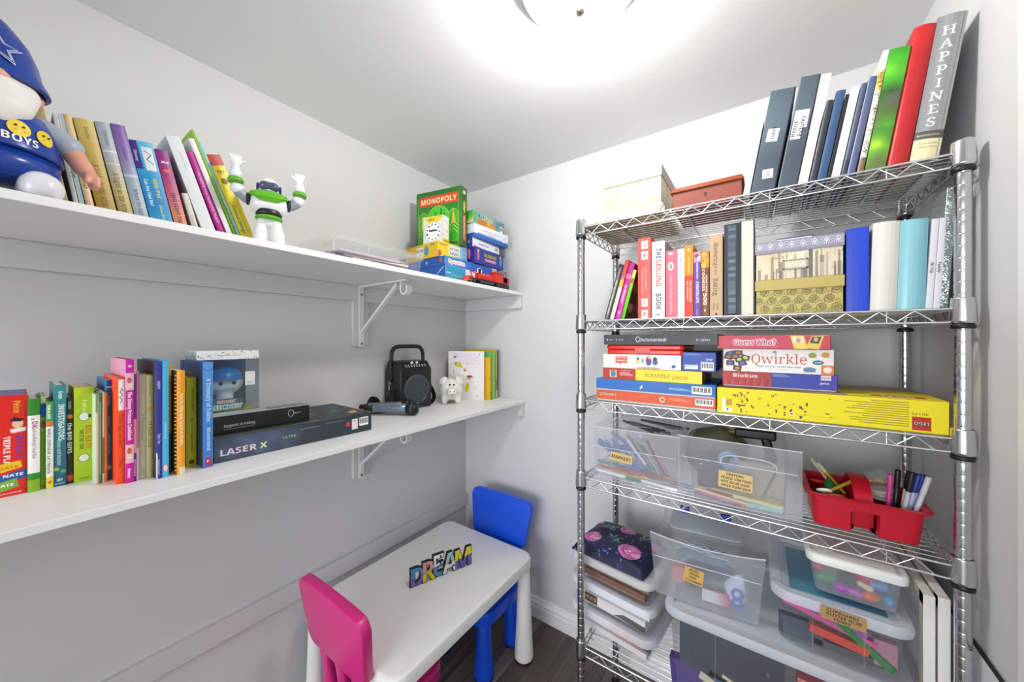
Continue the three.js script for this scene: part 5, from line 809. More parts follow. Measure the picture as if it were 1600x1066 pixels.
// lidded keepsake boxes
function lidBox(o) {                                                  // o.size [w, h, d], lid height, lid and body faces
  const sh = SHEETS.rack, t = thing(o.name || 'keepsake_box', o.label, 'box', o.at, o.turn || 0, o.group), [w, h, d] = o.size, e = 0.0025;
  const b = mesh('body', printBox(sh, w - 2 * e, h - 0.004, d - 2 * e, o.body, 0.0008), sh.mat, t); b.position.z = -e;
  const l = mesh('lid', printBox(sh, w, o.lid, d, o.top, 0.001), sh.mat, t); l.position.y = h - o.lid; return t;
}
const scallop = (bg, fg, n) => ['f', (g, w, h) => { g.fillStyle = bg; g.fillRect(-2, -2, w + 4, h + 4); g.strokeStyle = fg; g.lineWidth = 1.1; const s = w / n; for (let i = -0.5; i < n + 0.5; i++) { for (const r of [0.5, 0.34, 0.16]) { g.beginPath(); g.ellipse((i + 0.5) * s, h * 0.72, s * r, h * r * 1.1, 0, Math.PI, 0); g.stroke(); } g.beginPath(); g.ellipse(i * s, h * 0.34, s * 0.16, h * 0.16, 0, 0, 7); g.stroke(); g.beginPath(); g.moveTo(i * s, h * 0.1); g.lineTo(i * s, h * 0.6); g.stroke(); } }];
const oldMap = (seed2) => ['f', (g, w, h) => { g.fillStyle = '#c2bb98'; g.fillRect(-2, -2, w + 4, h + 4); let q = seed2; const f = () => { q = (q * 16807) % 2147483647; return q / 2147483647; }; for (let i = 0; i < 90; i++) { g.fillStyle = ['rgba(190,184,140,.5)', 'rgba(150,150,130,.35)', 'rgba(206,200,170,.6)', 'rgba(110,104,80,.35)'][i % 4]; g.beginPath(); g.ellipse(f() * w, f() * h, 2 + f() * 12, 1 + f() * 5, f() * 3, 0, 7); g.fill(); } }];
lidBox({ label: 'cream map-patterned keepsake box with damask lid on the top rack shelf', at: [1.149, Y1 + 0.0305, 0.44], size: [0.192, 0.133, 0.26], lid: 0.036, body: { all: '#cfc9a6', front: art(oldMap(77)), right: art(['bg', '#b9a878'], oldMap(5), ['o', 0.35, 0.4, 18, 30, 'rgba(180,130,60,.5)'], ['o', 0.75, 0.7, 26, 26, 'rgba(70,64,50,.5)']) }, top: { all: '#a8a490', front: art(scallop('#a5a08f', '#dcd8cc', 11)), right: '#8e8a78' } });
{ // dark red wooden box with a keyhole
  const t = thing('wooden_box', 'small reddish brown wooden box with keyhole on the top rack shelf', 'wooden box', [1.3675, Y1, 0.452]);
  const wood = std(0x8a4636, 0.4), edge = std(0x9a4c2c, 0.35);
  mesh('body', rbox(0.18, 0.055, 0.2, 0.0015, 2).translate(0, 0.0275, -0.104), wood, t);
  const l = mesh('lid', [slab(0.192, 0.212, 0.055, 0.062, 0.003, 0.0015, 0, -0.104), slab(0.184, 0.204, 0.062, 0.069, 0.003, 0.0012, 0, -0.104)], edge, t);
  mesh('lid_panel', slab(0.15, 0.17, 0.0688, 0.0755, 0.003, 0.0015, 0, -0.104), edge, l);
  mesh('keyhole', [new THREE.TorusGeometry(0.0036, 0.0011, 8, 18).translate(0, 0.036, -0.0042), plainBox(-0.0014, 0.0014, 0.027, 0.034, -0.0046, -0.0034)], std(0x1a1310, 0.4), t);
}
for (const [i, [y, zf, x, r]] of [[0.0255, 0.468, 1.134, 0.0078], [0.0105, 0.471, 1.128, 0.0088]].entries()) {
  const t = thing('paper_roll', i ? 'lower of two rolled cream prints in front of the map box' : 'upper of two rolled cream prints in front of the map box', 'paper roll', [x, Y1 + y, zf - 0.012], 0, 'rolled prints on the top shelf');
  const sp = []; for (let k = 0; k <= 60; k++) { const a = k / 60 * 15, q = r * (1 - k / 60 * 0.55); sp.push([q * Math.cos(a), q * Math.sin(a)]); }
  const rings = [-0.118, 0.118].map((x) => [...sp.map(([a, b]) => V3(x, a, b)), ...sp.slice().reverse().map(([a, b]) => V3(x, a * 0.965, b * 0.965))]);
  mesh('sheet', loft(rings, false, false, 0.5), std(0xe9e2cd, 0.7), t);
  mesh('core', new THREE.CylinderGeometry(r * 0.4, r * 0.4, 0.232, 16).rotateZ(R90), std(0x3a3a3a, 0.6), t);
}
{
  const t = thing('drawing_board', 'thin cream drawing board under the rolled prints on the top shelf', 'board', [1.121, Y1, 0.462]);
  mesh('board', rbox(0.262, 0.0012, 0.29, 0.0005, 1).translate(0, 0.0008, -0.15), std(0xb89a5e, 0.6), t);
}
{
  const t = thing('art_pad', 'cream art pad under the map box on the top rack shelf', 'art pad', [1.14, Y1 + 0.0017, 0.44]);
  mesh('sheets', rbox(0.225, 0.028, 0.27, 0.001, 1).translate(0, 0.0142, -0.136), std(0xe2d9c0, 0.7), t);
}

// ------------------------------------------------------------------ cookbooks and keepsakes on the second shelf of the rack
const CB = 'books on the second rack shelf';
const shelf2 = [
  [1.0765, 0.0165, 0.190, 0.17, -16, 'leaning black paperback with small white lettering, leftmost on the second shelf', '#1f2022', art(['bg', '#232427'], ['fine', 0.2, 0.06, 0.6, 9, 1, '#777'], ['v', 'HEALTHY COOKING MADE SIMPLE', 0.5, 0.6, 120, 7, '#e8e8e4', 's']), {}],
  [1.0925, 0.0130, 0.203, 0.17, -15.5, 'leaning thin red and cream booklet beside the black paperback', '#c8453a', art(['gr', 0, '#b83a34', '#c8504a', '#e8dccb', '#f0e9de', '#ecd9c8'], ['r', 0, 0.33, 1, 0.12, '#e8b43a'], ['v', 'smoothies and snacks', 0.5, 0.7, 70, 6, '#8a3a2a', 's']), {}],
  [1.115, 0.0180, 0.190, 0.18, -15, 'leaning magenta cookbook with white title', '#c21a8e', art(['gr', 0, '#a81a76', '#c4208e', '#cf2aa4'], ['r', 0, 0.2, 1, 0.08, '#d86aa0'], ['v', 'IN MEXICAN', 0.5, 0.55, 60, 9, '#f2e4ee'], ['o', 0.5, 0.88, 3, 6, '#f0c8e0']), {}],
  [1.129, 0.0115, 0.165, 0.18, -14.5, 'leaning bright lime green thin cookbook', '#5fc01e', art(['gr', 0, '#8acb2a', '#6ac61e', '#58be1a'], ['r', 0.2, 0, 0.6, 0.16, '#d9e86a'], ['r', 0.2, 0.17, 0.6, 0.1, '#b8482e'], ['v', 'Thai', 0.5, 0.9, 20, 6, '#2a5a1e', 's']), { right: art(['bg', '#54382a'], ['o', 0.3, 0.3, 40, 26, '#c8742a'], ['o', 0.6, 0.7, 50, 40, '#8a2a1e'], ['o', 0.4, 0.55, 30, 20, '#3a5a2a'], ['o', 0.2, 0.75, 26, 16, '#d8b48a'], ['dots', 30, 2, 7, ['#1e1a16', '#c8542a', '#d8b86a'], 9]) }],
  [1.214, 0.0400, 0.262, 0.2, 0, 'coral red hardcover with pale picture squares on its spine', '#d9564e', art(['bg', '#d95a52'], ...[0.04, 0.17, 0.75, 0.89].map((y) => ['r', 0.28, y, 0.5, 0.1, '#efd9cf']), ...[0.05, 0.18, 0.76, 0.9].map((y, i) => ['o', 0.52, y + 0.04, 5, 7, ['#c9b08a', '#8a9aa8', '#b8c0b0', '#b0a090'][i]]), ['v', 'EASY COOKING', 0.62, 0.5, 76, 8, '#f2b8ae', 's'], ['v', 'FOR YOUR FAMILY', 0.36, 0.53, 84, 8, '#f2b8ae', 's']), { bulge: 0.002, right: '#c24a44' }],
  [1.256, 0.0385, 0.243, 0.2, 0, 'thick white barbecue book with bold black and orange title', '#eceef0', art(['bg', '#f2f3f4'], ['h', 'bon appetit', 0.5, 0.045, 28, 5.5, '#777', 's'], ['v', 'THE', 0.52, 0.16, 34, 22, '#26303c'], ['v', 'GRILLING', 0.52, 0.41, 86, 22, '#c9432f'], ['v', 'BOOK', 0.52, 0.78, 52, 22, '#26303c'], ['o', 0.5, 0.95, 3, 2.5, '#26303c']), { bulge: 0.0008, right: '#7f868c' }],
  [1.292, 0.0330, 0.209, 0.19, 0, 'pink checked cookbook with an oval portrait on its spine', '#d95f72', art(['bg', '#dc6478'], ['f', (g, w, h) => { g.strokeStyle = 'rgba(240,190,196,.35)'; g.lineWidth = 0.7; for (let y = 0; y < h; y += 9) { g.beginPath(); g.moveTo(0, y); g.lineTo(w, y); g.stroke(); } for (let x = 0; x < w; x += 9) { g.beginPath(); g.moveTo(x, 0); g.lineTo(x, h); g.stroke(); } }], ['o', 0.45, 0.05, 7, 4, '#f0c8cc'], ['o', 0.45, 0.235, 8, 13, '#efe4dc'], ['o', 0.45, 0.24, 5, 8, '#8a9a8a'], ['v', 'classic ladies cooking', 0.5, 0.66, 124, 11, '#f0b8bc', 's']), { bulge: 0.0012 }],
  [1.312, 0.0190, 0.209, 0.19, 0, 'narrow white cookbook with blue script title', '#e8eaee', art(['bg', '#f4f5f7'], ['v', 'Most Proud', 0.45, 0.28, 62, 13, '#23479a', 'r'], ['v', 'home baking collection', 0.55, 0.68, 90, 6, '#7f9ab8', 's']), { bulge: 0.0012 }],
  [1.336, 0.0235, 0.217, 0.19, 0, 'orange topped red cookbook with a small letter emblem', '#e0421e', art(['bg', '#d8401f'], ['r', 0, 0, 1, 0.42, '#f08a1e'], ['h', 'G', 0.5, 0.065, 8, 11, '#f8e4c0'], ['v', 'GREENE COOKS', 0.5, 0.28, 48, 5, '#f8dcb0', 's'], ['v', 'HALF THE SUGAR', 0.68, 0.64, 64, 6.5, '#f6e0d0'], ['v', 'ALL THE TASTE', 0.35, 0.63, 58, 6.5, '#f6e0d0']), { bulge: 0.0012 }],
  [1.357, 0.0200, 0.194, 0.19, 0, 'purple chocolate cookbook with a photo panel on top', '#6a4a94', art(['bg', '#6c4b97'], ['r', 0, 0, 1, 0.16, '#b89aa0'], ['o', 0.4, 0.06, 5, 6, '#8a4a4a'], ['o', 0.7, 0.1, 4, 6, '#e0d0d0'], ['v', 'SWEETER WITH', 0.5, 0.29, 48, 6, '#e8dcf0'], ['v', 'CHOCOLATE', 0.5, 0.62, 64, 10, '#f2eaf6'], ['v', 'treats', 0.5, 0.92, 20, 4, '#c8b8dc', 's']), {}],
  [1.378, 0.0205, 0.194, 0.19, 0, 'brown cookie recipe book with golden biscuits on top', '#7a4a2e', art(['bg', '#80492d'], ['r', 0, 0, 1, 0.26, '#c98a2e'], ['o', 0.35, 0.06, 6, 7, '#e6b04a'], ['o', 0.7, 0.15, 6, 7, '#e0a23c'], ['o', 0.3, 0.22, 6, 7, '#e8bc5a'], ['v', 'COOKIES', 0.3, 0.44, 66, 9, '#f6ead4'], ['v', 'MORE THAN', 0.7, 0.5, 50, 6, '#f6ead4'], ['v', '500', 0.5, 0.73, 36, 13, '#f6ead4'], ['v', '=', 0.5, 0.9, 8, 12, '#f6ead4']), {}],
  [1.412, 0.0320, 0.238, 0.2, 0, 'kraft brown baking book with dark serif title', '#b99a72', art(['bg', '#bfa07a'], ['v', 'Mastering', 0.5, 0.24, 66, 15, '#2e2318', 'r'], ['v', 'the Art of', 0.5, 0.44, 26, 7, '#2e2318', 'r'], ['v', 'Baking', 0.5, 0.64, 50, 17, '#2e2318', 'r'], ['v', 'Anneka', 0.62, 0.88, 20, 6, '#2e2318', 'r'], ['v', 'Manning', 0.35, 0.88, 22, 6, '#2e2318', 'r'], ['o', 0.5, 0.97, 3, 3, '#2e2318']), { bulge: 0.001 }],
];
for (const [x1, t, h, d, lean, label, color, spine, ex] of shelf2)
  book({ sheet: 'rack', name: 'cookbook', t, h, d, at: lean ? [x1, Y2, ZB] : [x1 - t / 2, Y2, ZB], lean: lean * DEG, label, color, spine, group: CB, ...ex });
// padded black album: a spine with quilted folds
{
  const g = book({ sheet: 'rack', name: 'photo_album', cat: 'album', t: 0.0385, h: 0.262, d: 0.24, at: [1.435, Y2, ZB - 0.002], label: 'black padded album with ribbed leatherette spine on the second shelf', color: '#20272e', group: CB, bulge: 0.001, board: 0.003, square: 0.004 });
  const rings = []; for (let i = 0; i <= 84; i++) { const y = 0.004 + i / 84 * 0.254, b = 0.0022 + 0.0019 * Math.abs(Math.sin(i / 84 * Math.PI * 14)) ** 0.7, w = 0.0135; rings.push(Array.from({ length: 14 }, (_, k) => { const a = Math.PI * k / 13; return V3(w * Math.cos(a), y, b * Math.sin(a) - 0.001); }).reverse()); }
  mesh('quilted_spine', loft(rings, true, true, 0.8), std(0x46525c, 0.3), g);
}
book({ sheet: 'rack', name: 'photo_album', cat: 'album', t: 0.0345, h: 0.264, d: 0.24, at: [1.471, Y2, ZB - 0.24], turn: Math.PI, label: 'album with its cream page edges to the front beside the padded black one', color: '#1e242a', group: CB, board: 0.003, bulge: 0.001, square: 0.002, pages: '#dfdcc8' });
const paisley = ['f', (g, w, h) => { g.fillStyle = '#b8a95a'; g.fillRect(-2, -2, w + 4, h + 4); g.strokeStyle = '#4c4420'; g.lineWidth = 0.9; const drop = (x, y, s, r) => { g.save(); g.translate(x, y); g.rotate(r); for (const k of [1, 0.7, 0.4]) { g.beginPath(); g.moveTo(0, -s * k); g.bezierCurveTo(s * k, -s * 0.6 * k, s * 0.8 * k, s * 0.7 * k, 0, s * 0.7 * k); g.bezierCurveTo(-s * 0.8 * k, s * 0.6 * k, -s * 0.5 * k, -s * 0.1 * k, 0, -s * k); g.stroke(); } for (let a = 0; a < 6.28; a += 0.5) { g.beginPath(); g.arc(s * 1.05 * Math.cos(a), s * 1.0 * Math.sin(a), 1.1, 0, 7); g.stroke(); } g.restore(); }; let k = 0; for (let y = 8; y < h; y += 22) for (let x = 6 + (k++ % 2) * 14; x < w; x += 29) { drop(x, y, 9, k * 1.3 + x * 0.05); g.beginPath(); for (let a = 0; a < 9; a += 0.3) g.lineTo(x + 15 + a * 0.8 * Math.cos(a), y + 6 + a * 0.8 * Math.sin(a)); g.stroke(); } }];
lidBox({ label: 'mustard paisley keepsake box with plain lid, lower of two on the second shelf', at: [1.5795, Y2, ZB - 0.001], size: [0.182, 0.0925, 0.24], lid: 0.028, group: 'two keepsake boxes on the second shelf', body: { all: '#a89a52', front: art(paisley) }, top: { all: '#b7a25a', front: art(['gr', 0, '#baa75c', '#b9a352']), top: '#b4a050' } });
const skyline = ['f', (g, w, h) => { g.fillStyle = '#d9ccae'; g.fillRect(-2, -2, w + 4, h + 4); for (const [x, y, r, c] of [[0.2, 0.3, 50, '#e0b894'], [0.6, 0.25, 60, '#e6dcc6'], [0.9, 0.4, 40, '#cdbb9a']]) { const q = g.createRadialGradient(w * x, h * y, 2, w * x, h * y, r); q.addColorStop(0, c); q.addColorStop(1, 'rgba(217,204,174,0)'); g.fillStyle = q; g.fillRect(0, 0, w, h); } let q = 91; const f = () => { q = (q * 16807) % 2147483647; return q / 2147483647; }; for (let i = 0; i < 60; i++) { const bw = 3 + f() * 7, bh = h * (0.15 + f() * 0.55), x = f() * w; g.fillStyle = ['rgba(120,110,92,.55)', 'rgba(205,196,172,.7)', 'rgba(90,84,74,.5)', 'rgba(226,216,190,.8)'][i % 4]; g.fillRect(x, h - bh, bw, bh); g.fillStyle = 'rgba(70,64,54,.4)'; for (let y = h - bh; y < h; y += 3) g.fillRect(x + 1, y, bw - 2, 0.6); } g.fillStyle = '#6d665a'; g.fillRect(w * 0.63, h * 0.25, 8, h); g.font = 'bold 13px serif'; g.fillStyle = '#8f8468'; g.fillText('Jazz', w * 0.2, h * 0.45); }];
const b2 = lidBox({ label: 'city skyline keepsake box with lilac scalloped lid, upper of two on the second shelf', at: [1.5795, Y2 + 0.0932, ZB - 0.001], size: [0.182, 0.103, 0.24], lid: 0.032, group: 'two keepsake boxes on the second shelf', body: { all: '#b9ad90', front: art(skyline) }, top: { all: '#8f8a96', front: art(scallop('#8f8b9c', '#dcdce8', 8)), top: '#8a8694' } });
{ const m = std(0x9a9488, 0.4, 0.6), f = mesh('label_frame', [rbox(0.052, 0.004, 0.002, 0.0006, 1).translate(-0.004, 0.048, -0.0015), rbox(0.052, 0.004, 0.002, 0.0006, 1).translate(-0.004, 0.026, -0.0015), rbox(0.004, 0.026, 0.002, 0.0006, 1).translate(-0.028, 0.037, -0.0015), rbox(0.004, 0.026, 0.002, 0.0006, 1).translate(0.02, 0.037, -0.0015)], m, b2); mesh('label_card', rbox(0.044, 0.018, 0.001, 0.0004, 1).translate(-0.004, 0.037, -0.0018), std(0xd8cfb8, 0.7), f); }
{ const t = thing('notebook', 'white notebook with blue edge lying on the skyline box', 'notebook', [1.5745, Y2 + 0.1968, ZB - 0.03], -0.02); const sh = SHEETS.rack; mesh('pages', printBox(sh, 0.076, 0.0085, 0.12, { all: '#eef0f2' }), sh.mat, t); const c = mesh('cover', printBox(sh, 0.079, 0.0016, 0.123, { all: '#3a4a8a' }, 0.0004), sh.mat, t); c.position.set(0.001, 0.0086, 0.001); }
book({ sheet: 'rack', name: 'ring_binder', cat: 'binder', t: 0.0400, h: 0.202, d: 0.24, at: [1.6935, Y2 + 0.001, ZB - 0.002], label: 'plain royal blue binder right of the keepsake boxes', color: '#1240c8', spine: art(['gr', 1, '#0d38b4', '#0f3fc6', '#1748d2'], ['l', '#0a2a90', 1.4, 0.3, 0, 0.3, 1], ['l', '#0a2a90', 1.2, 0.94, 0, 0.94, 1]), left: '#1550cc', bulge: 0.002, pages: '#123a9a', group: 'binders on the second rack shelf' });
for (const [x0, w, label, spine, c, h] of [[1.7145, 0.0445, 'wide cream album with smooth rounded spine on the second shelf', art(['gr', 1, '#d3d1c8', '#dedcd3', '#dad8cf', '#d0cec4']), '#d8d6cd', 0.208], [1.7595, 0.0440, 'wide pale turquoise album with glossy rounded spine on the second shelf', art(['gr', 1, '#7ebac4', '#8cc6cf', '#86c0ca', '#79b4bf']), '#84bcc6', 0.205]])
  book({ sheet: 'rack', name: 'photo_album', cat: 'album', t: w, h, d: 0.26, at: [x0 + w, Y2, ZB - 0.001], lean: -1.6 * DEG, label, color: c, spine, bulge: 0.005, board: 0.003, group: CB, mat: x0 > 1.75 ? Object.assign(SHEETS.rack.mat.clone(), { roughness: 0.22 }) : undefined });
for (const [i, x1] of [1.8135, 1.8245].entries())
  book({ sheet: 'rack', name: 'photo_book', t: 0.0102, h: 0.2, d: 0.25, at: [x1, Y2, ZB - 0.002], lean: -2.9 * DEG, label: i ? 'thin white photo book with a black family word, right of two' : 'thin white photo book with black title, left of two', color: '#d9d6de', spine: art(['bg', '#dedbe3'], ['v', i ? 'Family' : 'Ski Trip', 0.5, 0.54, 24, 6.5, '#26262c']), group: 'thin white photo books', inside: '#1c1c20', bulge: 0.0004 });
{ // silver glitter gift bag leaning in the corner
  const t = thing('glitter_album', 'silver glitter album leaning against the right rack post', 'album', [1.8275, Y2, ZB - 0.01]); t.rotation.z = -3.2 * DEG;
  const gl = (() => { const n = 128, a = new Uint8Array(n * n * 4); for (let i = 0; i < n * n; i++) { const q = 128 + 120 * (rnd() - 0.5); a.set([q, 128 + 120 * (rnd() - 0.5), 240, 255], i * 4); } const x = new THREE.DataTexture(a, n, n); x.wrapS = x.wrapT = THREE.RepeatWrapping; x.magFilter = THREE.LinearFilter; x.repeat.set(5, 5); x.needsUpdate = true; return x; })();
  const silver = new THREE.MeshStandardMaterial({ color: 0xb9c4c2, roughness: 0.3, metalness: 0.75, normalMap: gl }); silver.normalScale.set(0.7, 0.7);
  mesh('cover', metreUV(rbox(0.0165, 0.268, 0.27, 0.002, 2).translate(0.0035, 0.134, -0.137)), silver, t);
}

// ------------------------------------------------------------------ games on the third shelf of the rack
const G1 = 'games in the left stack on the third rack shelf', G2 = 'games in the right stack on the third rack shelf';
const barcode = (x, y, w, h) => ['bar', x, y, w, h];
let y3 = Y3;
carton({ label: 'long orange word game box at the bottom of the left stack', at: [1.2155, Y3 + 0.0004, 0.46], size: [0.361, 0.0365, 0.25], group: G1, tray: 0.006, trayColor: '#d8d2c6', faces: { all: '#d8501f', front: art(['bg', '#d9511f'], ['h', 'SCRABBLE', 0.115, 0.4, 62, 13, '#f3dccb', 'b#a83a10'], ['l', '#f0b090', 1.6, 0.41, 0.5, 0.45, 0.3], ['o', 0.595, 0.5, 8, 8, '#e8e0d6'], ['o', 0.595, 0.5, 5, 5, '#8a5a3a'], ['fine', 0.65, 0.3, 0.18, 0.25, 3, '#f0a888'], barcode(0.85, 0.12, 0.13, 0.62)) } });
carton({ label: 'long blue board game box second from the bottom of the left stack', at: [1.215, Y3 + 0.0373, 0.461], size: [0.362, 0.0385, 0.25], group: G1, tray: 0.005, trayColor: '#c8d2de', faces: { all: '#1a68b8', front: art(['gr', 1, '#1767c0', '#1a68b8', '#1a5ea8'], ['p', '#f2f2f0', 0.405, 0.65, 0.43, 0.35, 0.43, 0.6, 0.415, 0.8], ['fine', 0.65, 0.45, 0.17, 0.22, 4, '#c8dcf0'], barcode(0.825, 0.18, 0.145, 0.66)) } });
carton({ label: 'red and yellow junior word game box in the middle of the left stack', at: [1.209, Y3 + 0.0762, 0.458], size: [0.304, 0.0375, 0.245], group: G1, faces: { all: '#b8221e', front: art(['bg', '#b3231f'], ['r', 0.365, 0, 0.635, 1, '#ecd81e'], ['r', 0.08, 0.2, 0.08, 0.62, '#e8c84a'], ['o', 0.12, 0.5, 9, 11, '#3a7ac0'], ['h', 'For ages 5 and up', 0.26, 0.2, 30, 4, '#f2d8d4'], ['fine', 0.19, 0.35, 0.15, 0.3, 4, '#f0d0cc'], ['h', 'SCRABBLE', 0.585, 0.46, 76, 15, '#7a4a1a', 'r'], ['h', 'JUNIOR', 0.8, 0.56, 44, 13, '#8a5a1a', 'b#e8d020']), right: art(['bg', '#8a4a1e'], ['o', 0.2, 0.4, 20, 10, '#c87a2a'], ['r', 0.05, 0.5, 0.1, 0.35, '#2a1a10'], ['o', 0.6, 0.6, 40, 8, '#5a2e14']) } });
carton({ label: 'white family quiz game box above the junior word game', at: [1.1815, Y3 + 0.1141, 0.459], size: [0.246, 0.0465, 0.25], group: G1, faces: { all: '#e4e4e2', front: art(['gr', 1, '#f0f0ee', '#ecebea', '#e2e0de'], ['p', '#c0301e', 0.175, 0.12, 0.335, 0.12, 0.335, 0.6, 0.25, 0.6, 0.24, 0.8, 0.225, 0.6, 0.175, 0.6], ['h', 'BEAT THE', 0.255, 0.24, 34, 8, '#f6ece6'], ['h', 'PARENTS', 0.255, 0.44, 36, 8, '#f6ece6'], ['o', 0.475, 0.45, 5, 8, '#e0c24a'], ['o', 0.475, 0.28, 4, 4, '#4a2e1e'], ['o', 0.535, 0.42, 4, 8, '#8ab04a'], ['o', 0.61, 0.42, 9, 15, '#6a3a8a'], ['o', 0.62, 0.2, 5, 5, '#d8a080'], ['o', 0.69, 0.5, 8, 9, '#3a5a8a'], ['o', 0.69, 0.28, 6, 6, '#2a1e1a'], ['o', 0.6, 0.92, 38, 5, '#c8a878'], ['o', 0.91, 0.74, 6, 5, '#3a4a8a']), right: '#b8b4ae' } });
carton({ label: 'small blue boxed game with barcode beside the white quiz game', at: [1.3505, Y3 + 0.1141, 0.452], size: [0.09, 0.0575, 0.2], group: G1, faces: { all: '#1c3f96', front: art(['gr', 1, '#1b48a8', '#1c3f96'], ['fine', 0.08, 0.08, 0.5, 0.09, 5, '#a8bce0'], ['h', 'CE UK', 0.8, 0.36, 18, 7, '#e0e6f2'], ['r', 0.08, 0.66, 0.4, 0.22, '#e8ecf2'], ['fine', 0.1, 0.7, 0.36, 0.07, 3, '#5a6a8a'], barcode(0.56, 0.5, 0.37, 0.42)) } });
{ // red plastic case with rounded edges
  const t = thing('game_case', 'flat red plastic game case under the black box in left stack', 'game case', [1.19, Y3 + 0.1612, 0.457], 0, G1), red = std(0xd92a22, 0.28);
  mesh('base', slab(0.24, 0.22, 0, 0.015, 0.012, 0.003, 0, -0.11), red, t); mesh('lid', slab(0.243, 0.223, 0.0154, 0.031, 0.013, 0.004, 0, -0.11), red, t);
  mesh('latch', rbox(0.05, 0.014, 0.004, 0.0015, 2).translate(0, 0.015, 0.0022), red, t);
}
carton({ label: 'long black escape game box on top of the left stack', at: [1.2315, Y3 + 0.1926, 0.461], size: [0.339, 0.0335, 0.25], group: G1, faces: { all: '#25282a', front: art(['gr', 1, '#2e3436', '#282b2d', '#303436'], ['o', 0.035, 0.5, 2, 3, '#f0f0f0'], ['h', 'App Store', 0.075, 0.5, 17, 4.5, '#e8e8e8', 's'], ['p', '#f0f0f0', 0.125, 0.4, 0.135, 0.5, 0.125, 0.6], ['h', 'Google Play', 0.17, 0.5, 19, 4.5, '#e8e8e8', 's'], ['oo', 0.335, 0.46, 6, 8, '#e8e8ee', 2], ['h', 'Outsmarted!', 0.47, 0.5, 82, 13, '#dfe6f0', 'b#6a4a5a'], ['p', '#c86a9a', 0.835, 0.38, 0.86, 0.5, 0.835, 0.68], ['h', 'QPlay', 0.905, 0.52, 26, 8, '#e8e0ea', 'r']) } });
// the long yellow brick box and its stack
const studs = (n, sd, w0, w1, cols) => ['f', (g, w, h) => { let q = sd; const f = () => { q = (q * 16807) % 2147483647; return q / 2147483647; }; for (let i = 0; i < n; i++) { g.save(); g.translate(w * (w0 + (w1 - w0) * f()), h * (0.1 + 0.8 * f())); g.rotate(f() * 3); g.fillStyle = cols[i % cols.length]; const s = 2 + f() * 4; if (i % 3) g.fillRect(-s, -s * 0.4, s * 2, s * 0.8); else { g.fillRect(-s * 0.5, -s * 0.5, s, s); g.fillRect(-s * 0.5, s * 0.3, s * 1.6, s * 0.5); } g.restore(); } }];
carton({ sheet: 'misc', name: 'brick_box', cat: 'toy box', label: 'large bright yellow building brick box lying along the third shelf', at: [1.6175, Y3 + 0.0004, 0.463], size: [0.437, 0.0735, 0.27], faces: {
  all: '#e6d40a', front: art(['bg', '#ecdb08'], ['p', '#f4f2e6', 0.03, 0.42, 0.05, 0.42, 0.05, 0.78, 0.085, 0.78, 0.085, 0.92, 0.03, 0.92], ['p', '#c89a3a', 0.05, 0.45, 0.085, 0.42, 0.085, 0.66, 0.05, 0.7], ['p', '#2a2620', 0.052, 0.8, 0.066, 0.8, 0.059, 0.88], studs(40, 17, 0.1, 0.56, ['#8a5a2a', '#4a3418', '#a86a3a', '#6a4a1e', '#b87a5a']), ['oo', 0.385, 0.78, 5, 3.6, '#fff', 1.6], ['o', 0.385, 0.78, 3, 2.4, '#c85a4a'], ['l', '#b8a21a', 0.6, 0.4, 0.8, 0.585, 0.8], ['f', (g, w, h) => { g.fillStyle = '#9c8c1e'; for (let i = 0; i < 11; i++) { const l = w * (0.14 + 0.11 * Math.abs(Math.sin(i * 1.3))); g.fillRect(w * 0.862 - l, h * (0.1 + i * 0.072), l, h * 0.026); } }], ['hr', '40179', 0.9, 0.43, 26, 7.5, '#3a3212', 's'], ['r', 0.872, 0.52, 0.066, 0.4, '#b8241a'], ['hr', 'LEGO', 0.905, 0.72, 23, 10, '#f6f2e8', 'b#1c1208']),
  top: art(['bg', '#a88a66'], ['gr', 1, '#7a5230', '#6a4a30', '#a88a6c', '#b59676', '#a8896a'], studs(70, 23, 0.0, 0.35, ['#4a2e16', '#2e1e10', '#c8a03a', '#8a5a2a', '#d8b88a']), ['p', '#e6d40a', 0.64, 1, 0.6, 0.5, 0.74, 0.46, 1, 0.4, 1, 1], ['f', (g, w, h) => { g.fillStyle = '#b8241a'; g.save(); g.translate(w * 0.84, h * 0.86); g.fillRect(-46, -13, 92, 26); g.fillStyle = '#f4eee0'; g.font = 'bold 22px sans-serif'; g.textAlign = 'center'; g.textBaseline = 'middle'; g.fillText('LEGO', 0, 0); g.restore(); g.fillStyle = '#3a8a4a'; g.font = 'bold 12px sans-serif'; g.fillText('40179', w * 0.78, h * 0.6); }]), right: art(['bg', '#d8b80c'], ['l', '#8a7a1a', 1, 0.1, 0.5, 1, 0.5]), left: '#c8a81a' } });
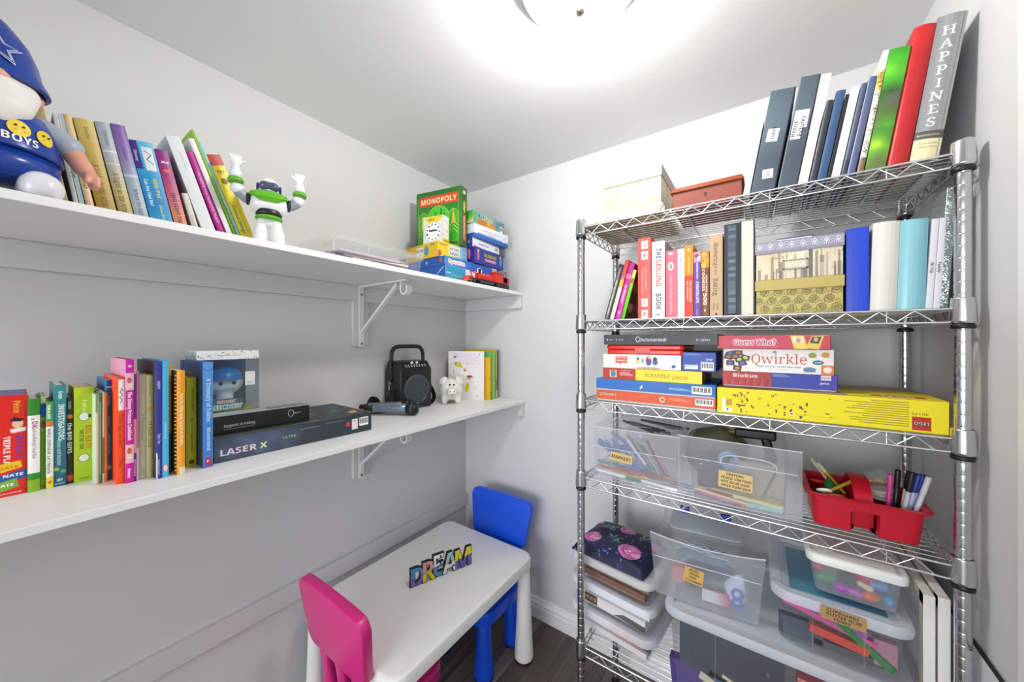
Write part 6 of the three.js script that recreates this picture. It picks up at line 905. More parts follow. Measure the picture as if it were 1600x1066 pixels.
carton({ label: 'red and blue strategy game box directly on the yellow brick box', at: [1.5355, Y3 + 0.0745, 0.425], turn: 0.015, size: [0.252, 0.044, 0.24], group: G2, tray: 0.004, trayColor: '#d0ccc4', faces: { all: '#2a4ab8', front: art(['bg', '#2343b4'], ['r', 0, 0, 0.46, 1, '#c8241c'], ['h', 'Blokus', 0.22, 0.27, 60, 14, '#f8f4f2'], ['f', (g, w, h) => { for (let i = 0; i < 20; i++) { g.fillStyle = ['#a81812', '#d8322a', '#b81e16'][i % 3]; g.fillRect(w * (0.0 + 0.023 * i), h * (0.55 + 0.12 * Math.sin(i * 2)), 6, h * 0.5); } }], ['gr', 1, 'rgba(0,0,0,0)', 'rgba(0,0,0,0)', 'rgba(40,60,190,.3)', 'rgba(100,60,170,.6)'], ['fine', 0.47, 0.1, 0.16, 0.2, 4, '#c8d0ec'], ['r', 0.87, 0.06, 0.08, 0.32, '#f2f0ee'], ['h', 'MATTEL', 0.91, 0.22, 18, 5, '#c83a3a'], ['h', 'games', 0.9, 0.55, 18, 7, '#f0f0f8']) } });
carton({ label: 'white tile game box with dark red title in the right stack', at: [1.5325, Y3 + 0.119, 0.443], turn: -0.01, size: [0.24, 0.0645, 0.24], group: G2, faces: { all: '#dcd4cc', front: art(['gr', 1, '#e4dcd8', '#eae6e2', '#dedad6'], ['f', (g, w, h) => { for (const [x, y, c, d] of [[0.05, 0.18, '#3a6ac0', 0], [0.13, 0.14, '#c8642a', 1], [0.03, 0.32, '#c84a2a', 2], [0.1, 0.3, '#c8542a', 1], [0.2, 0.34, '#c8c83a', 2], [0.14, 0.42, '#a8c83a', 0], [0.05, 0.58, '#6a4a9a', 1], [0.17, 0.58, '#6a5ab8', 0], [0.12, 0.8, '#b8782a', 2]]) { g.save(); g.translate(w * x + 6, h * y + 3); g.rotate((d - 1) * 0.25); g.fillStyle = '#25211e'; g.fillRect(-10, -7, 20, 14); g.fillStyle = c; g.beginPath(); g.ellipse(0, 0, 6, 4.6, 0, 0, 7); g.fill(); g.restore(); } }], ['h', 'Qwirkle', 0.53, 0.4, 122, 34, '#b8401e', 'r'], ['o', 0.5, 0.13, 5, 3, '#7a7aa0'], ['h', 'MIX, MATCH, SCORE AND WIN!', 0.54, 0.72, 92, 6, '#4a6a8a'], ['h', '2 to 4 players', 0.53, 0.84, 48, 4, '#8a8a8a', 's'], ['o', 0.825, 0.24, 8, 7, '#8a9a2a'], ['o', 0.93, 0.22, 8, 7, '#c88a2a'], ['o', 0.87, 0.52, 11, 6, '#2a5a7a'], ['h', 'GAME', 0.87, 0.52, 14, 4, '#e0e8ee'], ['o', 0.8, 0.8, 13, 6, '#5a7a9a'], ['h', 'Quiet', 0.8, 0.86, 24, 7, '#2a4a6a'], ['r', 0.895, 0.62, 0.105, 0.38, '#d8702a'], ['o', 0.945, 0.8, 8, 8, '#ecd8c4']) } });
carton({ label: 'pink-red face guessing game box on top of the right stack', at: [1.5215, Y3 + 0.184, 0.449], turn: 0.005, size: [0.247, 0.037, 0.24], group: G2, faces: { all: '#c83a4a', front: art(['gr', 1, '#cf3a52', '#c8384e', '#d04054'], ['h', 'Guess Who?', 0.36, 0.5, 96, 20, '#d84a5e', 'b#f4dce0'], ['h', 'Guess Who?', 0.36, 0.5, 96, 20, '#b02a4a', 'b'], ['p', '#ecd65a', 0.675, 0.05, 0.79, 0.05, 0.82, 1, 0.71, 1], ['r', 0.7, 0.15, 0.085, 0.4, '#f0ead8'], ['o', 0.745, 0.38, 5, 6, '#d8a07a'], ['p', '#e6cc4a', 0.85, 0.1, 0.95, 0.05, 0.91, 0.98, 0.8, 0.9], ['p', '#4a3a4a', 0.855, 0.15, 0.93, 0.12, 0.905, 0.6, 0.835, 0.55], ['o', 0.885, 0.32, 4.5, 5.5, '#e0b48a']), top: art(['bg', '#d8a04a'], ['f', (g, w, h) => { for (let i = 0; i < 9; i++) { g.fillStyle = ['#e8d8b0', '#c84a3a', '#e0b03a', '#8a4a2a'][i % 4]; g.fillRect(w * i / 9, 0, w / 9 - 1, h); } }]) } });

// ------------------------------------------------------------------ clear bins on the fourth shelf of the rack
// drawer bin: flat front panel with a moulded band and an arched grip, open body behind. Origin at the front bottom centre
function drawerBin(name, label, at, turn, w, h, d, o = {}) {
  const t = thing(name, label, 'storage bin', at, turn, o.group), f = o.flange ?? 0.012, W = w - 2 * f;
  const wall = 0.0018, hb = h * (o.side || 0.86);
  const pan = new THREE.Shape(); const top = o.dip || 0;
  pan.moveTo(-w / 2 + (o.taper || 0), 0); pan.lineTo(w / 2 - (o.taper || 0), 0); pan.lineTo(w / 2, h); pan.quadraticCurveTo(0, h - 2 * top, -w / 2, h); pan.closePath();
  mesh('front_panel', new THREE.ShapeGeometry(pan, 14), frosted, t);
  const rimPts = []; for (let i = 0; i <= 14; i++) { const s = -1 + i / 7; rimPts.push(V3(s * w / 2, h - top * (1 - s * s), -0.001)); }
  mesh('panel_rim', tube(rimPts, 0.0018, 28, 6), lidFrost, t);
  if (o.grip) { const gp = []; for (let i = 0; i <= 20; i++) { const a = Math.PI * (1 - i / 20), c = Math.cos(a), s = Math.sin(a); gp.push(V3(o.grip[0] + o.grip[1] * Math.sign(c) * Math.abs(c) ** 0.6, o.grip[2] + o.grip[3] * Math.abs(s) ** 0.5, 0.0006)); } mesh('grip_edge', tube(gp, 0.0019, 40, 6), lidFrost, t); }
  mesh('panel_band', rbox(w - 0.02, 0.0022, 0.0016, 0.0006, 1).translate(0, h * (o.band || 0.63), 0.0004), lidFrost, t);
  const R = (k, y, e) => rrect(W - 0.012 * (1 - k) + 2 * e, d - 0.004 - 0.01 * (1 - k) + 2 * e, 0.016, y, 0, -d / 2 - 0.003);
  mesh('body', loft([R(0, 0.0006, -0.003), R(0, 0.004, 0), R(1, hb - 0.004, 0), R(1, hb - 0.004, 0.004), R(1, hb, 0.004), R(1, hb, -wall)], true, false, 0.7), clearPlastic, t);
  return t;
}
function stickyLabel(parent, w, h, x, y, z, col, lines, size, tilt = 0) {
  const sh = SHEETS.misc, m = mesh('paper_label', printBox(sh, w, h, 0.0004, { all: col, front: art(['bg', col], ['f', (g, W, H) => { g.fillStyle = '#2e2612'; g.textAlign = 'center'; g.textBaseline = 'middle'; g.font = `bold ${size}px sans-serif`; lines.forEach((l, i) => { g.save(); g.translate(W / 2 + (i % 2 ? 1.5 : -1), H * (i + 0.7) / (lines.length + 0.4)); g.transform(1, 0.02, -0.18, 1, 0, 0); const mw = g.measureText(l).width; if (mw > W * 0.88) g.scale(W * 0.88 / mw, 1); g.fillText(l, 0, 0); g.restore(); }); }]) }, 0.0001), sh.mat, parent);
  m.position.set(x, y, z); m.rotation.z = tilt; return m;
}
const markerG = lathe([[0, 0], [0.0042, 0.0003], [0.0046, 0.002], [0.0046, 0.088], [0, 0.0885]], 12), capG2 = lathe([[0, 0.0885], [0.0052, 0.089], [0.0052, 0.128], [0.0046, 0.131], [0, 0.1312]], 12);
const penMats = new Map(); const pm = (c) => { if (!penMats.has(c)) penMats.set(c, std(c, 0.38)); return penMats.get(c); };
function marker(name, label, cat, group, at, dir, body, cap, k = 1) {
  const t = thing(name, label, cat, at, 0, group); t.quaternion.setFromUnitVectors(V3(0, 1, 0), V3(...dir).normalize()); t.scale.setScalar(k);
  mesh('barrel', markerG, pm(body), t); mesh('cap', capG2, pm(cap), t); return t;
}
{
  const B = [1.148, Y4, 0.432], bin = drawerBin('storage_bin', 'frosted drawer bin full of markers, left one on the fourth shelf', B, 0.05, 0.292, 0.172, 0.3, { flange: 0.006, side: 0.98, band: 0.6 });
  stickyLabel(bin, 0.074, 0.03, -0.036, 0.062, 0.0016, '#d8b878', ['MARKERS'], 15, -0.09);
  const cols = { red: 0xc8342e, green: 0x1f7a4a, blue: 0x2a5ac0, yellow: 0xd8c02a, pink: 0xe088a0, purple: 0x6a58b8, white: 0xe6e8ea, teal: 0x1f8a96, brown: 0x8a4a3a, grey: 0x8f959b, orange: 0xd8742a, black: 0x24262a };
  const G = 'markers in the left drawer bin', list = [];
  for (const [c, x, y, yaw] of [['green', -0.125, 0.016, 0.02], ['white', -0.01, 0.011, -0.04], ['red', -0.12, 0.03, 0.05], ['yellow', -0.1, 0.024, 0.03], ['brown', -0.06, 0.034, -0.02], ['grey', 0.02, 0.02, 0.05], ['teal', -0.13, 0.042, 0.0], ['orange', -0.02, 0.03, 0.04]]) list.push([c, [x, y, -0.012 - 0.004 * list.length], [Math.cos(yaw), -0.05, -Math.sin(yaw)], 'lying at the bottom']);
  for (const [c, x, y, dx, dy] of [['blue', -0.12, 0.125, 0.8, -0.55], ['purple', -0.125, 0.112, 0.85, -0.5], ['teal', -0.1, 0.12, 0.8, -0.6], ['blue', -0.08, 0.125, 0.75, -0.62], ['green', -0.03, 0.132, 0.62, -0.78], ['blue', -0.045, 0.128, 0.66, -0.74], ['grey', -0.01, 0.13, 0.55, -0.82], ['grey', 0.015, 0.135, 0.52, -0.85], ['pink', 0.045, 0.125, 0.45, -0.9], ['black', 0.03, 0.128, 0.48, -0.88], ['orange', -0.04, 0.138, 0.6, -0.75], ['blue', -0.1, 0.135, 0.83, -0.52], ['white', 0.0, 0.14, 0.6, -0.8], ['purple', -0.13, 0.075, 0.95, 0.12], ['purple', -0.125, 0.062, 0.96, 0.1]]) list.push([c, [x, y, -0.018 - 0.0075 * (list.length - 8)], [dx, dy, -0.05], 'slanting across the bin']);
  const NTH = ['first', 'second', 'third', 'fourth', 'fifth', 'sixth', 'seventh', 'eighth', 'ninth', 'tenth', 'eleventh', 'twelfth', 'thirteenth', 'fourteenth', 'fifteenth'];
  const rank = new Map(list.filter((q) => q[3][0] === 's').sort((p, q) => p[1][0] - q[1][0]).map((q, i) => [q, NTH[i]]));
  for (const item of list) {
    const [c, [x, y, z], dir, how] = item, a = 0.05, X = B[0] + x * Math.cos(a) + z * Math.sin(a), Z = B[2] + z * Math.cos(a) - x * Math.sin(a);
    marker('marker', rank.has(item) ? `${c} marker slanting in the frosted left bin, ${rank.get(item)} from its left wall` : `${c} marker ${how} of the left frosted bin`, 'marker', G, [X, B[1] + y, Z], dir, cols[c === 'green' ? 'white' : c], cols[c], 1.16);
  }
  // zip bag of pens on top
  const bag = thing('pencil_bag', 'clear bag of black pens heaped at the top of marker bin', 'pencil bag', [B[0] + 0.02, Y4 + 0.142, 0.3], 0.05);
  const film = phys(0xffffff, { transmission: 0.95, thickness: 0, roughness: 0.12, ior: 1.35 }), ring = (k, w, hh) => Array.from({ length: 20 }, (_, i) => { const a = i / 20 * Math.PI * 2; return V3(k, hh * Math.sin(a) * (1 + 0.25 * Math.sin(i * 3 + k * 90)) + 0.03, w * Math.cos(a) * (1 + 0.12 * Math.sin(i * 2 + k * 60))); });
  mesh('film', loft([ring(-0.13, 0.045, 0.004), ring(-0.1, 0.07, 0.02), ring(-0.04, 0.08, 0.03), ring(0.03, 0.08, 0.026), ring(0.09, 0.07, 0.017), ring(0.125, 0.05, 0.003)], true, true, 0.3), film, bag);
  for (let i = 0; i < 8; i++) marker('pen', `${i % 3 ? 'black' : 'dark blue'} pen in the clear bag over the marker bin, ${NTH[i]} from its front`, 'pen', 'pens in the clear bag', [B[0] - 0.06 + 0.012 * i, Y4 + 0.182 - 0.004 * (i % 4), 0.335 - 0.014 * i], [0.95, -0.16 + 0.03 * (i % 3), 0.25 - 0.07 * i], 0x17191d, i % 3 ? 0x17191d : 0x24304e, 0.92);
}
{
  const B = [1.4415, Y4, 0.44], bin = drawerBin('storage_bin', 'frosted drawer bin with yellow crayon list label, right one on fourth shelf', B, 0, 0.3, 0.184, 0.3, { flange: 0.03, side: 0.96, band: 0.66, grip: [0.03, 0.066, 0.118, 0.03] });
  stickyLabel(bin, 0.083, 0.048, 0.0, 0.051, 0.0016, '#dcbc7c', ['CRAYONS', 'PENCIL CRAYONS', 'HOT GLUE GUN', 'HOLE PUNCHER'], 9.5, -0.02);
  const sh = SHEETS.misc, item = (name, label, cat, x, y, z, ry, w, h, d, faces, rz = 0) => { const t = thing(name, label, cat, [B[0] + x, B[1] + y, B[2] + z], ry); t.rotation.z = rz; mesh('cover', printBox(sh, w, h, d, faces, 0.0008), sh.mat, t); return t; };
  item('card_box', 'dark navy box standing left inside the crayon bin', 'box', -0.068, 0.03, -0.03, 0, 0.062, 0.098, 0.03, { all: '#2e3646', front: art(['bg', '#1c2434'], ['o', 0.15, 0.3, 3, 3, '#d8dce2'], ['h', 'colours', 0.5, 0.85, 40, 7, '#7a879a', 's']) });
  const env = item('clipboard', 'large beige envelope leaning at right inside the crayon bin', 'envelope', 0.05, 0.032, -0.05, 0, 0.13, 0.09, 0.004, { all: '#b5a896', front: art(['gr', 1, '#d9d2c4', '#b9ad9b', '#a89c8a', '#b0a492'], ['p', '#5a544c', 0.6, 0.98, 0.86, 0.05, 0.91, 0.05, 0.66, 0.98]) });
  item('sticky_note_pad', 'thick yellow note pad at the bottom of the crayon bin', 'note pad', 0.052, 0.019, -0.012, 0, 0.118, 0.013, 0.07, { all: '#d8d48e', front: art(['bg', '#e6e2b0'], ['r', 0, 0, 1, 0.3, '#bcb43a']) }, -0.045);
  item('paper_pad', 'pale green paper pad under the yellow note pad', 'note pad', 0.035, 0.0065, -0.01, 0, 0.15, 0.0115, 0.08, { all: '#a8d4d0', front: art(['bg', '#9fd0d2'], ['r', 0, 0, 1, 0.25, '#bcdcc8']) });
  for (const [i, [c, x, y, yaw, nm]] of [['#e6b894', -0.1, 0.028, 0, 'peach'], ['#d87a94', -0.09, 0.018, 0.02, 'pink'], ['#8a3f8a', -0.105, 0.013, -0.01, 'purple'], ['#e0a488', -0.06, 0.032, 0.05, 'tan'], ['#c85a4a', -0.075, 0.023, 0.03, 'red']].entries()) {
    const t = thing('pencil_crayon', `${nm} pencil crayon lying at the bottom of the crayon bin`, 'pencil crayon', [B[0] + x, B[1] + y, B[2] - 0.006 - 0.006 * i]); t.rotation.z = -R90 - 0.1 + yaw;
    mesh('shaft', lathe([[0, 0], [0.0042, 0.0002], [0.0042, 0.118], [0, 0.1182]], 6), pm(c), t); mesh('tip', lathe([[0.0042, 0.118], [0.0008, 0.133], [0, 0.1332]], 8), pm('#e8d4b0'), t);
  }
  const tape = thing('tape_roll', 'blue clear tape roll behind the crayon bin grip', 'tape roll', [B[0] - 0.018, B[1] + 0.125, B[2] - 0.03]); mesh('roll', new THREE.TorusGeometry(0.02, 0.007, 12, 30).scale(1, 1, 1.6), pm('#7a94c8'), tape);
  const gun = thing('glue_gun', 'black hot glue gun poking over the rim of crayon bin', 'glue gun', [B[0] + 0.045, B[1] + 0.178, B[2] - 0.16], 0.05);
  mesh('body', rbox(0.11, 0.03, 0.024, 0.008, 3).translate(0, 0.004, 0), blackPlastic, gun); mesh('handle', rbox(0.026, 0.08, 0.022, 0.008, 3).rotateZ(0.25).translate(0.036, -0.04, 0), blackPlastic, gun); mesh('nozzle', lathe([[0.009, 0], [0.003, 0.02], [0, 0.0205]], 14).rotateZ(R90).translate(-0.054, 0.004, 0), std(0x8a7a4a, 0.4, 0.6), gun);
  const cl = thing('crumpled_bag', 'crumpled olive green plastic bag in the back of the crayon bin', 'bag', [B[0] - 0.05, B[1] + 0.02, B[2] - 0.18]);
  mesh('film', skin([[-0.05, 0.06, 0, 0.055, 0.03, 0.1, 0.0, 0.05], [-0.06, 0.12, 0.01, 0.035, 0.0, 0.14, 0, 0.03]], 0.006, 0.012, (x, y) => 0.002 - y + 0.006 * noise.noise(x * 40, y * 40, 2)), std(0x5a5a44, 0.4), cl);
}
// red craft caddy
{
  const red = std(0xc8102a, 0.35), t = thing('craft_caddy', 'red plastic craft caddy with a centre handle on the fourth shelf', 'caddy', [1.7105, Y4, 0.338], -0.0), w = 0.205, d = 0.187, h = 0.084;
  const out = (e, y, q) => {                                             // plan outline with a notch in the middle of the front side
    const nw = 0.022 + q * 0.0, ndp = q ? 0.0 : 0.035, X = w / 2 + e - (1 - y / h) * 0.008, Z = d / 2 + e - (1 - y / h) * 0.008, pts = [];
    const arc = (cx, cz, r, a0, a1) => { for (let i = 0; i <= 5; i++) { const a = a0 + (a1 - a0) * i / 5; pts.push(V3(cx + r * Math.cos(a), y, cz + r * Math.sin(a))); } };
    const r = 0.018 + e; arc(X - r, Z - r, r, R90, 0); arc(X - r, -Z + r, r, 0, -R90); arc(-X + r, -Z + r, r, -R90, -Math.PI); arc(-X + r, Z - r, r, Math.PI, R90);
    for (const [x, z] of [[-nw - 0.004, 0], [-nw, ndp * 0.3], [-nw, ndp], [nw, ndp], [nw, ndp * 0.3], [nw + 0.004, 0]]) pts.push(V3(x, y, Z - z));
    return pts;
  };
  const k = 0.002;
  mesh('tub', loft([out(0, 0.001, 0), out(0, 0.05, 0), out(0, 0.056, 1), out(0, h - 0.006, 1), out(0.012, h - 0.005, 1), out(0.013, h, 1), out(-k, h, 1), out(-k, 0.058, 1), out(-k, 0.052, 0), out(-k, 0.006, 0)], true, true, 0.5), red, t);
  const hs = [V3(0, h - 0.012, 0.082), V3(0, h + 0.012, 0.058), V3(0, h + 0.03, 0.03), V3(0, h + 0.034, 0), V3(0, h + 0.03, -0.03), V3(0, h + 0.012, -0.058), V3(0, h - 0.012, -0.082)];
  const cv = new THREE.CatmullRomCurve3(hs), rings = []; for (let i = 0; i <= 30; i++) { const p = cv.getPoint(i / 30), g = cv.getTangent(i / 30), n = V3(0, g.z, -g.y).multiplyScalar(-0.004); rings.push([[-1, -1], [1, -1], [1, 1], [-1, 1]].map(([a, b]) => V3(p.x + a * 0.017, p.y + b * n.y, p.z + b * n.z))); }
  mesh('handle', loft(rings, true, true, 0.5), red, t);
  mesh('divider', plainBox(-0.017, 0.017, 0.008, h - 0.01, -d / 2 + 0.01, d / 2 - 0.042), red, t);
  const C = [1.7105, Y4, 0.338], at = (x, y, z) => [C[0] + x, C[1] + y, C[2] + z];
  marker('marker', 'pink dotted marker standing in the red caddy', 'marker', null, at(0.046, 0.02, 0.052), [0.05, 1, -0.05], 0xd83a94, 0xd04a98, 0.98);
  marker('marker', 'black permanent marker standing in the red caddy', 'marker', null, at(0.058, 0.02, 0.046), [0.06, 1, -0.03], 0x17171a, 0x17171a, 1.08);
  marker('marker', 'grey bodied marker with black cap in red caddy', 'marker', null, at(0.066, 0.016, 0.06), [0.14, 1, -0.02], 0xb8bcc2, 0x17171a, 1.14);
  for (const [i, [x, z, dx, b, c, n]] of [[0.072, 0.052, 0.2, 0xb8c0d8, 0x2a3a9a, 'blue capped ballpoint pen tilted in the red caddy'], [0.076, 0.045, 0.24, 0x9aa4c8, 0x22308a, 'slim ballpoint pen with deep blue cap in red caddy'], [0.07, 0.04, 0.12, 0xe8e8ea, 0x1c1c20, 'white pen with black cap in the red caddy'], [0.08, 0.058, 0.25, 0xd0d4da, 0xd8d8dc, 'clear ballpoint pen without cap in the red caddy']].entries()) marker('pen', n, 'pen', 'pens standing in the red caddy', at(x, 0.02, z), [dx, 1, -0.04], b, c, 1.08);
  for (const [x, z, dx, dz, c1, c2, n] of [[-0.028, 0.03, -0.35, -0.75, 0xd8b02a, 0xe4dcc4, 'cream and yellow marker lying over the red caddy, right of two'], [-0.045, 0.0, -0.3, -0.75, 0xded4b4, 0xe6dfc8, 'cream marker lying over the red caddy, left of two'], [-0.075, 0.062, 0.7, -0.5, 0xb8a02a, 0xc8b84a, 'short olive yellow marker lying in the red caddy']]) marker('marker', n, 'marker', null, at(x, 0.074, z), [dx, 0.36, dz], c1, c2, 0.86);
  const gl = thing('glue_bottle', 'small green bottle lying in the red caddy', 'bottle', at(-0.052, 0.062, 0.03), 0.3); mesh('bottle', lathe([[0, 0], [0.016, 0.001], [0.017, 0.02], [0.01, 0.032], [0.004, 0.045], [0, 0.046]], 20).rotateX(-0.5), pm('#1f6a44'), gl);
  const sc = thing('scissors', 'orange and white handled scissors in the red caddy', 'scissors', at(-0.05, 0.076, 0.068), 0.2); mesh('handle', new THREE.TorusGeometry(0.014, 0.0045, 10, 24).rotateX(R90 - 0.4), pm('#e8401e'), sc); mesh('handle', new THREE.TorusGeometry(0.013, 0.004, 10, 24).rotateX(R90 - 0.5).translate(-0.02, 0.006, -0.012), pm('#ece6e2'), sc); mesh('blade', rbox(0.01, 0.002, 0.075, 0.0008, 1).translate(-0.008, -0.014, -0.045), std(0xa8acb0, 0.3, 0.8), sc);
  const tp = thing('tape_ring', 'red ring of ribbon lying at the back of red caddy', 'ribbon', at(-0.072, 0.07, -0.045)); mesh('ring', new THREE.TorusGeometry(0.021, 0.005, 10, 28).rotateX(1.2), pm('#d02a2e'), tp);
  const wh = thing('sponge', 'white cotton pad roll in right side of the red caddy', 'cotton pads', at(0.045, 0.066, -0.01)); for (let i = 0; i < 3; i++) mesh('pad', slab(0.052, 0.05, 0, 0.008, 0.022, 0.003).rotateZ(0.1 * (i - 1)).translate(0.002 * i, 0.009 * i, 0), pm('#dcd8d0'), wh);
  const lb = thing('plastic_bag', 'small clear bag with yellow bits in the red caddy', 'bag', at(0.05, 0.095, -0.03)); mesh('film', skin([[-0.02, 0.01, 0, 0.02, 0.022, 0.014, 0, 0.018], [0.01, 0.02, 0, 0.014, 0.0, 0.035, 0, 0.008]], 0.004, 0.006), phys(0xffffff, { transmission: 0.9, thickness: 0, roughness: 0.15, ior: 1.35 }), lb); for (let i = 0; i < 4; i++) mesh('bead', new THREE.SphereGeometry(0.0048, 10, 8).translate(-0.012 + i * 0.008, 0.012 + 0.003 * (i % 2), 0.004), pm('#c8a23a'), lb);
}

// ------------------------------------------------------------------ boxes on the bottom shelf of the rack
function lidBin(label, at, turn, w, h, d, o = {}) {                    // clear tub with a clip-on lid; origin at the base centre
  const t = thing('storage_box', label, 'storage box', at, turn, o.group);
  mesh('tub', tubShell(w - 0.03, d - 0.03, h - 0.012, o.taper ?? 0.014, 0.03), o.tub || clearPlastic, t);
  const l = mesh('lid', binLid(w - 0.024, d - 0.024, 0.012, 0.034, 0.012), o.lid || lidFrost, t); l.position.y = h - 0.011;
  mesh('lid_panel', slab(w - 0.075, d - 0.075, h - 0.0072, h - 0.0056, 0.02, 0.0004), o.lid || clearPlastic, t);
  for (const x of o.ribs || []) mesh('rib', rbox(0.0035, h - 0.035, 0.0025, 0.001, 1).translate(x, (h - 0.02) / 2, d / 2 - 0.0155), clearPlastic, t);
  return t;
}
const sheetItem = (name, label, cat, at, ry, w, h, d, faces, group, rx = 0, rz = 0) => { const sh = SHEETS.misc, t = thing(name, label, cat, at, 0, group); t.rotation.set(rx, ry, rz, 'YXZ'); mesh(name === 'book' ? 'cover' : 'sheets', printBox(sh, w, h, d, faces, 0.0006), sh.mat, t); return t; };
{
  const F = [1.08, 0.306], tn = -0.12, G = 'three flat clear bins stacked under the floral pouch';
  const place = (x, y, z, ry) => [F[0] + x * Math.cos(ry) + z * Math.sin(ry), y, F[1] + z * Math.cos(ry) - x * Math.sin(ry)];
  const hts = [[Y5 + 0.0006, 0.098], [Y5 + 0.0992, 0.098], [Y5 + 0.1978, 0.088]];
  for (const [i, [y, h]] of hts.entries()) lidBin(['lowest of the three flat clear bins on the bottom shelf, holding white papers', 'middle of the three flat clear bins, holding photo strips and white paper', 'topmost of the three flat clear bins, holding brown folders'][i], [F[0] + 0.002 * i, y, F[1]], tn, 0.32 - 0.004 * i, h, 0.28, { group: G });
  const con = (i, x, y, z, w, h, d, f, name, label, cat) => sheetItem(name, label, cat, place(x, hts[i][0] + y, z, tn), tn, w, h, d, f, 'contents of the flat clear bins');
  con(0, 0.0, 0.008, 0.100, 0.25, 0.02, 0.2, { all: '#e6e2e2' }, 'paper_stack', 'white paper stack in the lowest flat bin', 'paper');
  con(0, 0.01, 0.029, 0.090, 0.25, 0.03, 0.2, { all: '#d8d4d6', front: art(['gr', 1, '#e6e2e4', '#d8d6da', '#c86a62', '#4a4036']) }, 'paper_stack', 'grey-white paper stack with red corner in the lowest flat bin', 'paper');
  con(1, -0.0, 0.008, 0.110, 0.25, 0.034, 0.2, { all: '#e4dede', front: art(['bg', '#e4e0e2'], ['r', 0.0, 0, 0.3, 0.9, '#3a342a'], ...[0, 1, 2, 3, 4].map((k) => ['r', 0.02 + 0.055 * k, 0.25, 0.04, 0.4, '#b88a5a']), ['p', '#4a463c', 0.55, 0.9, 0.7, 0.4, 1, 0.5, 1, 1]) }, 'photo_strip', 'white card with dark photo strip in the middle flat bin', 'photo strip');
  con(1, 0.01, 0.043, 0.100, 0.25, 0.03, 0.2, { all: '#ece8ea' }, 'paper_stack', 'clean white paper in the middle flat bin', 'paper');
  con(2, 0.0, 0.008, 0.110, 0.25, 0.022, 0.2, { all: '#7a4a3a', front: art(['gr', 0, '#8a5a44', '#6a3a2e', '#9a7a5a']) }, 'folder', 'reddish brown folder in the topmost flat bin', 'folder');
  con(2, 0.01, 0.031, 0.100, 0.245, 0.026, 0.2, { all: '#a89a72', front: art(['gr', 0, '#b8aa80', '#9a8a62', '#6a5a40']) }, 'folder', 'khaki brown folder in the topmost flat bin', 'folder');
  // floral pouch
  const rose = (g, x, y, r) => { g.save(); g.translate(x, y); const pal = ['#a83a86', '#d86ab0', '#e88ac4', '#c8509e', '#f0a8d4']; for (let k = 6; k > 0; k--) { for (let i = 0; i < 7; i++) { const a = i * 0.9 + k * 0.7, q = r * k / 6; g.fillStyle = pal[(i + k) % 5]; g.beginPath(); g.ellipse(q * 0.42 * Math.cos(a), q * 0.42 * Math.sin(a), q * 0.62, q * 0.4, a + 1.5, 0, 7); g.fill(); } g.strokeStyle = '#f4c4e0'; g.lineWidth = 0.9; g.beginPath(); g.arc(0, 0, r * k / 6 * 0.8, k, k + 4); g.stroke(); } g.fillStyle = '#e8d8a0'; g.beginPath(); g.arc(0, 0, r * 0.12, 0, 7); g.fill(); g.restore(); };
  const floral = (g, w, h) => { g.fillStyle = '#171a3c'; g.fillRect(0, 0, w, h); let q = 5; const f = () => { q = (q * 16807) % 2147483647; return q / 2147483647; }; for (let i = 0; i < 260; i++) { g.fillStyle = ['#24307a', '#2f46a8', '#3a2a6a', '#141a3a', '#5a7ad0'][i % 5]; g.beginPath(); g.ellipse(f() * w, f() * h, 2 + f() * 5, 1.5 + f() * 3, f() * 3, 0, 7); g.fill(); } for (const [x, y] of [[0.26, 0.3], [0.46, 0.56], [0.8, 0.2]]) for (let i = 0; i < 34; i++) { g.fillStyle = ['#4a9a3a', '#8ac04a', '#2f6a6a', '#5a9ac8'][i % 4]; g.beginPath(); g.arc(w * x + (f() - 0.5) * 60, h * y + (f() - 0.5) * 44, 2.2 + f() * 3, 0, 7); g.fill(); } for (const [x, y, r] of [[0.2, 0.72, 42], [0.5, 0.2, 38], [0.72, 0.72, 50], [0.06, 0.22, 26], [0.95, 0.3, 30]]) rose(g, w * x, h * y, r); };
  const sh = SHEETS.misc, R = sh.region(0.3, 0.26, floral), pouch = thing('floral_pouch', 'padded pouch printed with pink roses on dark blue, on the flat bins', 'pouch', [F[0] - 0.012, hts[2][0] + 0.0895, F[1] + 0.004], tn);
  const bagGeo = (() => {
    const N = 24, M = 20, pos = [], uv = [], ix = [], H = (u, v) => 0.046 * Math.pow(Math.max(0, 1 - Math.abs(u) ** 4.5), 0.5) * Math.pow(Math.max(0, 1 - Math.abs(v) ** 4.5), 0.5) * (0.86 + 0.14 * noise.noise(u * 2.2, v * 2.4, 4)) * (1 - 0.12 * u);
    for (const s of [1, 0]) for (let j = 0; j <= M; j++) for (let i = 0; i <= N; i++) { const u = -1 + 2 * i / N, v = -1 + 2 * j / M; pos.push(u * 0.137, s ? H(u, v) + 0.0006 : 0, v * 0.122); uv.push(R.u0 + (R.u1 - R.u0) * i / N, R.v1 - (R.v1 - R.v0) * j / M); }
    const K = (N + 1) * (M + 1); for (const s of [0, 1]) for (let j = 0; j < M; j++) for (let i = 0; i < N; i++) { const a = s * K + j * (N + 1) + i, b = a + 1, c = a + N + 1, d = c + 1; s ? ix.push(a, b, c, b, d, c) : ix.push(a, c, b, b, c, d); }
    const g = new THREE.BufferGeometry(); g.setAttribute('position', new THREE.Float32BufferAttribute(pos, 3)); g.setAttribute('uv', new THREE.Float32BufferAttribute(uv, 2)); g.setIndex(ix); g.computeVertexNormals(); return g;
  })();
  mesh('fabric', bagGeo, new THREE.MeshStandardMaterial({ map: sh.tex, roughness: 0.55 }), pouch);
}
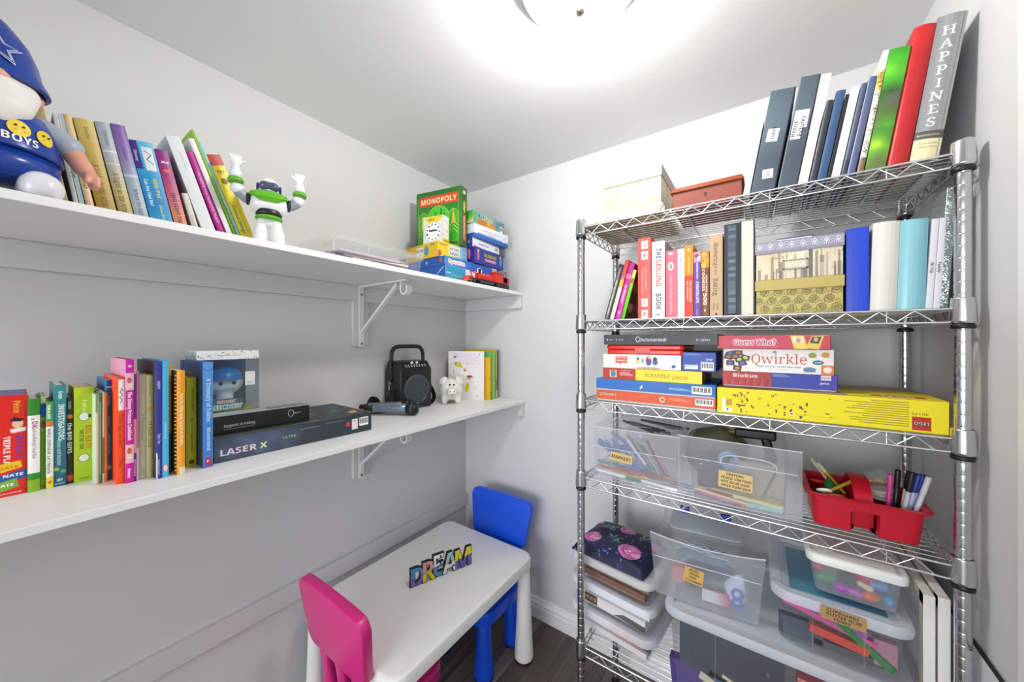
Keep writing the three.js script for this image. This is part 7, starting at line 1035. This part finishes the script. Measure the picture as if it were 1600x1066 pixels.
// wide bin at the front of the bottom shelf
const BB = [1.5275, Y5, 0.302], BBH = 0.278;
{
  lidBin('wide clear bin with frosted lid full of craft folders on bottom shelf', [BB[0], BB[1] + 0.0006, BB[2]], 0, 0.535, BBH, 0.415, { ribs: [-0.13, 0.13], lid: lidFrost });
  const G = 'contents of the wide clear bin', p = (x, y, z) => [BB[0] + x, BB[1] + 0.006 + y, BB[2] + z];
  sheetItem('fabric_bundle', 'dark charcoal folded fabric in the front of the wide clear bin', 'fabric', p(-0.1, 0.1, 0.172), 0, 0.25, 0.13, 0.05, { all: '#343a46', front: art(['gr', 1, '#3a414e', '#353b47', '#2e343f'], ['l', '#20242c', 1.5, 0.05, 0.2, 0.1, 0.5, 0.18, 0.9], ['oo', 0.86, 0.42, 3, 5, '#c8ccd4', 0.9]) }, G);
  sheetItem('paper_stack', 'tall white paper stack filling the right half of the wide clear bin', 'paper', p(0.125, 0.0005, 0.135), 0, 0.2, 0.139, 0.27, { all: '#cfccc6', front: art(['bg', '#d2cfca'], ['f', (g, w, h) => { g.fillStyle = 'rgba(80,74,70,.35)'; for (let y = 2; y < h; y += 5) g.fillRect(0, y, w, 0.9); }]) }, G);
  sheetItem('paper_stack', 'dark grey pad stack under the folded fabric in the wide clear bin', 'paper', p(-0.1, 0.0005, 0.12), 0, 0.24, 0.099, 0.25, { all: '#4a4642', front: art(['bg', '#57524c'], ['f', (g, w, h) => { g.fillStyle = 'rgba(20,18,16,.4)'; for (let y = 2; y < h; y += 7) g.fillRect(0, y, w, 1.4); }]) }, G);
  for (const [i, [x, y, w, h, z, c, rz, label]] of [[-0.2, 0.004, 0.09, 0.1, 0.17, '#4a3a7a', 0.1, 'purple folder at the left of the wide clear bin'], [-0.04, 0.055, 0.24, 0.03, 0.172, '#2f4a86', -0.3, 'blue craft book slanting in the wide clear bin'], [-0.06, 0.046, 0.24, 0.022, 0.174, '#c8c0a2', -0.3, 'cream card strip slanting in the wide clear bin'], [-0.02, 0.088, 0.2, 0.008, 0.176, '#c9c2a6', -0.28, 'thin cream ruler lying in the wide clear bin'], [0.03, 0.0, 0.06, 0.09, 0.172, '#5a9ac4', 0, 'light blue lace patterned card in the wide clear bin'], [0.15, 0.17, 0.2, 0.03, 0.17, '#a83a4a', -0.02, 'red and pink picture pad near the top of the wide clear bin'], [0.15, 0.14, 0.21, 0.02, 0.172, '#2f6a66', -0.02, 'dark green folder in right half of the wide clear bin'], [0.155, 0.03, 0.17, 0.09, 0.168, '#d6d4d0', -0.15, 'white paper stack in the right half of the wide clear bin']].entries())
    sheetItem(i === 5 ? 'picture_pad' : 'craft_folder', label, i === 7 ? 'paper' : 'folder', p(x, y, z), 0, w, h, 0.03, { all: c, front: i === 4 ? art(['bg', c], ['dots', 40, 1, 3, ['#a8d4ea', '#2a5a8a'], 13]) : i === 5 ? art(['gr', 0, '#d87a8a', '#c04a5a', '#7a2030', '#e8c8b8']) : c }, G, 0, rz);
}
const LIDY = BB[1] + 0.0006 + BBH + 0.0022;
// drawer tub on the wide bin
{
  const B = [1.364, LIDY, 0.452], a = 0.1, bin = drawerBin('storage_bin', 'frosted drawer tub of small craft bags standing on the wide bin', B, a, 0.3, 0.186, 0.29, { flange: 0.028, side: 0.97, dip: 0.014, taper: 0.018, band: 0.62 });
  stickyLabel(bin, 0.052, 0.046, -0.03, 0.062, 0.0016, '#d0a858', ['JEWEL', 'BEADS', 'PIPE', 'CLEANERS'], 9, -0.13);
  const p = (x, y, z) => [B[0] + x * Math.cos(a) + z * Math.sin(a), B[1] + y, B[2] + z * Math.cos(a) - x * Math.sin(a)], G = 'craft bits in the drawer tub';
  const lump = (name, label, cat, at, bones, m) => { const t = thing(name, label, cat, at, 0.1, G); mesh('film', skin(bones, 0.006, 0.01, (x, y) => 0.001 - y), m, t); return t; };
  lump('bead_bag', 'dark grey bag filling the middle of the drawer tub', 'bag', p(0.015, 0.006, -0.07), [[-0.05, 0.04, 0, 0.035, 0.045, 0.045, 0, 0.04], [-0.03, 0.06, -0.02, 0.03, 0.03, 0.06, -0.02, 0.03]], pm('#434c5a'));
  lump('cotton_bag', 'white fluffy bag at the right of the drawer tub', 'bag', p(0.082, 0.006, -0.045), [[0, 0.03, 0, 0.024, -0.01, 0.055, 0, 0.022], [0.008, 0.06, 0, 0.015, 0.01, 0.08, 0, 0.012]], pm('#d6d4e6'));
  sheetItem('bead_box', 'red and white small carton at the bottom of the drawer tub', 'box', p(0.03, 0.008, -0.022), a, 0.07, 0.035, 0.03, { all: '#c8505a', front: art(['gr', 1, '#e0dcd8', '#d8d4d4', '#c8404e']) }, G);
  sheetItem('bead_box', 'pink small carton behind the label of the drawer tub', 'box', p(-0.07, 0.04, -0.03), a, 0.04, 0.04, 0.03, { all: '#d07a7a' }, G);
  const bl = thing('blue_scissors', 'royal blue scissors at the bottom right of the drawer tub', 'scissors', p(0.085, 0.03, -0.018), a, G); mesh('handle', new THREE.TorusGeometry(0.012, 0.0045, 10, 24), pm('#2a62c0'), bl); mesh('handle', new THREE.TorusGeometry(0.012, 0.0045, 10, 24).translate(0.0, 0.026, -0.004), pm('#2a62c0'), bl);
  const inner = thing('small_tub', 'small clear lidded tub with blue handles inside the drawer tub', 'storage box', p(0.0, 0.106, -0.14), a); mesh('tub', tubShell(0.2, 0.14, 0.075, 0.008, 0.02), clearPlastic, inner); mesh('lid_panel', slab(0.2, 0.14, 0.0752, 0.0775, 0.02, 0.0006), lidFrost, inner); for (const x of [-0.062, 0.062]) mesh('clip', rbox(0.03, 0.024, 0.012, 0.003, 2).translate(x, 0.086, -0.06), pm('#1f3a9a'), inner);
  const yarn = thing('string_bundle', 'loose pale blue strings over a teal pad in the drawer tub', 'string', p(-0.005, 0.13, -0.06), a, G); { const m = pm('#c8d8e2'); mesh('pad', slab(0.13, 0.07, -0.012, 0.004, 0.01, 0.002), pm('#3f6a86'), yarn); for (let i = 0; i < 5; i++) mesh('string', tube([0, 1, 2, 3, 4].map((k) => V3(-0.06 + k * 0.03 + rr(-0.01, 0.01), 0.0065 + rr(0, 0.006), rr(-0.03, 0.03))), 0.0013, 30, 5), m, yarn); }
}
// clear bin with clipboards, and the white lidded box on it
{
  const B = [1.657, LIDY, 0.318]; const bin = lidBin('clear bin with frosted lid and brown clipboard label, right on the wide bin', B, 0, 0.268, 0.14, 0.325, { ribs: [-0.048, 0.046], taper: 0.01 });
  stickyLabel(bin, 0.083, 0.031, 0.005, 0.109, 0.1665, '#b08a58', ['CLIPBOARDS', 'GLITTER GLUE', 'FUNKY'], 9.5, -0.03);
  const G = 'craft paper in the clipboard bin', p = (x, y, z) => [B[0] + x, B[1] + y, B[2] + z];
  for (const [x, y, w, h, z, c, rz, label] of [[-0.03, 0.092, 0.17, 0.02, 0.1330, '#8a5a9a', -0.22, 'purple patterned paper at the top of the clipboard bin'], [-0.02, 0.078, 0.18, 0.012, 0.1350, '#c84a94', -0.22, 'magenta paper edge in the clipboard bin'], [0.0, 0.04, 0.11, 0.02, 0.1370, '#c8402e', -0.12, 'red booklet in the middle of the clipboard bin'], [0.045, 0.05, 0.12, 0.016, 0.1365, '#1f7a3a', -0.65, 'green clipboard slanting in the clipboard bin'], [-0.07, 0.006, 0.09, 0.05, 0.12, '#3a4a5a', 0, 'dark pad at the left of the clipboard bin'], [0.085, 0.02, 0.04, 0.06, 0.13, '#a87a8a', 0, 'pink sleeve at the right of the clipboard bin'], [0.02, 0.008, 0.13, 0.016, 0.12, '#4a4a56', 0, 'grey pad at the bottom of the clipboard bin']])
    sheetItem('craft_paper', label, 'paper', p(x, y, z), 0, w, h, 0.02, { all: c }, G, 0, rz);
  sheetItem('craft_paper', 'bright teal paper under the lid of the clipboard bin', 'paper', p(0, 0.1225, 0.13), 0, 0.2, 0.003, 0.26, { all: '#1a9ac0' }, G);
  const S = [1.694, LIDY + 0.14 + 0.0022, 0.318], t = thing('storage_box', 'small box of coloured modelling clay with white lid, topmost right', 'storage box', S, -0.02);
  mesh('tub', tubShell(0.165, 0.235, 0.088, 0.008, 0.016, 0.0016, 0.003), frosted, t);
  const wl = std(0xe6e8e2, 0.35); mesh('lid', loft([rrect(0.18, 0.25, 0.02, 0.078), rrect(0.186, 0.256, 0.023, 0.08), rrect(0.187, 0.257, 0.023, 0.094), rrect(0.18, 0.25, 0.02, 0.1), rrect(0.168, 0.238, 0.016, 0.102), rrect(0.16, 0.23, 0.014, 0.098)], true, true, 0.6), wl, t);
  for (const x of [-0.048, 0.04]) mesh('clip', rbox(0.03, 0.02, 0.003, 0.001, 1).translate(x, 0.067, 0.1195), clearPlastic, t);
  const G2c = 'lumps of modelling clay in the small box';
  for (const [i, [x, y, z, r, c, n]] of [[-0.05, 0.03, 0.085, 0.02, '#2f8a5a', 'green'], [-0.065, 0.055, 0.08, 0.014, '#d83a6a', 'pink'], [-0.03, 0.022, 0.092, 0.016, '#b04ac0', 'purple'], [0.0, 0.016, 0.095, 0.013, '#c04ab8', 'violet'], [0.03, 0.018, 0.095, 0.016, '#e0743a', 'orange'], [0.015, 0.058, 0.085, 0.02, '#c8384a', 'red'], [0.045, 0.045, 0.085, 0.018, '#3a7ac0', 'blue'], [-0.02, 0.055, 0.08, 0.014, '#3a4a5a', 'slate'], [0.06, 0.022, 0.09, 0.013, '#4aa0d0', 'sky blue'], [0.02, 0.036, 0.088, 0.012, '#e8dcb0', 'cream']].entries()) { const m = thing('clay_lump', `${n} lump of modelling clay in the white lidded box`, 'modelling clay', [S[0] + x, S[1] + y, S[2] + z], i, G2c); mesh('lump', skin([[-r * 0.6, 0, 0, r * 0.8, r * 0.6, r * 0.2, 0, r * 0.7]], 0.003, 0.004), pm(c), m); }
}
// stretched canvases leaning at the right end of the bottom shelf
for (const [i, [x, z, hh]] of [[1.8085, 0.452, 0.5], [1.8295, 0.456, 0.505]].entries()) {
  const t = thing('canvas', i ? 'blank white stretched canvas leaning at the right end, outer of two' : 'blank white stretched canvas leaning at the right end, inner of two', 'canvas', [x, Y5 + 0.0015, z], 0, 'blank canvases on the bottom shelf'); t.rotation.z = -0.0;
  const w = 0.318, fr = [plainBox(-0.0085, 0.0085, 0, hh, -0.026, 0), plainBox(-0.0085, 0.0085, 0, hh, -w, -w + 0.026), plainBox(-0.0085, 0.0085, 0, 0.026, -w, 0), plainBox(-0.0085, 0.0085, hh - 0.026, hh, -w, 0)];
  mesh('stretcher_frame', fr.map((g, k) => g.scale(0.96, 1, 1)), std(0xcfc4ae, 0.7), t);
  const cv = std(0xe9e6e4, 0.75); mesh('cloth', [rbox(0.0012, hh + 0.002, w + 0.003, 0.0005, 1).translate(0.0088, hh / 2, -w / 2), rbox(0.018, hh + 0.002, 0.0012, 0.0005, 1).translate(0, hh / 2, 0.0009), rbox(0.018, 0.0012, w + 0.003, 0.0005, 1).translate(0, hh + 0.0009, -w / 2)], cv, t);
}
// large white board behind the rack, standing against the right wall
{
  const t = thing('white_board', 'large white board with black edge leaning on right wall behind rack', 'board', [XR - 0.0062, 0.0006, 0.06], 0);
  mesh('panel', rbox(0.008, 0.835, 0.56, 0.001, 1).translate(0, 0.4178, 0.29), std(0xe6e8ea, 0.4), t);
  mesh('edge_strip', rbox(0.0085, 0.0022, 0.562, 0.001, 1).translate(0, 0.8366, 0.29), blackPlastic, t);
}

// ------------------------------------------------------------------ children's table, chairs and the letter ornament
const kidLeg = (h, r0, r1, pad = 0.008) => lathe([[0, pad], [r1 - 0.003, pad], [r1, pad + 0.006], [r1 - 0.0005, pad + 0.02], [r0 + (r1 - r0) * 0.45, h * 0.45], [r0, h], [0, h]], 32);
const padGeo = (r1) => lathe([[0, 0], [r1 - 0.004, 0], [r1 - 0.0015, 0.003], [r1 - 0.003, 0.0082], [0, 0.0082]], 32);
{
  const cx = 0.345, cz = 0.6, W = 0.57, L = 0.79, white = std(new THREE.Color().setRGB(0.82, 0.82, 0.79), 0.45);
  const t = thing('childrens_table', 'low white plastic table for children with rounded corners', 'table', [cx, 0, cz]);
  mesh('tabletop', loft([rrect(W - 0.012, L - 0.012, 0.05, 0.43), rrect(W, L, 0.056, 0.432), rrect(W, L, 0.056, 0.466), rrect(W - 0.006, L - 0.006, 0.053, 0.475), rrect(W - 0.018, L - 0.018, 0.047, 0.479), rrect(W - 0.03, L - 0.03, 0.042, 0.48)], true, true, 0.5), white, t);
  const lg = kidLeg(0.432, 0.027, 0.044), pg = padGeo(0.044);
  for (const [sx, sz] of [[-1, -1], [1, -1], [-1, 1], [1, 1]]) { const l = mesh('leg', lg, white, t); l.position.set(sx * (W / 2 - 0.034), 0, sz * (L / 2 - 0.045)); mesh('foot_pad', pg, blackPlastic, l); }
}
function kidsChair(label, at, ry, color, rough) {
  const t = thing('childrens_chair', label, 'chair', at, ry, 'plastic chairs for children at the white table'), m = std(color, rough);
  mesh('seat', loft([rrect(0.32, 0.29, 0.05, 0.244, 0, 0.0), rrect(0.34, 0.31, 0.06, 0.248), rrect(0.345, 0.315, 0.065, 0.29), rrect(0.335, 0.305, 0.06, 0.299), rrect(0.3, 0.27, 0.05, 0.302)], true, true, 0.5), m, t);
  const lg = kidLeg(0.256, 0.030, 0.044), pg = padGeo(0.044);
  for (const [sx, sz] of [[-1, -1], [1, -1], [-1, 1], [1, 1]]) { const l = mesh('leg', lg, m, t); l.position.set(sx * 0.128, 0, sz * 0.112); l.rotation.set(sz * -0.03, 0, sx * 0.03); mesh('foot_pad', pg, blackPlastic, l); }
  // back: three stilts and a rounded panel, tipped back
  const b = new THREE.Group(); b.position.set(0, 0.29, -0.138); b.rotation.x = -0.13; b.name = 'backrest'; t.add(b);
  const s = new THREE.Shape(), w0 = 0.165, w1 = 0.192, h0 = 0.155, h1 = 0.385, r = 0.038;
  s.moveTo(-w0 + r, h0); s.lineTo(w0 - r, h0); s.quadraticCurveTo(w0, h0, w0 + 0.004, h0 + r); s.lineTo(w1, h1 - r * 1.2); s.quadraticCurveTo(w1, h1, w1 - r, h1 + 0.002); s.quadraticCurveTo(0, h1 + 0.012, -w1 + r, h1 + 0.002); s.quadraticCurveTo(-w1, h1, -w1, h1 - r * 1.2); s.lineTo(-w0 - 0.004, h0 + r); s.quadraticCurveTo(-w0, h0, -w0 + r, h0);
  mesh('back_panel', toCreasedNormals(new THREE.ExtrudeGeometry(s, { depth: 0.026, bevelEnabled: true, bevelSize: 0.004, bevelThickness: 0.004, bevelSegments: 3, bevelOffset: -0.004, curveSegments: 8 }).translate(0, 0, -0.017), 0.7), m, b);
  for (const x of [-0.098, 0, 0.098]) mesh('stilt', loft([rrect(0.062, 0.032, 0.014, -0.006, x), rrect(0.052, 0.03, 0.014, 0.05, x), rrect(0.05, 0.028, 0.013, 0.1, x), rrect(0.066, 0.026, 0.012, 0.165, x)], true, true, 0.6), m, b);
  return t;
}
kidsChair('bright pink plastic chair for children with its back to the room', [0.375, 0, 0.85], Math.PI, 0xd02a7c, 0.32);
kidsChair('royal blue plastic chair for children at the far table end', [0.375, 0, 0.318], 0, 0x0a52dc, 0.34);
{
  const font = await new FontLoader().loadAsync('fonts/droid/droid_sans_bold.typeface.json');
  const p0 = V3(0.3331, 0.4805, 0.6977), p1 = V3(0.4306, 0.4805, 0.4381), len = p0.distanceTo(p1), ry = Math.atan2(-(p1.z - p0.z), p1.x - p0.x);
  const t = thing('letter_ornament', 'patchwork word ornament of five joined letters standing on the table', 'ornament', [p0.x, p0.y, p0.z], ry), black = std(0x121216, 0.4);
  const specs = [['D', 0.0, 0.062, 0.078, ['#4a9ad0', '#7a62b8']], ['R', 0.05, 0.062, 0.088, ['#d8958e', '#d8cc1e']], ['E', 0.098, 0.052, 0.098, ['#e8e8e8', '#4a86b8']], ['A', 0.138, 0.074, 0.092, ['#8fc4c8', '#d8d8d6']], ['M', 0.196, 0.084, 0.088, ['#d8cc2a', '#6a56b0']]];
  for (const [ch, x, w, h, cols] of specs) {
    const fit = (k, grow) => { const g = new TextGeometry(ch, { font, size: 0.08, depth: k, curveSegments: 6, bevelEnabled: grow > 0, bevelSize: grow, bevelThickness: 0.0004, bevelSegments: 1 }); g.computeBoundingBox(); const b = g.boundingBox; return { g, b }; };
    const core = fit(0.012, 0.0035), B = core.b.clone(), sx = w / (B.max.x - B.min.x), sy = h / (B.max.y - B.min.y), zoff = ch === 'E' ? -0.004 : ch === 'R' ? 0.001 : 0;
    const put = (g, z) => { g.translate(-B.min.x, -B.min.y, 0); g.scale(sx, sy, 1); g.translate(x, 0, z); return g; };
    const L = mesh('letter', put(core.g, zoff - 0.006), black, t);
    const face = fit(0.0006, 0); put(face.g, zoff + 0.0068);
    const cv = document.createElement('canvas'); cv.width = 128; cv.height = 160; const q = cv.getContext('2d');
    q.fillStyle = cols[0]; q.fillRect(0, 0, 128, 160); q.fillStyle = cols[1]; q.beginPath(); q.moveTo(0, 92); q.lineTo(128, 70); q.lineTo(128, 160); q.lineTo(0, 160); q.fill();
    q.strokeStyle = '#141418'; q.lineWidth = 4; q.beginPath(); q.moveTo(0, 92); q.lineTo(128, 70); q.stroke(); q.lineWidth = 2.5;
    if (ch === 'D') { for (let i = -3; i < 6; i++) { q.beginPath(); q.moveTo(i * 26, 0); q.lineTo(i * 26 + 70, 88); q.stroke(); } q.strokeStyle = '#46357e'; for (const [a, b] of [[22, 112], [60, 140], [96, 110], [30, 150]]) { q.beginPath(); q.arc(a, b, 9, 0, 7); q.stroke(); } }
    else if (ch === 'M') { q.strokeStyle = '#3f3180'; for (let i = 0; i < 9; i++) { q.beginPath(); q.arc(12 + i * 26 % 120, 100 + (i * 19) % 50, 6, 0, 7); q.stroke(); } q.fillStyle = '#7a6a10'; for (let i = 0; i < 10; i++) { q.beginPath(); q.arc((i * 37) % 128, (i * 23) % 66, 3, 0, 7); q.fill(); } }
    else if (ch === 'R') { q.fillStyle = '#3a2018'; q.beginPath(); q.ellipse(40, 30, 9, 5, 0.5, 0, 7); q.fill(); q.beginPath(); q.ellipse(96, 34, 9, 4, -0.4, 0, 7); q.fill(); q.fillStyle = '#8a8010'; for (let i = 0; i < 12; i++) { q.beginPath(); q.arc((i * 41) % 128, 96 + (i * 17) % 60, 3, 0, 7); q.fill(); } }
    else if (ch === 'E') { q.fillStyle = '#17171b'; for (let i = 0; i < 7; i++) { q.beginPath(); q.ellipse((i * 43) % 128, 10 + (i * 29) % 66, 12, 8, i, 0, 7); q.fill(); } }
    else { q.fillStyle = '#e0a890'; q.fillRect(20, 60, 40, 30); q.fillStyle = '#1c1c20'; q.fillRect(80, 110, 30, 10); q.strokeStyle = '#2a4a5a'; q.beginPath(); q.moveTo(0, 60); q.lineTo(128, 130); q.stroke(); }
    const tx = new THREE.CanvasTexture(cv); tx.colorSpace = THREE.SRGBColorSpace;
    const ps = face.g.attributes.position, uv = face.g.attributes.uv; for (let i = 0; i < ps.count; i++) uv.setXY(i, (ps.getX(i) - x) / w, ps.getY(i) / h);
    mesh('painted_face', face.g, new THREE.MeshStandardMaterial({ map: tx, roughness: 0.35 }), L);
  }
}

scene.traverse((o) => { if (o.isMesh) { o.castShadow = true; o.receiveShadow = true; } });
renderer.render(scene, camera);
